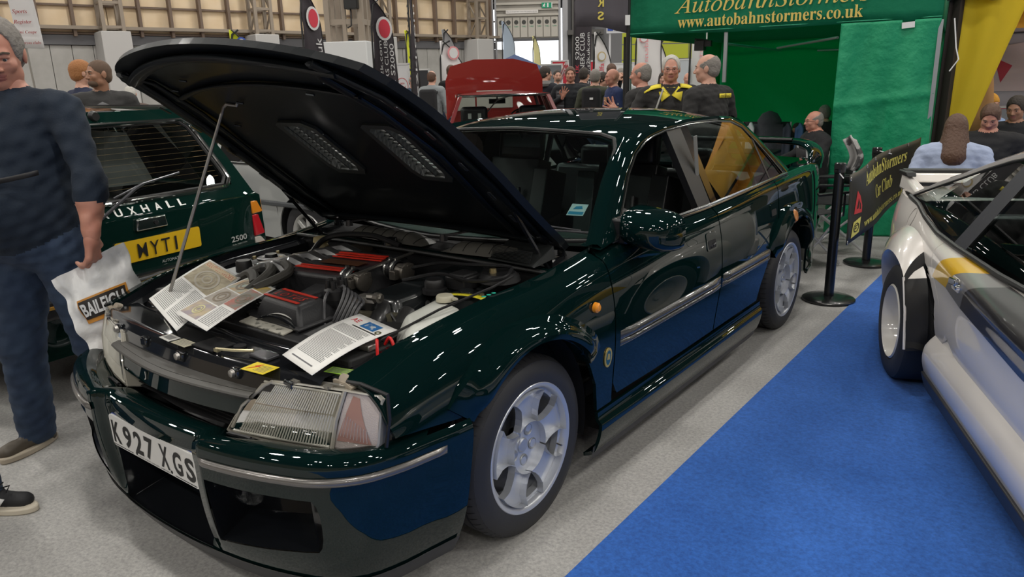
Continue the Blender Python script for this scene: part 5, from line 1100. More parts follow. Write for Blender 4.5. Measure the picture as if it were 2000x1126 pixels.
# louvres
for vv in VENTS:
    b=B().mat(BUND); w_=win(vv); cx_=sum(p[0] for p in w_)/8; cy_=sum(p[1] for p in w_)/8; o2=[(cx_+(x-cx_)*1.35,cy_+(y-cy_)*1.16) for x,y in w_]; n=8
    vs=[opn(bon_c(x,y,.022)) for x,y in o2]+[opn(bon_c(x,y,.034)) for x,y in o2]+[opn(bon_c(x,y,.034)) for x,y in w_]+[opn(bon_c(x,y,.0)) for x,y in w_]
    b.add(vs,[(j*n+i,j*n+(i+1)%n,(j+1)*n+(i+1)%n,(j+1)*n+i) for j in range(3) for i in range(n)])
    vf=b.build('bonnet_vent',mat('vent_frame',(.022,.025,.022),.5),car)
    x0,x1=vv
    for k in range(13):
        y=-.340+k*.0225
        b=B(); b.hexa([opn(bon_c(x0,y,.004)),opn(bon_c(x1,y,.004)),opn(bon_c(x1,y+.004,.0)),opn(bon_c(x0,y+.004,.0))],[opn(bon_c(x0,y+.001,.010)),opn(bon_c(x1,y+.001,.010)),opn(bon_c(x1,y+.005,.010)),opn(bon_c(x0,y+.005,.010))])
        b.build('louvre',mat('vent_frame'),vf,fixn=True)
    xm=(x0+x1)/2; b=B(); b.hexa([opn(bon_c(xm,-.34,.01)),opn(bon_c(xm+.008,-.34,.01)),opn(bon_c(xm+.008,-.05,.01)),opn(bon_c(xm,-.05,.01))],[opn(bon_c(xm,-.34,.028)),opn(bon_c(xm+.008,-.34,.028)),opn(bon_c(xm+.008,-.05,.028)),opn(bon_c(xm,-.05,.028))]); b.build('vent_rib',mat('vent_frame'),vf,fixn=True)
# hinges
for s in (1,-1):
    b=B(); p=opn(bon_c(s*.66,.30,.04)); b.tube([(s*.655,.50,.86),(s*.655,.46,.94),p],.011,6); b.tube([(s*.665,.40,.82),(s*.66,.30,.94),opn(bon_c(s*.66,.12,.04))],.009,6); b.box((s*.66,.42,.87),(.03,.09,.05)); b.tube([(s*.66,.46,.80),(s*.66,.46,.95)],.016,8); b.build('bonnet_hinge',GLOSSBLK,car)
# prop rod
pt=Vector((-.30,-.309,1.487)); pb=Vector((-.355,-.617,.775)); d_=(pt-pb)
b=B(); b.tube([pb,pt,pt+V(.02,.0,.012),pt+V(.065,.01,.006),pt+V(.075,.02,.03),pt+V(.055,.03,.055),pt+V(.035,.03,.075),pt+V(.03,.045,.10)],.0062,8); b.build('prop_rod',STEEL,car)
# ================================================================ ENGINE BAY
def sub_(name,m=None,parent=None,**k): return B()
b=B().mat(DARK); b.box((0,-.12,.42),(1.30,1.10,.05))
for s in (1,-1):
    b.hexa([(s*.655,-.62,.42),(s*.70,-.62,.42),(s*.70,.40,.42),(s*.655,.40,.42)],[(s*.640,-.62,.735),(s*.652,-.62,.745),(s*.712,.40,.868),(s*.69,.40,.86)])
b.build('engine_bay_tub',mat('bay_black',(.007,.009,.010),.35,coat=.3),car,fixn=True)
# inner wing gutters and the far wing flange
for s in (1,-1):
    b=B(); pts=[(-.64,.748),(-.45,.800),(-.13,.838),(.2,.852),(.42,.872),(.55,.90)]; xx=Crv([(-.8,.63),(-.66,.645),(-.45,.68),(0,.700),(.4,.705),(.56,.72)])
    vs=[]
    for y,z in pts:
        x=xx(y); vs+=[(s*(x+.018),y,z+.018),(s*x,y,z-.002),(s*(x-.05),y,z-.012),(s*(x-.06),y,z-.10)]
    b.add(vs,[(i*4+k,i*4+k+1,(i+1)*4+k+1,(i+1)*4+k) for i in range(5) for k in range(3)]); b.build('wing_gutter',GLOSSBLK,car)
# suspension turrets
for s,lab in ((1,None),(-1,None)):
    b=B(); c=(s*.565,.0,.60); b.lathe([(.17,-.05),(.145,.14),(.125,.215),(.085,.235),(.08,.225),(.03,.225),(.025,.25),(0,.25)],28,c); b.lathe([(.060,.228),(.062,.236),(.048,.24),(.03,.236)],24,c); b.build('strut_tower',mat('bay_black'),car,ang=40)
    for k in range(3):
        a=k*2.1; b=B(); b.lathe([(.0,.012),(.008,.012),(.009,0)],6,(c[0]+.07*math.cos(a),c[1]+.07*math.sin(a),c[2]+.235)); b.build('tower_nut',mat('brassy_steel',(.42,.34,.18),.4,.8),car)
# yellow warning sticker on the near turret, green dots on the gutter
b=B(); b.grid(lambda u,v:((.54+.15*u),(-.06+.02*u-.028*v-.02*math.sin(PI*u)*-1),.846-.0*u+.004),8,1); b.build('turret_sticker',mat('yellow_sticker',(.75,.66,.03),.5,noise=(70,(.35,.30,.02),(.5,.75))),car,label='curved yellow sticker on the near suspension turret',solid=.001)
b=B()
for k in range(3): b.lathe([(0,.001),(.008,.001),(.008,0)],12,(.705-.000*k,-.075+k*.026,.8655))
b.build('green_dots',mat('teal_dot',(.02,.42,.30),.5),car)
# --- slam panel and radiator top
def slamz(x): return .765
b=B().mat(GLOSSBLK)
b.grid(lambda u,v:(lambda x:(x,(-.765+.055*(x/.6)**2)*(1-v)+(-.60+.04*(x/.6)**2)*v,.742+.022*min(1,v*6)*min(1,(1-v)*6+.2)))((u*2-1)*.62),40,12)
b.grid(lambda u,v:(lambda x:(x,-.60+.04*(x/.6)**2+.028*v,.748+.018*math.sin(PI*v)))((u*2-1)*.60),40,6)
b.grid(lambda u,v:(lambda x:(x,-.765+.055*(x/.6)**2-.018*v,.742-.06*v))((u*2-1)*.60),40,3)
slam=b.build('slam_panel',None,car,ang=60)
for x in (-.44,-.22,.02,.30,.52):
    y=-.768+.055*(x/.6)**2; b=B(); b.box((x,y,.735),(.04,.022,.034)); b.build('slam_bracket',GLOSSBLK,slam,bevel=.006)
for x in (-.44,.02,.30): b=B(); b.lathe([(.0,.012),(.011,.010),(.013,0)],12,M=Matrix.Translation((x,-.780+.055*(x/.6)**2,.737))@Matrix.Rotation(R(90),4,'X')); b.build('slam_bolt',STEEL,slam)
b=B(); b.box((.10,-.70,.768),(.12,.085,.004)); b.lathe([(.0,.006),(.02,.006),(.02,.0)],14,(.19,-.665,.766)); b.build('bonnet_latch_plate',DARK,slam)
b=B(); b.tube([(.17,-.735,.778),(.24,-.72,.782),(.30,-.690,.784)],.005,6); b.box((.175,-.735,.775),(.02,.012,.01)); b.build('latch_lever',mat('brass_lever',(.45,.40,.25),.3,.7),slam)
b=B(); b.box((.33,-.675,.770),(.09,.05,.012)); b.build('latch_catch',mat('catch_grey',(.10,.10,.11),.3,.6),slam,bevel=.004)
def sticker(name,x,y,z,w,h,ang,m,label=None,par=car):
    c,s_=math.cos(ang),math.sin(ang); fr=lambda u,v,d=0:(x+u*c-v*s_,y+u*s_+v*c,z+d)
    b=B(); b.prism([(-w/2,-h/2),(w/2,-h/2),(w/2,h/2),(-w/2,h/2)],fr,0,.0012); return b.build(name,m,par,label=label),fr
o,fr=sticker('paper_label',-.09,-.742,.7665,.072,.042,-.1,mat('sticker_paper',(.62,.61,.57),.6),'white bar-code sticker')
b=B(); [b.box(fr(-.025+.006*k,0,.0018),(.0025,.026,.0004),(0,0,-.1)) for k in range(9)]; b.build('bar_code',mat('faded_ink',(.2,.2,.2),.6),o)
o,fr=sticker('paper_label',.0,-.745,.7665,.085,.044,-.03,mat('sticker_beige',(.42,.39,.28),.6),'yellowed paper sticker')
b=B(); [b.box(fr(0,-.014+.007*k,.0018),(.065,.0016,.0004),(0,0,-.03)) for k in range(5)]; b.build('label_print',mat('faded_ink'),o)
o,fr=sticker('warning_sticker',.405,-.742,.7665,.095,.062,.10,mat('warn_yellow',(.80,.62,.03),.5),'yellow high-voltage warning sticker')
b=B(); b.prism([(-.036,-.022),(-.018,.004),(-.026,.004),(-.008,.024),(-.014,.008),(-.006,.008)],fr,.0013,.0022); b.build('lightning_mark',mat('warn_red',(.6,.05,.02),.5),o)
b=B(); [b.box(fr(.016,-.02+.007*k,.0018),(.045,.0018,.0004),(0,0,.1)) for k in range(6)]; b.build('warning_print',mat('faded_ink'),o)
o,fr=sticker('service_sticker',.615,-.622,.7635,.085,.042,.22,mat('lime_sticker',(.42,.72,.08),.5),'lime green printed sticker')
b=B(); [b.box(fr(0,-.014+.007*k,.0018),(.07,.0028,.0004),(0,0,.22)) for k in range(5)]; b.build('service_print',mat('faded_ink'),o)
b=B(); b.box((.60,-.60,.752),(.20,.12,.02)); b.build('lamp_platform',GLOSSBLK,slam,bevel=.006)
# radiator tanks
b=B(); b.box((.02,-.545,.765),(1.02,.06,.05)); b.box((-.28,-.50,.80),(.50,.10,.05)); b.tube([(-.36,-.56,.80),(-.30,-.55,.805),(-.10,-.50,.803),(.1,-.45,.79)],.013,8); b.build('radiator_tank',BLACK,car,bevel=.012)
b=B(); b.box((.15,-.535,.795),(.25,.05,.004),(.15,0,-.03)); b.build('shroud_label',mat('torn_label',(.45,.43,.37),.6,noise=(40,(.12,.12,.10),(.55,.62))),car)
# fan cowl: half drum
b=B()
b.grid(lambda u,v:(.185+.185*math.cos(PI*u)*-1,-.52+.19*v,.66+.165*math.sin(PI*u)),24,4); b.add([(.185+.185*math.cos(PI*k/24)*-1,-.52,.66+.165*math.sin(PI*k/24)) for k in range(25)],[tuple(range(25))])
b.build('fan_cowl',BLACK,car); b=B(); b.tube([(.185-.185*math.cos(PI*k/24),-.522,.66+.167*math.sin(PI*k/24)) for k in range(3,24)],.005,6); b.build('cowl_edge',GLOSSBLK,car)
b=B(); b.grid(lambda u,v:(.185-.187*math.cos(1.2+.7*u),-.50+.085*v,.662+.167*math.sin(1.2+.7*u)),6,2); b.build('cowl_label',mat('sticker_paper'),car,solid=.001)
# cam cover / charge-air box with red lettering (front)
b=B(); lo=[(.03,-.50,.70),(.30,-.515,.70),(.28,-.31,.70),(-.03,-.30,.70)]; md=[(.025,-.495,.805),(.295,-.512,.805),(.275,-.33,.805),(-.03,-.32,.805)]; hi=[(.042,-.465,.862),(.255,-.480,.862),(.232,-.365,.862),(-.008,-.352,.862)]
b.add(lo+md+hi,[(3,2,1,0),(0,1,5,4),(1,2,6,5),(2,3,7,6),(3,0,4,7),(4,5,9,8),(5,6,10,9),(6,7,11,10),(7,4,8,11),(8,9,10,11)])
CRK=mat('crackle_black',(.020,.020,.022),.42,bump=(140,.35,.002)); RED=mat('red_enamel',(.58,.03,.015),.4)
lb=b.build('charge_cooler_box',CRK,car,bevel=.014,seg=3)
fr=frame3((.132,-.416,.8630),(.99,-.065,0),(-.05,1,0)); b=B(); text(b,'LOTUS',lambda u,v,d:fr(u,v,.001+d),w=.165,h=.034,space=1.5,bold=.01)
b.prism([(-.10,-.044),(.10,-.044),(.10,-.032),(-.10,-.032)],fr,0,.0025); b.prism([(-.105,.032),(.095,.032),(.095,.044),(-.105,.044)],fr,0,.0025); b.build('red_lettering',RED,lb,fixn=False)
b=B(); b.hexa([(.01,-.51,.795),(.31,-.528,.795),(.29,-.315,.795),(-.045,-.305,.795)],[(.01,-.51,.806),(.31,-.528,.806),(.29,-.315,.806),(-.045,-.305,.806)]); b.build('box_flange',CRK,lb,bevel=.004)
# link duct and plenum
b=B(); lo=[(.02,-.34,.72),(.15,-.34,.72),(.13,.06,.72),(-.04,.06,.72)]; hi=[(.03,-.34,.835),(.13,-.34,.84),(.10,.06,.885),(-.04,.06,.885)]; b.hexa(lo,hi); b.build('air_link_duct',CRK,car,fixn=True,bevel=.015)
b=B(); b.hexa([(-.20,-.26,.80),(.20,-.20,.80),(.16,.17,.80),(-.26,.10,.80)],[(-.14,-.26,.886),(.155,-.205,.886),(.12,.16,.892),(-.20,.10,.892)]); pl=b.build('plenum_chamber',CRK,car,fixn=True,bevel=.014,seg=3)
fr=frame3((-.01,-.04,.8955),(.98,.17,0),(-.17,.98,0.01)); b=B()
for v0,w_,u0,u1 in ((-.150,.018,-.13,.14),(-.118,.010,-.13,.14),(.03,.010,-.10,.14),(.06,.014,-.11,.13),(.09,.018,-.12,.12)): b.prism([(u0,v0),(u1,v0),(u1,v0+w_),(u0,v0+w_)],fr,0,.003)
b.build('red_rib',RED,pl)
b=B(); text(b,'4.0 TWIN TURBO',lambda u,v,d:fr(u*1,v-.02,.001+d),w=.22,h=.02)
b.prism([(-.09,-.06),(.10,-.06),(.10,.0),(-.09,.0)],fr,.0,.0006); b.build('plenum_plate',mat('bronze_plate',(.20,.09,.05),.35,.6),pl)
b=B(); b.tube([(.17,-.21,.885),(.165,.0,.90),(.13,.18,.90)],.006,6); b.build('plenum_edge',STEEL,pl)
# intake runners on the far side
for k in range(5):
    y=-.22+.085*k; b=B(); b.tube([(-.12,y,.86),(-.20,y-.01,.885),(-.29,y-.02,.868),(-.34,y-.03,.80),(-.35,y-.03,.70)],.032,10); b.build('intake_runner',mat('cast_runner',(.10,.10,.10),.32,.7,coat=.3),car)
# hoses with steel clamps and throttle bodies
def hose(pts,r,m=BLACK,name='hose',n=10,par=car):
    b=B(); P=[Vector(p) for p in pts]; Q=[catmull(P,i*(len(P)-1)/(6*(len(P)-1))) for i in range(6*(len(P)-1)+1)]; b.tube(Q,r,n); return b.build(name,m,par)
CAST=mat('cast_alloy',(.17,.155,.135),.42,.8,bump=(60,.3,.003)); CLAMP=mat('hose_clamp',(.6,.6,.58),.25,.95)
for (x,y) in ((.105,-.150),(.145,.030)):
    b=B(); b.lathe([(.034,0),(.037,.003),(.038,.022),(.034,.026),(.034,.034),(.038,.038),(.038,.054),(.034,.058)],20,(x,y,.868),'X'); h=b.build('throttle_hose',BLACK,car)
    for dx in (.013,.046): 
        b=B(); b.lathe([(.0385,-.004),(.0400,-.003),(.0400,.003),(.0385,.004)],20,(x+dx,y,.868),'X'); b.box((x+dx,y,.910),(.008,.013,.008)); b.build('clamp',CLAMP,h)
    b=B(); b.lathe([(.0,.0),(.032,0),(.032,.035),(.037,.038),(.037,.048),(.02,.052),(.0,.052)],16,(x+.056,y,.864),'X'); b.box((x+.07,y-.033,.86),(.03,.04,.035)); b.box((x+.09,y+.014,.885),(.034,.034,.02)); b.tube([(x+.07,y-.02,.892),(x+.12,y-.04,.895)],.004,6); b.build('throttle_body',CAST,car,bevel=.004)
# big black air duct sweeping back to the near side
b=B(); b.hexa([(.25,-.24,.78),(.42,-.20,.74),(.47,.28,.76),(.33,.30,.78)],[(.26,-.23,.845),(.39,-.17,.835),(.45,.27,.872),(.35,.29,.885)]); b.build('air_duct',mat('satin_duct',(.010,.012,.013),.25,coat=.4),car,fixn=True,bevel=.02,seg=3)
b=B(); b.hexa([(.30,-.30,.84),(.385,-.27,.84),(.38,-.22,.84),(.30,-.24,.84)],[(.315,-.29,.862),(.37,-.27,.858),(.365,-.23,.858),(.315,-.25,.862)]); b.build('duct_bracket',STEEL,car,fixn=True)
hose([(.34,-.18,.80),(.36,-.24,.76),(.34,-.34,.66),(.32,-.42,.60)],.034,mat('ribbed_hose',(.05,.05,.05),.3,.3,coat=.4),'turbo_pipe',14)
hose([(.44,-.16,.79),(.45,-.24,.74),(.45,-.32,.66)],.032,mat('ribbed_hose'),'turbo_pipe',14)
b=B(); b.box((.36,-.22,.775),(.20,.03,.03),(0,0,.35)); b.build('alloy_rail',mat('tan_alloy',(.30,.28,.20),.4,.6),car)
# plug leads
random.seed(4)
for k in range(6):
    x=.245+.018*k; hose([(.20+.02*k,-.28,.865),(x+.03,-.30,.89-.008*k),(x+.055,-.345,.84),(x+.035,-.41,.74),(x+.0,-.46,.66)],.0055,mat('plug_lead',(.07,.07,.075),.35),'plug_lead',6)
hose([(.21,-.31,.875),(.25,-.37,.85),(.31,-.43,.76),(.33,-.47,.68)],.0055,mat('plug_lead'),'plug_lead',6)
b=B(); b.lathe([(.0,.04),(.035,.04),(.045,.03),(.048,.0)],16,(.215,-.285,.84)); 
for k in range(6): b.lathe([(.0,.03),(.008,.03),(.01,.0)],8,(.215+.03*math.cos(k*1.05),-.285+.03*math.sin(k*1.05),.875))
b.build('distributor_cap',BLACK,car)
b=B(); b.tube([(.355,-.27,.86),(.385,-.262,.86),(.41,-.255,.86)],.012,8); b.lathe([(.0,.0),(.018,0),(.018,.02),(0,.02)],10,(.385,-.262,.86),'X'); b.build('vacuum_valve',mat('zinc_bits',(.35,.33,.3),.3,.9),car)
hose([(.10,-.48,.76),(.24,-.50,.74),(.40,-.58,.70),(.47,-.62,.66)],.035,mat('dusty_rubber',(.045,.042,.036),.6),'radiator_hose',12)
hose([(-.33,-.33,.83),(-.28,-.30,.86),(-.22,-.32,.86),(-.16,-.36,.85)],.022,mat('dusty_rubber'),'coolant_hose',10)
hose([(-.30,-.28,.86),(-.24,-.24,.885),(-.15,-.30,.88),(-.12,-.42,.84)],.020,mat('dusty_rubber'),'coolant_hose',10)
hose([(-.22,-.20,.87),(-.16,-.22,.90),(-.08,-.27,.885),(-.10,-.40,.85)],.018,mat('dusty_rubber'),'coolant_hose',10)
hose([(-.26,-.05,.86),(-.30,.10,.93),(-.15,.20,.94),(.02,.22,.91)],.012,BLACK,'brake_servo_hose',8)
hose([(.25,.05,.88),(.35,.10,.90),(.52,.08,.92),(.62,.16,.91),(.60,.22,.88)],.006,BLACK,'accelerator_cable',6)
hose([(.30,-.05,.86),(.42,.02,.885),(.58,.0,.885),(.68,.06,.895),(.66,.14,.91)],.007,BLACK,'bonnet_cable',6)
# header tank (far side) with cap
b=B(); b.hexa([(-.57,-.33,.72),(-.36,-.37,.72),(-.33,-.13,.72),(-.55,-.11,.72)],[(-.545,-.31,.835),(-.38,-.345,.835),(-.35,-.155,.845),(-.53,-.13,.845)]); b.hexa([(-.36,-.26,.74),(-.27,-.27,.74),(-.26,-.16,.74),(-.34,-.14,.74)],[(-.355,-.25,.825),(-.275,-.26,.82),(-.27,-.17,.82),(-.34,-.15,.825)])
MILK=mat('milky_plastic',(.62,.63,.58),.38,coat=.15)
ht=b.build('coolant_tank',mat('milky_clear',(.50,.52,.52),.35,coat=.3),car,fixn=True,bevel=.02,seg=3); b=B(); b.lathe([(.0,.045),(.028,.045),(.032,.035),(.034,.0)],18,(-.42,-.23,.84)); b.build('coolant_cap',BLACK,ht)
# screen-wash bottle (near side)
b=B(); lo=[(.575,-.40,.60),(.655,-.44,.62),(.66,-.17,.66),(.56,-.13,.62)]; m1=[(.552,-.335,.78),(.688,-.46,.765),(.686,-.15,.81),(.535,-.125,.80)]; hi=[(.565,-.305,.845),(.685,-.40,.822),(.680,-.165,.848),(.552,-.135,.858)]
b.add(lo+m1+hi,[(3,2,1,0)]+[f for j in (0,4) for f in ((j,j+1,j+5,j+4),(j+1,j+2,j+6,j+5),(j+2,j+3,j+7,j+6),(j+3,j,j+4,j+7))]+[(8,9,10,11)])
wb=b.build('washer_bottle',MILK,car,fixn=True,bevel=.022,seg=4); b=B(); b.lathe([(.0,.016),(.026,.016),(.030,.010),(.030,-.004)],20,(.603,-.155,.860)); b.box((.635,-.150,.868),(.04,.014,.006),(0,0,-.3)); b.build('washer_cap',mat('aged_cream',(.55,.52,.40),.45),wb)
# battery / fuse box, wiring and black boxes
b=B(); b.box((.53,-.50,.735),(.17,.17,.10)); b.hexa([(.40,-.45,.70),(.56,-.40,.70),(.53,-.22,.70),(.37,-.26,.70)],[(.40,-.45,.775),(.56,-.40,.785),(.53,-.22,.785),(.37,-.26,.775)]); b.build('battery_box',mat('matt_black_box',(.022,.022,.022),.6),car,fixn=True,bevel=.008)
for a_,c_ in (((.60,-.46,.79),(.64,-.50,.76)),((.61,-.44,.79),(.66,-.44,.765))): hose([a_,((a_[0]+c_[0])/2,(a_[1]+c_[1])/2,.815),c_],.005,mat('red_wire',(.7,.02,.02),.35),'battery_lead',6)
b=B(); b.box((.585,-.49,.795),(.06,.04,.02)); b.box((.57,-.46,.80),(.02,.03,.014)); b.build('battery_terminal',STEEL,car,bevel=.004)
b=B(); b.box((.50,.06,.86),(.09,.10,.05)); b.box((.50,.06,.888),(.075,.08,.012)); b.build('relay_box',BLACK,car,bevel=.008)
b=B(); b.lathe([(.0,.05),(.03,.05),(.036,.04),(.036,.02),(.045,.015),(.045,0)],16,(.44,-.03,.83)); b.build('filler_cap',BLACK,car)
b=B(); b.lathe([(.0,.03),(.06,.03),(.075,.018),(.08,.0)],20,(.60,.14,.86)); b.build('near_turret_cap',BLACK,car); b=B(); b.lathe([(0,.018),(.012,.018),(.014,0)],8,(.59,.12,.888)); b.build('brass_nut',mat('brassy_steel'),car)
b=B(); b.lathe([(.0,.07),(.03,.07),(.034,.05),(.026,.045),(.035,.03),(.035,0)],16,(-.34,.10,.86)); b.build('brake_reservoir',mat('amber_tank',(.32,.26,.13),.45),car)
b=B(); b.lathe([(.0,.09),(.11,.085),(.13,.06),(.13,0)],24,(-.20,.12,.80)); b.build('brake_servo',mat('bronze_servo',(.06,.045,.03),.4,.4),car)
b=B(); b.lathe([(.0,.035),(.03,.03),(.035,0)],14,(-.06,.24,.90)); b.build('far_cap',GLOSSBLK,car)
# engine block mass beneath
b=B(); b.box((.05,-.12,.60),(.50,.80,.20)); b.box((-.2,-.05,.66),(.3,.5,.12)); b.build('engine_block',mat('engine_dark',(.03,.03,.03),.5,.5,bump=(30,.5,.01)),car,bevel=.02)
random.seed(9)
b=B()
for k in range(46):
    x,y=random.uniform(-.5,.55),random.uniform(-.45,.25); b.tube([(x,y,.72),(x+random.uniform(-.06,.06),y+random.uniform(-.06,.06),.80),(x+random.uniform(-.1,.1),y+random.uniform(-.1,.1),.76)],random.uniform(.004,.012),6)
b.build('pipework',mat('pipe_mix',(.05,.05,.048),.35,.4),car,kind='stuff')
# stay wire lying along the near wing
b=B(); b.tube([(.50,-.60,.775),(.60,-.47,.80),(.665,-.25,.86),(.700,-.02,.885),(.695,.10,.895)],.0045,6); b.build('bonnet_cable_stay',BLACK,car)
# --- bulkhead, scuttle and pads
b=B().mat(PAINT); b.grid(lambda u,v:(lambda x:(x,.215+.05*(x/.7)**2+.05*v,.885+.012*v-.02*(x/.7)**2))((u*2-1)*.70),30,3)
b.mat(BLACK); b.grid(lambda u,v:(lambda x:(x,.225+.05*(x/.7)**2,.70+.185*v-.02*(x/.7)**2))((u*2-1)*.68),20,2)
b.build('bulkhead',None,car)
b=B(); b.tube([(-.72+.06*i,.212+.05*((-.72+.06*i)/.7)**2,.896-.02*((-.72+.06*i)/.7)**2) for i in range(25)],.009,8); b.build('bulkhead_seal',SEAL,car)
b=B(); b.grid(lambda u,v:(lambda x:(x,.265+.16*v+.13*(x/.73)**2,.885+.03*v-.02*(x/.7)**2))((u*2-1)*.72),30,4); b.build('scuttle_tray',DARK,car)
PAD=mat('rubbery_intake_pad',(.13,.125,.11),.36,.1,coat=.3)
for x0,x1,ya,yb in ((-.42,.09,.27,.40),(.22,.68,.24,.36)):
    b=B()
    def pad(u,v):
        x=x0+(x1-x0)*u; e=min(1,u*7,(1-u)*5); return (x,ya+(yb-ya)*v+.06*(x/.7)**2,.89+.038*math.sin(PI*min(max(v,0),1))**.7*e+.012)
    b.grid(pad,28,8); b.build('scuttle_pad',PAD,car); 
    n=7
    for k in range(n):
        u=.10+.8*k/(n-1); b=B(); b.tube([Vector(pad(u,.05+.9*j/6))+V(0,0,.001) for j in range(7)],.0016,4); b.build('pad_seam',DARK,car)
b=B(); b.hexa([(.46,.25,.90),(.70,.22,.90),(.70,.36,.91),(.48,.38,.91)],[(.47,.25,.905),(.69,.22,.905),(.69,.36,.955),(.48,.38,.965)]); 
for k in range(9): b.box((.58,.235+.002*k,.915+.0045*k),(.2,.003,.002),(0,0,-.12))
b.build('cabin_filter_box',mat('filter_black',(.016,.018,.018),.5),car,fixn=True)
# wipers
def wiper(px,py,tx,ty,k):
    z=lambda x,y:.940+.0
    root=B(); p=Vector((px,py,.935)); q=scr(tx,ty,-.022); mid=p.lerp(q,.28)+V(0,0,.012)
    root.lathe([(.0,.03),(.014,.028),(.018,.0)],12,(px,py,.915)); root.tube([p,mid],.010,6,flat=.6); root.tube([mid,q],.0045,6); o=root.build('wiper_arm',mat('wiper_metal',(.10,.10,.11),.3,.6),car)
    b=B(); d=Vector((.31 if k else .30,0,0)); a=scr(tx-.31,ty-.022-.0,-.016); c=scr(tx+.24,ty+.0-.012,-.016); 
    b.tube([a,a.lerp(c,.5)+V(0,-.004,.01),c],.0045,6); b.tube([a+V(.08,-.012,.006),q+V(0,-.006,.012),c+V(-.08,-.012,.006)],.0035,6); b.build('wiper_blade',mat('wiper_metal'),o)
wiper(-.50,.40,-.02,.985,0); wiper(.13,.365,.50,.975,1)
# parking paper on the dash
b=B(); b.grid(lambda u,v:(-.02+.30*u-.03*v,.60+.13*v+.02*u,.942+.004*u),2,2); b.build('dash_card',mat('blue_card',(.08,.32,.55),.5,noise=(14,(.55,.65,.68),(.42,.55))),car,solid=.001,label='blue and white card lying on the dashboard')
# ---------------------------------------------------------------- papers laid in the engine bay (things of their own)
PAP=mat('paper_white',(.86,.85,.82),.7)
def sheet(name,pts,label,group=None,sag=.0):
    """pts: BL, BR, TR, TL world corners"""
    a,b_,c,d=[Vector(p) for p in pts]
    def f(u,v,h=0):
        p=(a*(1-u)+b_*u)*(1-v)+(d*(1-u)+c*u)*v; n=(b_-a).cross(d-a).normalized(); return p+n*(h+sag*math.sin(PI*v)*.6)
    bb=B(); bb.grid(lambda u,v:f(u,v,0),6,10); o=bb.build(name,PAP,None,solid=.0012); props(o,label,'paper',group)
    return o,f
def lines(f,u0,u1,v0,v1,n,t=.35,seed=0,m=None,par=None,name='text_lines'):
    random.seed(seed); bb=B()
    for k in range(n):
        v=v0+(v1-v0)*(k+.5)/n; dv=abs(v1-v0)/n*t/2; ue=u1-(random.random()*.15*(u1-u0) if k%5==4 else 0)
        bb.add([f(u0,v-dv,.0012),f(ue,v-dv,.0012),f(ue,v+dv,.0012),f(u0,v+dv,.0012)],[(0,1,2,3)])
    return bb.build(name,m or mat('print_grey',(.16,.16,.17),.7),par)
# 1: article sheet with the brown picture. (portrait, top edge towards the far side)
o,f=sheet('paper_sheet',[(-.335,-.672,.845),(-.035,-.745,.80),(-.285,-.335,.852),(-.625,-.255,.868)],'printed magazine page headed CLUTCH WOES lying behind the prop rod',None,.012)
def pic(f,u0,u1,v0,v1,m,par,name='picture',h=.0012):
    bb=B(); bb.grid(lambda u,v:f(u0+(u1-u0)*u,v0+(v1-v0)*v,h),6,6); return bb.build(name,m,par)
BR=mat('sepia_photo',(.26,.21,.12),.6,noise=(22,(.48,.42,.28),(.35,.7)))
pic(f,.05,.95,.50,.97,BR,o); 
bb=B(); bb.add([f(.07,.86,.0018),f(.93,.86,.0018),f(.93,.955,.0018),f(.07,.955,.0018)],[(0,1,2,3)]); bb.build('headline_band',mat('headline_cream',(.55,.42,.25),.6),o)
bb=B(); text(bb,'CLUTCH WOES',lambda u,v,d:f(.5+u,.908+v,.0022),w=.80,h=.07); bb.build('headline',mat('headline_red',(.42,.06,.02),.6),o)
bb=B()
def ringp(f,cu,cv,ro,ri,h,asp): 
    n=20; bb.add([f(cu+r_*math.cos(2*PI*k/n),cv+r_*asp*math.sin(2*PI*k/n),h) for r_ in (ro,ri) for k in range(n)],[(k,(k+1)%n,n+(k+1)%n,n+k) for k in range(n)])
ringp(f,.5,.68,.30,.25,.002,.55); ringp(f,.5,.68,.13,.09,.002,.55); ringp(f,.5,.68,.20,.19,.002,.55); bb.build('clutch_picture',mat('pale_metal_print',(.42,.38,.30),.6),o)
lines(f,.05,.46,.04,.47,22,seed=1,par=o); lines(f,.53,.95,.04,.47,22,seed=2,par=o)
# 2: page with round clutch photos (landscape strips)
o,f=sheet('paper_sheet',[(-.125,-.695,.835),(.130,-.735,.828),(-.035,-.36,.852),(-.245,-.315,.860)],'printed magazine page with photos of round clutch plates',None,.01)
for (u0,u1,v0,v1,c1,c2) in ((.04,.55,.05,.32,(.33,.27,.30),(.52,.42,.26)),(.04,.55,.34,.62,(.30,.26,.22),(.45,.40,.33)),(.04,.55,.64,.95,(.35,.42,.36),(.50,.33,.16)),(.57,.96,.40,.80,(.45,.12,.08),(.20,.20,.16)),(.57,.96,.82,.96,(.50,.36,.10),(.30,.25,.15))):
    pic(f,u0,u1,v0,v1,mat('photo_tint_%d'%int(u0*100+v0*1000),c1,.5,noise=(18,c2,(.4,.6))),o)
for cu,cv,r_ in ((.30,.18,.11),(.30,.48,.16),(.30,.80,.17),(.76,.60,.15)):
    bb=B(); ringp(f,cu,cv,r_,r_*.75,.002,.72); ringp(f,cu,cv,r_*.55,r_*.35,.002,.72); bb.build('plate_picture',mat('bronze_print' if cv!=.18 else 'pale_ring',(.20,.15,.09) if cv!=.18 else (.62,.58,.30),.5),o)
lines(f,.60,.94,.05,.36,16,seed=3,par=o)
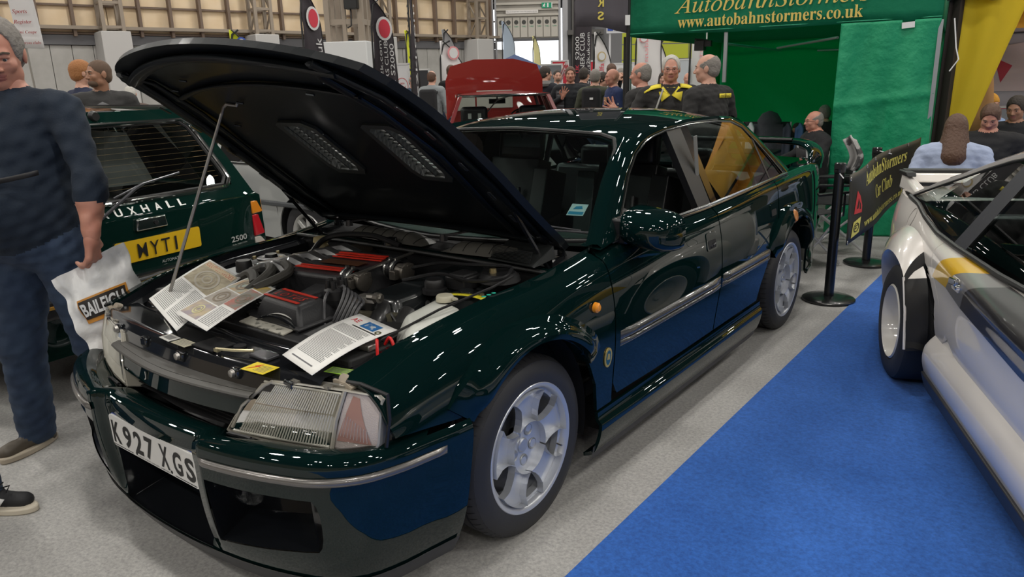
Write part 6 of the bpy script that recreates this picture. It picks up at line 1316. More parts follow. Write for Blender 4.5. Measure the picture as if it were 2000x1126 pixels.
# 3: white letter with logo
o,f=sheet('paper_sheet',[(.445,-.690,.800),(.640,-.738,.796),(.600,-.375,.815),(.400,-.350,.828)],'white typed letter with a blue picture lying beside the washer bottle',None,.022)
lines(f,.10,.85,.14,.56,26,seed=5,par=o); lines(f,.10,.85,.58,.73,8,seed=6,par=o); lines(f,.15,.8,.06,.075,1,t=1,par=o)
bb=B(); bb.add([f(.30,.75,.0018),f(.92,.75,.0018),f(.92,.765,.0018),f(.30,.765,.0018)],[(0,1,2,3)]); bb.build('title_line',mat('ink_black'),o)
pic(f,.42,.78,.79,.93,mat('blue_scene',(.03,.16,.42),.5,noise=(30,(.55,.60,.62),(.55,.6))),o); 
bb=B(); text(bb,'AE',lambda u,v,d:f(.20+u,.86+v,.0018),w=.2,h=.07); bb.build('red_logo',mat('logo_red',(.7,.03,.05),.5),o)
bb=B(); ringp(f,.88,.81,.06,.03,.0018,.6); bb.build('crest_print',mat('crest_dark',(.10,.10,.05),.5),o)
# ================================================================ OTHER CARS
def swheel(par,x,y,r,wd,rimr,rimm,spokes=5,dish=.02,side_=1):
    w_=bpy.data.objects.new('wheel',None); COL.objects.link(w_); w_.parent=par; w_.location=(x,y,r-.003); w_.rotation_euler=(0,0,0 if side_>0 else PI)
    hw=wd/2; b=B(); b.lathe([(rimr-.01,hw-.02),(rimr+.005,hw-.002),(rimr+.03,hw+.002),(r-.03,hw),(r-.006,hw-.015),(r,hw-.035),(r,-hw+.035),(r-.01,-hw+.01),(rimr,-hw+.01)],44,axis='X'); b.build('tyre',RUBBER,w_)
    b=B(); b.lathe([(rimr-.002,hw-.004),(rimr-.010,hw+.002),(rimr-.016,hw-.008),(rimr-.022,hw-.04-dish*.6),(rimr-.035,hw-.05-dish),(.0,hw-.045-dish)] if spokes==0 else [(rimr-.002,hw-.004),(rimr-.010,hw+.002),(rimr-.016,hw-.008),(rimr-.025,hw-.06-dish),(rimr-.03,-hw+.03)],44,axis='X'); b.build('rim',rimm,w_)
    if spokes:
        b=B(); 
        for k in range(spokes):
            a=2*PI*k/spokes; c,s_=math.cos(a),math.sin(a); 
            def q(r_,t,h): return (h,r_*c-t*s_,r_*s_+t*c)
            b.hexa([q(.03,-.03,hw-.06),q(.03,.03,hw-.06),q(rimr-.015,.024,hw-.05),q(rimr-.015,-.024,hw-.05)],[q(.03,-.024,hw-.02),q(.03,.024,hw-.02),q(rimr-.015,.018,hw-.012),q(rimr-.015,-.018,hw-.012)])
        b.lathe([(0,hw-.01),(.035,hw-.012),(.05,hw-.03),(.055,hw-.06)],20,axis='X'); b.build('spokes',rimm,w_,fixn=True,bevel=.004)
        b=B(); b.lathe([(0,hw-.08),(.15,hw-.08)],24,axis='X'); b.build('brake_drum',DARK,w_)
    else:
        b=B(); b.lathe([(.0,hw-.03-dish),(.045,hw-.03-dish),(.055,hw-.045-dish)],20,axis='X'); b.build('hub',rimm,w_)
    return w_
def saloon(name,label,loc,rz,paint,L=4.4,W=1.70,wheels=(.95,3.4),wr=.30,belt=.88,sill=.22,top=1.38,bounds=((.75,1.05),(1.25,1.45),(2.15,2.2),(3.15,2.5)),noseh=.72,tailh=.80,rimm=None,spokes=6,gtint=None,trim=None,stripe=None,boot=True,bon=True):
    """tail at y=0, nose at y=L"""
    c=thing(name,label,'car',loc,rz); hw=W/2
    WX=Crv([(0,hw*.86),(.25,hw*.96),(1.0,hw),(L-1.0,hw),(L-.25,hw*.94),(L,hw*.84)]); ZT=Crv([(0,tailh),(.15,tailh+.02),(bounds[0][0],belt),(bounds[-1][0],belt),(L-.3,noseh+.02),(L,noseh-.05)])
    def sd(s): return lambda y,k: Vector((s*WX(y)*(1-.035*(2*k-1)**2-.03*max(0,k-.85)/.15),y,sill+(ZT(y)-sill)*k))
    for s in (1,-1):
        pts=[(.02,.15),(.02,1),(L-.02,1),(L-.02,.12)]
        for wy_ in wheels[::-1]:
            ar=wr+.055; pts+= [(wy_+ar*math.cos(R(a)),max(0,(wr+ar*math.sin(R(a))-sill)/(ZT(wy_)-sill))) for a in range(-10,191,12)]
        pp=[(L-.02,.15)]+[q for q in pts[4:]]+[(.02,.15),(.02,1),(.6,1),(1.2,1),(2,1),(2.8,1),(L-.6,1),(L-.02,1)]
        b=B().mat(paint); patch(b,pp,sd(s),.10,.16,.012,flip=(s==-1)); b.build('body_side',parent=c)
        for yb,yt in bounds[1:-1]:
            b=B(); b.tube([sd(s)(yb,.05)+V(s*.001,0,0),sd(s)(yb,.5)+V(s*.001,0,0),sd(s)(yb,.98)+V(s*.001,0,0)],.004,4); b.build('door_gap',DARK,c)
        if stripe: b=B(); b.tube([sd(s)(.1+i*(L-.2)/16,stripe[0])+V(s*.006,0,0) for i in range(17) if all(abs(.1+i*(L-.2)/16-w_)>wr+.05 or stripe[0]>.42 for w_ in wheels)],.022,6,flat=1.); b.build('side_rubber',stripe[1],c)
        for wy_ in wheels:
            swheel(c,s*(hw-.11),wy_,wr,.19,wr-.105,rimm or ALLOY,spokes,side_=s)
            b=B(); A=[-.2+(PI+.4)*k/12 for k in range(13)]; ar=wr+.06; b.grid(lambda u,v:(s*(hw-.28+.26*v),wy_+ar*math.cos(-.2+(PI+.4)*u),wr+ar*math.sin(-.2+(PI+.4)*u)),12,1); b.add([(s*(hw-.28),wy_+ar*math.cos(a),wr+ar*math.sin(a)) for a in A],[tuple(range(13))]); b.build('wheel_well',DARK,c)
        for y_,nm,m_ in ((.06,'tail_lamp',mat('red_lamp',(.4,.01,.01),.2,coat=1)),(L-.06,'headlamp',mat('lamp_reflector'))): b=B(); b.box((s*hw*.66,y_-.03 if y_<1 else y_+.03,ZT(y_)-.12),(.30,.06,.14)); b.build(nm,m_,c,bevel=.01)
    tw=lambda z:hw*.93-(z-belt)*.42*(hw/.85)
    b=B().mat(paint)
    if boot: b.grid(lambda u,v:((u*2-1)*WX(v*(bounds[0][0]+.1))*.945,v*(bounds[0][0]+.1),ZT(v*(bounds[0][0]+.1))+.03*(1-(u*2-1)**2)),12,5)
    y1=bounds[-1][0]-.1
    if bon: b.grid(lambda u,v:((u*2-1)*WX(y1+v*(L-y1))*.945,y1+v*(L-y1),ZT(y1+v*(L-y1))+.03*(1-(u*2-1)**2)),12,8)
    b.grid(lambda u,v:((u*2-1)*WX(0)*.97,-.0,.15*sill+sill*.9+(tailh-sill)*v),8,4); b.grid(lambda u,v:((u*2-1)*WX(L)*.97,L,sill+(noseh-.05-sill)*v),8,4); b.build('deck',None,c)
    b=B(); b.box((0,L/2,sill+.03),(W*.8,L*.95,.08)); b.build('underbody',DARK,c)
    for y_ in (-.04,L+.02): b=B(); b.box((0,y_,.42),(W*.94,.10,.12)); b.build('bumper',trim or CHROME,c,bevel=.02)
    # greenhouse
    xb,xt=tw(belt),tw(top-.05)
    b=B().mat(paint); ya,yz=bounds[0][1],bounds[-1][1]
    b.grid(lambda u,v:((u*2-1)*(xt+.01),ya-.03+(yz-ya+.06)*v,top-.045*abs(u*2-1)**3-.03*(2*v-1)**2),12,8); b.build('roof',None,c)
    gl=gtint or SIDEGLASS
    n=len(bounds); pw=.035
    for s in (1,-1):
        P_=lambda y,z,o=0: Vector((s*(tw(z)+o),y,z))
        for i in range(n):
            yb,yt=bounds[i]; b=B().mat(paint); b.hexa([P_(yb-pw,belt-.01),P_(yb+pw,belt-.01),P_(yb+pw,belt-.01,-.05),P_(yb-pw,belt-.01,-.05)],[P_(yt-pw,top-.05),P_(yt+pw,top-.05),P_(yt+pw,top-.05,-.05),P_(yt-pw,top-.05,-.05)]); b.build('pillar',None,c,fixn=True,bevel=.006)
        for i in range(n-1):
            (b0,t0),(b1,t1)=bounds[i],bounds[i+1]; b=B(); b.add([P_(b0+pw,belt),P_(b1-pw,belt),P_(t1-pw,top-.06),P_(t0+pw,top-.06)],[(0,1,2,3)]); b.build('side_glass',gl,c)
        b=B(); b.tube([P_(ya,top-.05,.004),P_((ya+yz)/2,top-.045,.004),P_(yz,top-.05,.004)],.014,6); b.tube([P_(bounds[0][0],belt,.008),P_(bounds[-1][0],belt,.008)],.012,6); b.build('bright_trim',trim or CHROME,c)
    for (yb,yt),sg,nm in ((bounds[0],-1,'rear_screen'),(bounds[-1],1,'windscreen')):
        q=lambda u,v:((u*2-1)*(xb+(xt-xb)*v)*.97,yb+(yt-yb)*v+sg*.05*(1-(u*2-1)**2),belt+(top-.05-belt)*v)
        b=B(); b.grid(q,10,5); b.build(nm,gl,c)
        b=B(); b.tube([q(u,v) for u,v in [(0,0),(.5,0),(1,0),(1,.5),(1,1),(.5,1),(0,1),(0,.5),(0,0)] for _ in (0,)],.016,6); b.build('screen_surround',trim or CHROME,c)
    b=B(); b.box((0,(bounds[0][0]+bounds[-1][0])/2,.5),(W*.8,2.0,.2)); b.build('cabin_floor',DARK,c)
    for s in (.36,-.36):
        st=B(); st.box((s,ya+.95,.74),(.46,.14,.60)); st.box((s,ya+1.15,.50),(.46,.46,.14)); st.box((s,ya+.93,1.09),(.28,.09,.17)); st.build('seat',LEATHER,c,bevel=.04,seg=3)
    b=B(); b.box((0,ya+.25,.70),(1.2,.14,.44)); b.build('rear_bench',LEATHER,c,bevel=.04); b=B(); b.box((0,bounds[-1][0]-.25,.82),(1.3,.3,.14)); b.build('dashboard',BLACK,c,bevel=.03)
    return c
RED1=mat('signal_red_paint',(.24,.020,.016),.4,spec=.1,coat=1); RED2=mat('dark_red_paint',(.17,.012,.014),.3,coat=1); SILV=mat('silver_car_paint',(.42,.43,.42),.38,.35,coat=1); GRN2=mat('bottle_green_paint',(.0035,.020,.0155),.5,.0,spec=0.,coat=1,coat_rough=.02)
# --- silver saloon, side-on behind the raised bonnet
AZ=math.atan2(.999,-.0436) # lateral (local +x) points along world +y
sc=saloon('car','silver grey saloon parked crosswise behind the raised bonnet',(-1.98,2.92,0),R(90),SILV,L=4.5,W=1.74,wheels=(1.05,3.55),wr=.31,belt=.90,bounds=((.55,.95),(1.42,1.50),(2.4,2.4),(3.35,2.75)),rimm=mat('silver_wheel',(.60,.60,.58),.35,.5),spokes=8,trim=BLACK,stripe=(.52,mat('grey_side_rubber',(.07,.075,.08),.5)))
# --- red saloon with its bonnet up
rc=saloon('car','dark red classic saloon seen from behind, its own bonnet raised beyond',(*(at(985,190,9.5)+Vector((.669,-.743,0))*1.02)[:2],0),R(42),RED2,L=4.3,W=1.62,wheels=(.9,3.3),wr=.29,belt=.98,top=1.45,tailh=.86,bounds=((.78,1.02),(1.45,1.50),(2.1,2.1),(2.95,2.55)),spokes=0,gtint=glass('clear_car_glass',(.85,.9,.88),.2),bon=False)
b=B().mat(RED1); patch(b,[(-.74,0),(.74,0),(.74,.75),(.66,.98),(.3,1.08),(-.3,1.08),(-.66,.98),(-.74,.75)],lambda x,k:Vector((x,3.02-.10*k-.10*(1-(x/.75)**2)*0+.05*k*k,.90+k*.93*1.0)),.12,.12,.02); o=b.build('raised_bonnet',RED1,rc)
b=B(); b.box((.0,2.98,1.32),(.55,.01,.26)); b.box((-.45,2.98,1.28),(.3,.01,.24)); b.build('bonnet_notice',mat('grey_notice',(.40,.37,.33),.6),rc)
b=B(); b.box((0,2.42,1.30),(.24,.03,.07)); b.tube([(0,2.44,1.40),(0,2.42,1.32)],.01,6); b.build('interior_mirror',BLACK,rc); b=B(); b.lathe([(.17+.012*math.cos(a),.012*math.sin(a)) for a in [2*PI*k/6 for k in range(7)]],24,M=Matrix.Translation((.34,2.35,1.02))@Matrix.Rotation(R(70),4,'X')); b.lathe([(0,.02),(.06,.015),(.065,0)],16,M=Matrix.Translation((.34,2.35,1.02))@Matrix.Rotation(R(70),4,'X')); b.build('steering_wheel',BLACK,rc)
for s in (-.38,.40): b=B(); b.box((s,1.40,1.13),(.36,.12,.26)); b.build('headrest',LEATHER,rc,bevel=.05,seg=3)
for dx in (-.06,.07): b=B(); b.box((-.38+dx,1.335,1.14),(.045,.006,.07)); b.build('headrest_slot',mat('slot_pale',(.55,.58,.55),.4),rc,bevel=.004)
b=B(); b.tube([(-.20,1.5,1.18),(-.05,1.7,1.33),(.15,1.9,1.38)],.010,6); b.build('belt_strap',STEEL,rc)
# --- other distant cars
saloon('car','bright red car far off beside the grey concrete wall',(*at(150,180,13)[:2],0),R(150),mat('bright_red_paint',(.55,.02,.03),.3,coat=1),L=4.0,W=1.65,wheels=(.8,3.2),belt=.95,top=1.47,trim=BLACK,spokes=5)
cfar=saloon('car','dark red car with a raised bonnet far behind the standing men',(*at(1345,170,16.5)[:2],0),R(120),RED2,L=4.2,W=1.65,belt=.92,top=1.36,spokes=5,bon=False); b=B().mat(RED1); b.grid(lambda u,v:((u*2-1)*.7,3.2-.5*v,.9+1.1*v*(1-.1*(u*2-1)**2)),8,6); b.build('raised_bonnet',RED2,cfar,solid=.02)
saloon('car','red and grey car half hidden behind the green estate',(*at(330,200,18)[:2],0),R(130),mat('bright_red_paint'),L=4.0,W=1.6,belt=.9,top=1.35,spokes=5,trim=BLACK)
# --- bottle green estate, tail towards the camera's left
ec=thing('car','bottle green estate car with VAUXHALL on its tailgate and plate ending MYT 1','car',(-1.7568,.0929,0),math.atan2(.985,-.17))
hw=.85
def ebody(s): 
    WX=Crv([(0,.76),(.10,.82),(.5,.85),(3.8,.85),(4.4,.78),(4.6,.66)]); ZT=Crv([(0,.93),(.3,.96),(3.2,.94),(4.3,.78),(4.6,.70)])
    return lambda y,k: Vector((s*WX(y)*(1-.04*(2*k-1)**2-.05*max(0,k-.8)/.2),y,.24+(ZT(y)-.24)*k))
for s in (1,-1):
    pts=[]
    for wy_ in (3.55,.95): pts+=[(wy_+.37*math.cos(R(a)),max(0,(.32+.37*math.sin(R(a))-.24)/.71)) for a in range(-10,191,12)]
    b=B().mat(GRN2); patch(b,[(4.58,.15)]+pts+[(.02,.12),(.0,1),(.8,1),(1.6,1),(2.4,1),(3.2,1),(4,1),(4.58,1)],ebody(s),.1,.125,.012,flip=(s==-1)); b.build('body_side',parent=ec)
    for wy_ in (.95,3.55):
        swheel(ec,s*.73,wy_,.315,.20,.20,ALLOY,8,side_=s); b=B(); A=[-.2+(PI+.4)*k/12 for k in range(13)]; b.add([(s*.6,wy_+.38*math.cos(a),.32+.38*math.sin(a)) for a in A],[tuple(range(13))]); b.build('wheel_well',DARK,ec)
    # side glass, pillars of the estate roof
    tx=lambda z:.80-.34*(z-.95)
    P_=lambda y,z,o=0: Vector((s*(tx(z)+o),y,z))
    for (yb,yt,w_) in ((.30,.52,.13),(1.15,1.18,.04),(2.05,2.02,.05),(3.0,2.4,.04)):
        b=B(); b.hexa([P_(yb-w_,.94),P_(yb+w_,.94),P_(yb+w_,.94,-.05),P_(yb-w_,.94,-.05)],[P_(yt-w_,1.42),P_(yt+w_,1.42),P_(yt+w_,1.42,-.05),P_(yt-w_,1.42,-.05)]); b.build('pillar',GRN2,ec,fixn=True,bevel=.01)
    for (b0,t0,b1,t1) in ((.43,.65,1.11,1.14),(1.19,1.22,2.0,1.97),(2.1,2.07,2.96,2.36)): b=B(); b.add([P_(b0,.95),P_(b1,.95),P_(t1,1.40),P_(t0,1.40)],[(0,1,2,3)]); b.build('side_glass',glass('clear_car_glass'),ec)
    b=B(); b.tube([P_(.3,1.45,-.02),P_(1.4,1.46,-.02),P_(2.4,1.44,-.02)],.02,6); b.build('roof_gutter',CHROME,ec)
b=B().mat(GRN2); b.grid(lambda u,v:((u*2-1)*.665,.38+2.1*v,1.475-.035*abs(u*2-1)**2.5-.03*(2*v-1)**2+.01),14,10); b.grid(lambda u,v:((u*2-1)*.70,3.0+1.58*v,.95-.02*(u*2-1)**2-.23*v*v),10,6); b.build('roof',None,ec)
# tailgate: plane leaning forward with a window
def tg(x,z,o=0): return Vector((x,(.0 if z<.92 else .045+(z-.92)*.62) -.04*(1-(x/.8)**2)*1.0-o,z))
b=B().mat(GRN2)
patch(b,[(-.80,.30),(.80,.30),(.80,.70),(.785,.93),(-.785,.93),(-.80,.70)],lambda x,z:tg(x,z),.1,.07)
for s in (1,-1): patch(b,[(s*.65,.93),(s*.785,.93),(s*.73,1.15),(s*.66,1.36),(s*.60,1.45),(s*.50,1.385),(s*.585,1.30),(s*.64,1.06)],lambda x,z:tg(x,z),.06,.06,flip=False)
patch(b,[(-.60,1.45),(-.5,1.385),(.5,1.385),(.60,1.45)],lambda x,z:tg(x,z),.1,.05); patch(b,[(-.785,.93),(.785,.93),(.65,.99),(-.65,.99)],lambda x,z:tg(x,z),.1,.04)
gate=b.build('tailgate',parent=ec)
wo=[(-.645,1.03),(-.60,.99),(.60,.99),(.645,1.03),(.64,1.08),(.59,1.28),(.565,1.35),(.52,1.385),(-.52,1.385),(-.565,1.35),(-.59,1.28),(-.64,1.08)]
b=B(); patch(b,wo,lambda x,z:tg(x,z,-.01),.1,.06); b.build('rear_window',glass('clear_car_glass'),gate)
b=B(); q=dens(wo,.05); b.tube([tg(x,z,.008) for x,z in q]+[tg(*q[0],.008)],.012,8); b.build('window_trim',CHROME,gate); b=B(); q=[(x*.965,1.18+(z-1.18)*.95) for x,z in q]; b.tube([tg(x,z,-.004) for x,z in q]+[tg(*q[0],-.004)],.010,6); b.build('window_rubber',SEAL,gate)
b=B(); 
for k in range(11): b.tube([tg(-.60,1.05+.030*k,-.004),tg(.58,1.05+.030*k,-.004)],.0006,3)
b.build('heater_lines',mat('heater_copper',(.30,.20,.10),.4,.5),gate)
b=B(); b.lathe([(0,.03),(.022,.03),(.03,.01),(.03,0)],14,M=Matrix.Translation(tg(-.02,1.43,.0))@Matrix.Rotation(R(90),4,'X')); b.build('washer_jet',BLACK,gate)
b=B(); b.tube([tg(-.30,.93,.03),tg(-.02,1.055,.035),tg(.03,1.07,.035)],.009,6); b.tube([tg(-.17,1.02,.03),tg(.03,1.07,.032),tg(.30,1.10,.02)],.006,6); b.build('rear_wiper',mat('wiper_metal'),gate)
EN=lambda u,v,d=0:tg(u,v,.004+d)
for ch,x in zip('VAUXHALL',[-.33+.079*k for k in range(8)]):
    b=B(); text(b,ch,lambda u,v,d:EN(x+u,.945+v),w=.042,h=.040,bold=.03); b.build('letter',mat('silver_lettering',(.75,.75,.72),.3,.4),gate)
b=B(); fr=lambda u,v,d=0:tg(-.04+u,.875+v,d); b.prism([(-.095,-.03),(.095,-.03),(.085,.032),(-.085,.032)],fr,.0,.022); hd=b.build('tailgate_handle',CHROME,gate,fixn=True,bevel=.006); b=B(); b.lathe([(0,.004),(.012,.004),(.012,0)],12,M=Matrix.Translation(fr(.02,-.0,.024))@Matrix.Rotation(R(90),4,'X')); b.build('lock_barrel',DARK,gate)
b=B().mat(mat('plate_yellow',(.80,.50,.015),.35,coat=.5)); b.prism(rr(.53,.115,.012),lambda u,v,d:tg(u,.745+v,d+.004),0,.006); yp=b.build('number_plate',None,ec,label='yellow number plate ending MYT 1',fixn=True)
for ch,x in zip('MYT1',(-.115,-.040,.030,.095)):
    if True: b=B(); text(b,ch,lambda u,v,d:tg(x+u,.742+v,.0115),w=.056 if ch not in '1' else .014,h=.076,bold=.004); b.build('registration',mat('ink_black'),yp)
b=B(); text(b,'2500',lambda u,v,d:EN(.565+u,.675+v),w=.13,h=.035,bold=.02); text(b,'FUEL INJECTION',lambda u,v,d:EN(.565+u,.640+v),w=.12,h=.010); text(b,'AUTOMATIC',lambda u,v,d:EN(.06+u,.655+v),w=.13,h=.016); b.build('badge',mat('silver_lettering'),gate)
b=B(); b.box(tuple(tg(.0,.57,.03)),(1.58,.09,.10)); b.build('rear_bumper',mat('black_bumper'
,(.015,.015,.017),.35,coat=.3),ec,bevel=.02); b=B(); b.box(tuple(tg(.05,.585,.085)),(1.50,.008,.014)); b.build('bumper_strip',mat('amber_strip',(.55,.28,.04),.4),ec); b=B(); b.box(tuple(tg(.12,.60,.08)),(.16,.03,.035)); b.build('plate_lamp',CHROME,ec,bevel=.006)
for s in (1,-1):
    for z0,z1,m_ in ((.80,.88,mat('lamp_orange',(.80,.27,.02),.2,coat=1)),(.66,.795,mat('lamp_scarlet',(.52,.01,.02),.2,coat=1)),(.605,.655,mat('lamp_white',(.6,.55,.5),.2,coat=1))):
        b=B(); b.hexa([(s*.70,-.02,z0),(s*.80,.0,z0),(s*.815,.10,z0),(s*.70,.06,z0)],[(s*.70,-.015,z1),(s*.80,.005,z1),(s*.815,.10,z1),(s*.70,.06,z1)]); b.build('tail_lamp',m_,ec,fixn=True,bevel=.006)
b=B(); b.box((0,1.0,.55),(1.4,1.7,.1)); b.build('load_floor',DARK,ec); b=B(); b.box((0,1.35,.90),(1.2,.15,.45)); b.box((.36,2.1,1.0),(.46,.14,.62)); b.box((-.36,2.1,1.0),(.46,.14,.62)); b.build('seats',LEATHER,ec,bevel=.04)
b=B(); b.add([(.62,.75,.98),(.08,.80,.99),(.30,.95,1.34),(.58,.9,1.30)],[(0,1,2,3)]); b.build('window_sunshade',mat('grey_felt',(.28,.29,.28),.9),ec)
# ================================================================ WHITE COMPETITION COUPE (local: x car's left, y rearward, rear axle at y 0)
mc=thing('car','white rally-style coupe with yellow, grey and black side decal on the blue carpet','car',(2.4002,2.5717,.006),.3843)
WHP=mat('white_car_paint',(.80,.755,.71),.28,coat=1,coat_rough=.02)
MR=[(Crv([(-3.2,.74),(-2.9,.80),(.4,.80),(.95,.70)]),Crv([(-3.2,.24),(1,.28)])),
    (Crv([(-3.2,.76),(-2.9,.83),(.4,.83),(.95,.74)]),Crv([(-3.2,.40),(1,.42)])),
    (Crv([(-3.2,.76),(-2.9,.84),(.4,.84),(.8,.80),(.98,.745)]),Crv([(-3.2,.56),(1,.58)])),
    (Crv([(-3.2,.73),(-2.9,.82),(.4,.825),(.8,.79),(.97,.74)]),Crv([(-3.2,.66),(-1,.72),(.4,.73),(1,.74)])),
    (Crv([(-3.2,.69),(-2.9,.775),(-1,.785),(.4,.785),(.8,.76),(.95,.71)]),Crv([(-3.2,.72),(-1.6,.80),(-.9,.785),(-.3,.785),(.2,.84),(.6,.86),(1,.865)]))]
def ms(y,t): return catmull([Vector((a(y),y,b_(y))) for a,b_ in MR],t)
def mt(y,z):
    lo,hi=0.,4.
    for _ in range(24):
        m=(lo+hi)/2
        if ms(y,m).z<z: lo=m
        else: hi=m
    return (lo+hi)/2
def mY(p): return [(y,mt(y,z)) for y,z in p]
for s in (-1,1):
    fn=(lambda y,t:(lambda p:Vector((p.x*s,p.y,p.z)))(ms(y,t)))
    b=B().mat(WHP); patch(b,mY([(.50,.30),(.955,.32),(.98,.5),(.965,.7)])+[(.955,4),(.6,4),(.2,4),(-.28,4)]+mY([(-.30,.70),(-.33,.648),(-.478,.521),(-.60,.43),(-.50,.33),(-.42,.33),(-.40,.52),(-.25,.64),(0,.70),(.25,.64),(.40,.52),(.46,.40)]),fn,.06,.125,.015,flip=(s==-1)); b.build('rear_quarter',parent=mc)
    b=B().mat(WHP); patch(b,[(-.285,4)]+mY([(-.306,.70),(-.337,.646),(-.484,.517),(-.60,.425),(-.70,.375),(-.9,.345),(-1.53,.32),(-1.62,.34)])+[(-1.63,2),(-1.60,4),(-1.2,4),(-.7,4)],fn,.06,.125,.015,flip=(s==-1)); dr=b.build('door',parent=mc)
    b=B().mat(WHP); patch(b,mY([(-1.64,.27),(-1.65,.5)])+[(-1.61,4),(-2,4),(-2.5,4),(-3.2,4)]+mY([(-3.2,.5),(-3.0,.3),(-2.92,.36),(-2.85,.54),(-2.65,.66),(-2.4,.66),(-2.2,.54),(-2.12,.34),(-2.1,.27)]),fn,.08,.125,.015,flip=(s==-1)); b.build('front_wing',parent=mc)
    # sill
    b=B(); b.grid(lambda u,v:(s*(.850+.016*math.sin(PI*min(1,v*1.3))-.05*max(0,v-.7)/.3),-.42-1.70*u,.180+.21*v),14,8); b.build('sill',WHP,mc,flip=(s==1))
    b=B(); b.hexa([(s*.84,-.42,.10),(s*.84,-2.12,.10),(s*.79,-2.12,.09),(s*.79,-.42,.09)],[(s*.865,-.42,.185),(s*.865,-2.12,.185),(s*.80,-2.12,.19),(s*.80,-.42,.19)]); b.build('sill_rubber',mat('grey_black_rubber'),mc,fixn=True,bevel=.006)
    # boxed rear flare
    A=[(.86,.45,.24),(.90,.40,.42),(.935,.30,.56),(.95,.12,.65),(.955,-.10,.665),(.95,-.28,.60),(.945,-.355,.45),(.935,-.375,.27)]
    Bc=[(.79,.62,.26),(.815,.65,.44),(.825,.62,.62),(.822,.36,.735),(.825,.08,.755),(.832,-.13,.70),(.845,-.25,.56),(.853,-.385,.27)]
    for nm,i0,i1,m_ in (('wheel_arch_flare',0,5,WHP),('flare_scoop',5,7,BLACK)):
        b=B(); vs=[];k=0
        for i in range(i0*4,i1*4+1):
            a=catmull([Vector(q) for q in A],i/4); c_=catmull([Vector(q) for q in Bc],i/4); rowv=[]
            m1=a.lerp(c_,.5)+V(.022,0,.02); 
            for j in range(9):
                t=j/8; q=a*(1-t)**2+m1*2*t*(1-t)+c_*t*t; rowv.append((s*q.x,q.y,q.z))
            inn_=a+V(-.03,-(a.y)*.02,-.01); rowv=[(s*(a.x-.10),a.y,a.z-.0),(s*(a.x-.012),a.y,a.z-.008)]+rowv
            vs+=rowv; k+=1
        w_=11; b.add(vs,[(i*w_+j,i*w_+j+1,(i+1)*w_+j+1,(i+1)*w_+j) for i in range(k-1) for j in range(w_-1)]); b.build(nm,m_,mc,ang=50)
    b=B(); b.tube([(s*A[i][0],A[i][1],A[i][2]) for i in (5,6,7)],.006,6); b.build('flare_edge',WHP,mc)
    swheel(mc,s*.815,0,.297,.22,.196,mat('white_wheel',(.68,.65,.60),.35,coat=.5),0,.05,side_=s); swheel(mc,s*.78,-2.518,.297,.20,.196,mat('white_wheel'),0,.03,side_=s)
    for cy in (0,-2.518):
        b=B(); Aa=[-.2+(PI+.4)*k/14 for k in range(15)]; b.grid(lambda u,v:(s*(.6+.22*v),cy+.38*math.cos(-.2+(PI+.4)*u),.30+.38*math.sin(-.2+(PI+.4)*u)),14,1); b.add([(s*.6,cy+.38*math.cos(a),.30+.38*math.sin(a)) for a in Aa],[tuple(range(15))]); b.build('wheel_well',DARK,mc)
    # side glass area
    mx=lambda z:.775-.36*(z-.82); Pm=lambda y,z,o=0:Vector((s*(mx(z)+o),y,z))
    low=[(.57,.862),(.32,.86),(.12,.825),(-.15,.80),(-.45,.797),(-1.0,.805),(-1.55,.825)]; topp=[(.57,.866),(.20,.985),(-.05,1.055),(-.30,1.13),(-.52,1.185),(-.72,1.225),(-1.05,1.235)]
    def win_(pts,nm,m_,o=-.004):
        b=B(); patch(b,pts,lambda y,z:Pm(y,z,o),.1,.08,flip=(s==-1)); return b.build(nm,m_,mc)
    win_([(.50,.872),(.32,.87),(.12,.838),(-.15,.812),(-.40,.808),(-.70,1.195),(-.50,1.165),(-.28,1.10),(.20,.965)],'quarter_glass',SIDEGLASS); win_([(-.56,.812),(-1.0,.818),(-1.50,.835),(-1.12,1.21),(-.84,1.205)],'door_glass',SIDEGLASS)
    win_([(-.40,.80),(-.56,.80),(-.85,1.225),(-.70,1.215)],'b_pillar',mat('dark_grey_pillar',(.035,.037,.045),.5),.006)
    b=B(); b.tube([Pm(y,z,.010) for y,z in [(.56,.868),(.34,.855),(.14,.822),(-.15,.793),(-.45,.790),(-1.0,.797),(-1.55,.82)]],.013,8); b.tube([Pm(y,z,.000) for y,z in [(.56,.868),(.20,.972),(-.05,1.042),(-.30,1.115),(-.52,1.172),(-.74,1.215),(-1.12,1.222),(-1.52,.84)]],.006,8); b.build('window_seal',SEAL,mc)
    b=B(); b.tube([Pm(-.57,.94),Pm(-.52,.815),Pm(-.62,.812)],.006,6) ; b.build('quarter_catch',CHROME,mc)
    rail=[(.60,.862),(.22,.985),(-.05,1.058),(-.30,1.132),(-.52,1.19),(-.74,1.236),(-1.12,1.242),(-1.35,1.06),(-1.58,.83)]
    b=B(); vs=[]
    for i,(y,z) in enumerate(rail): p=Pm(y,z,.0); i_=Vector((s*(mx(z)-.045-.03),y+.01,z+.028)); vs+=[tuple(Pm(y,z-.012,-.003)),tuple(p+V(s*.006,0,.006)),tuple(p.lerp(i_,.5)+V(0,0,.012)),tuple(i_)]
    b.add(vs,[(i*4+k,i*4+k+1,(i+1)*4+k+1,(i+1)*4+k) for i in range(len(rail)-1) for k in range(3)]); b.build('roof_rail',WHP,mc,ang=60)
    # tail cheek of the spoiler
    b=B(); b.hexa([(s*.745,.36,.862),(s*.745,.97,.855),(s*.66,.98,.865),(s*.66,.40,.868)],[(s*.735,.60,.90),(s*.735,.965,.955),(s*.69,.97,.955),(s*.68,.62,.905)]); b.build('spoiler_cheek',WHP,mc,fixn=True,bevel=.015)
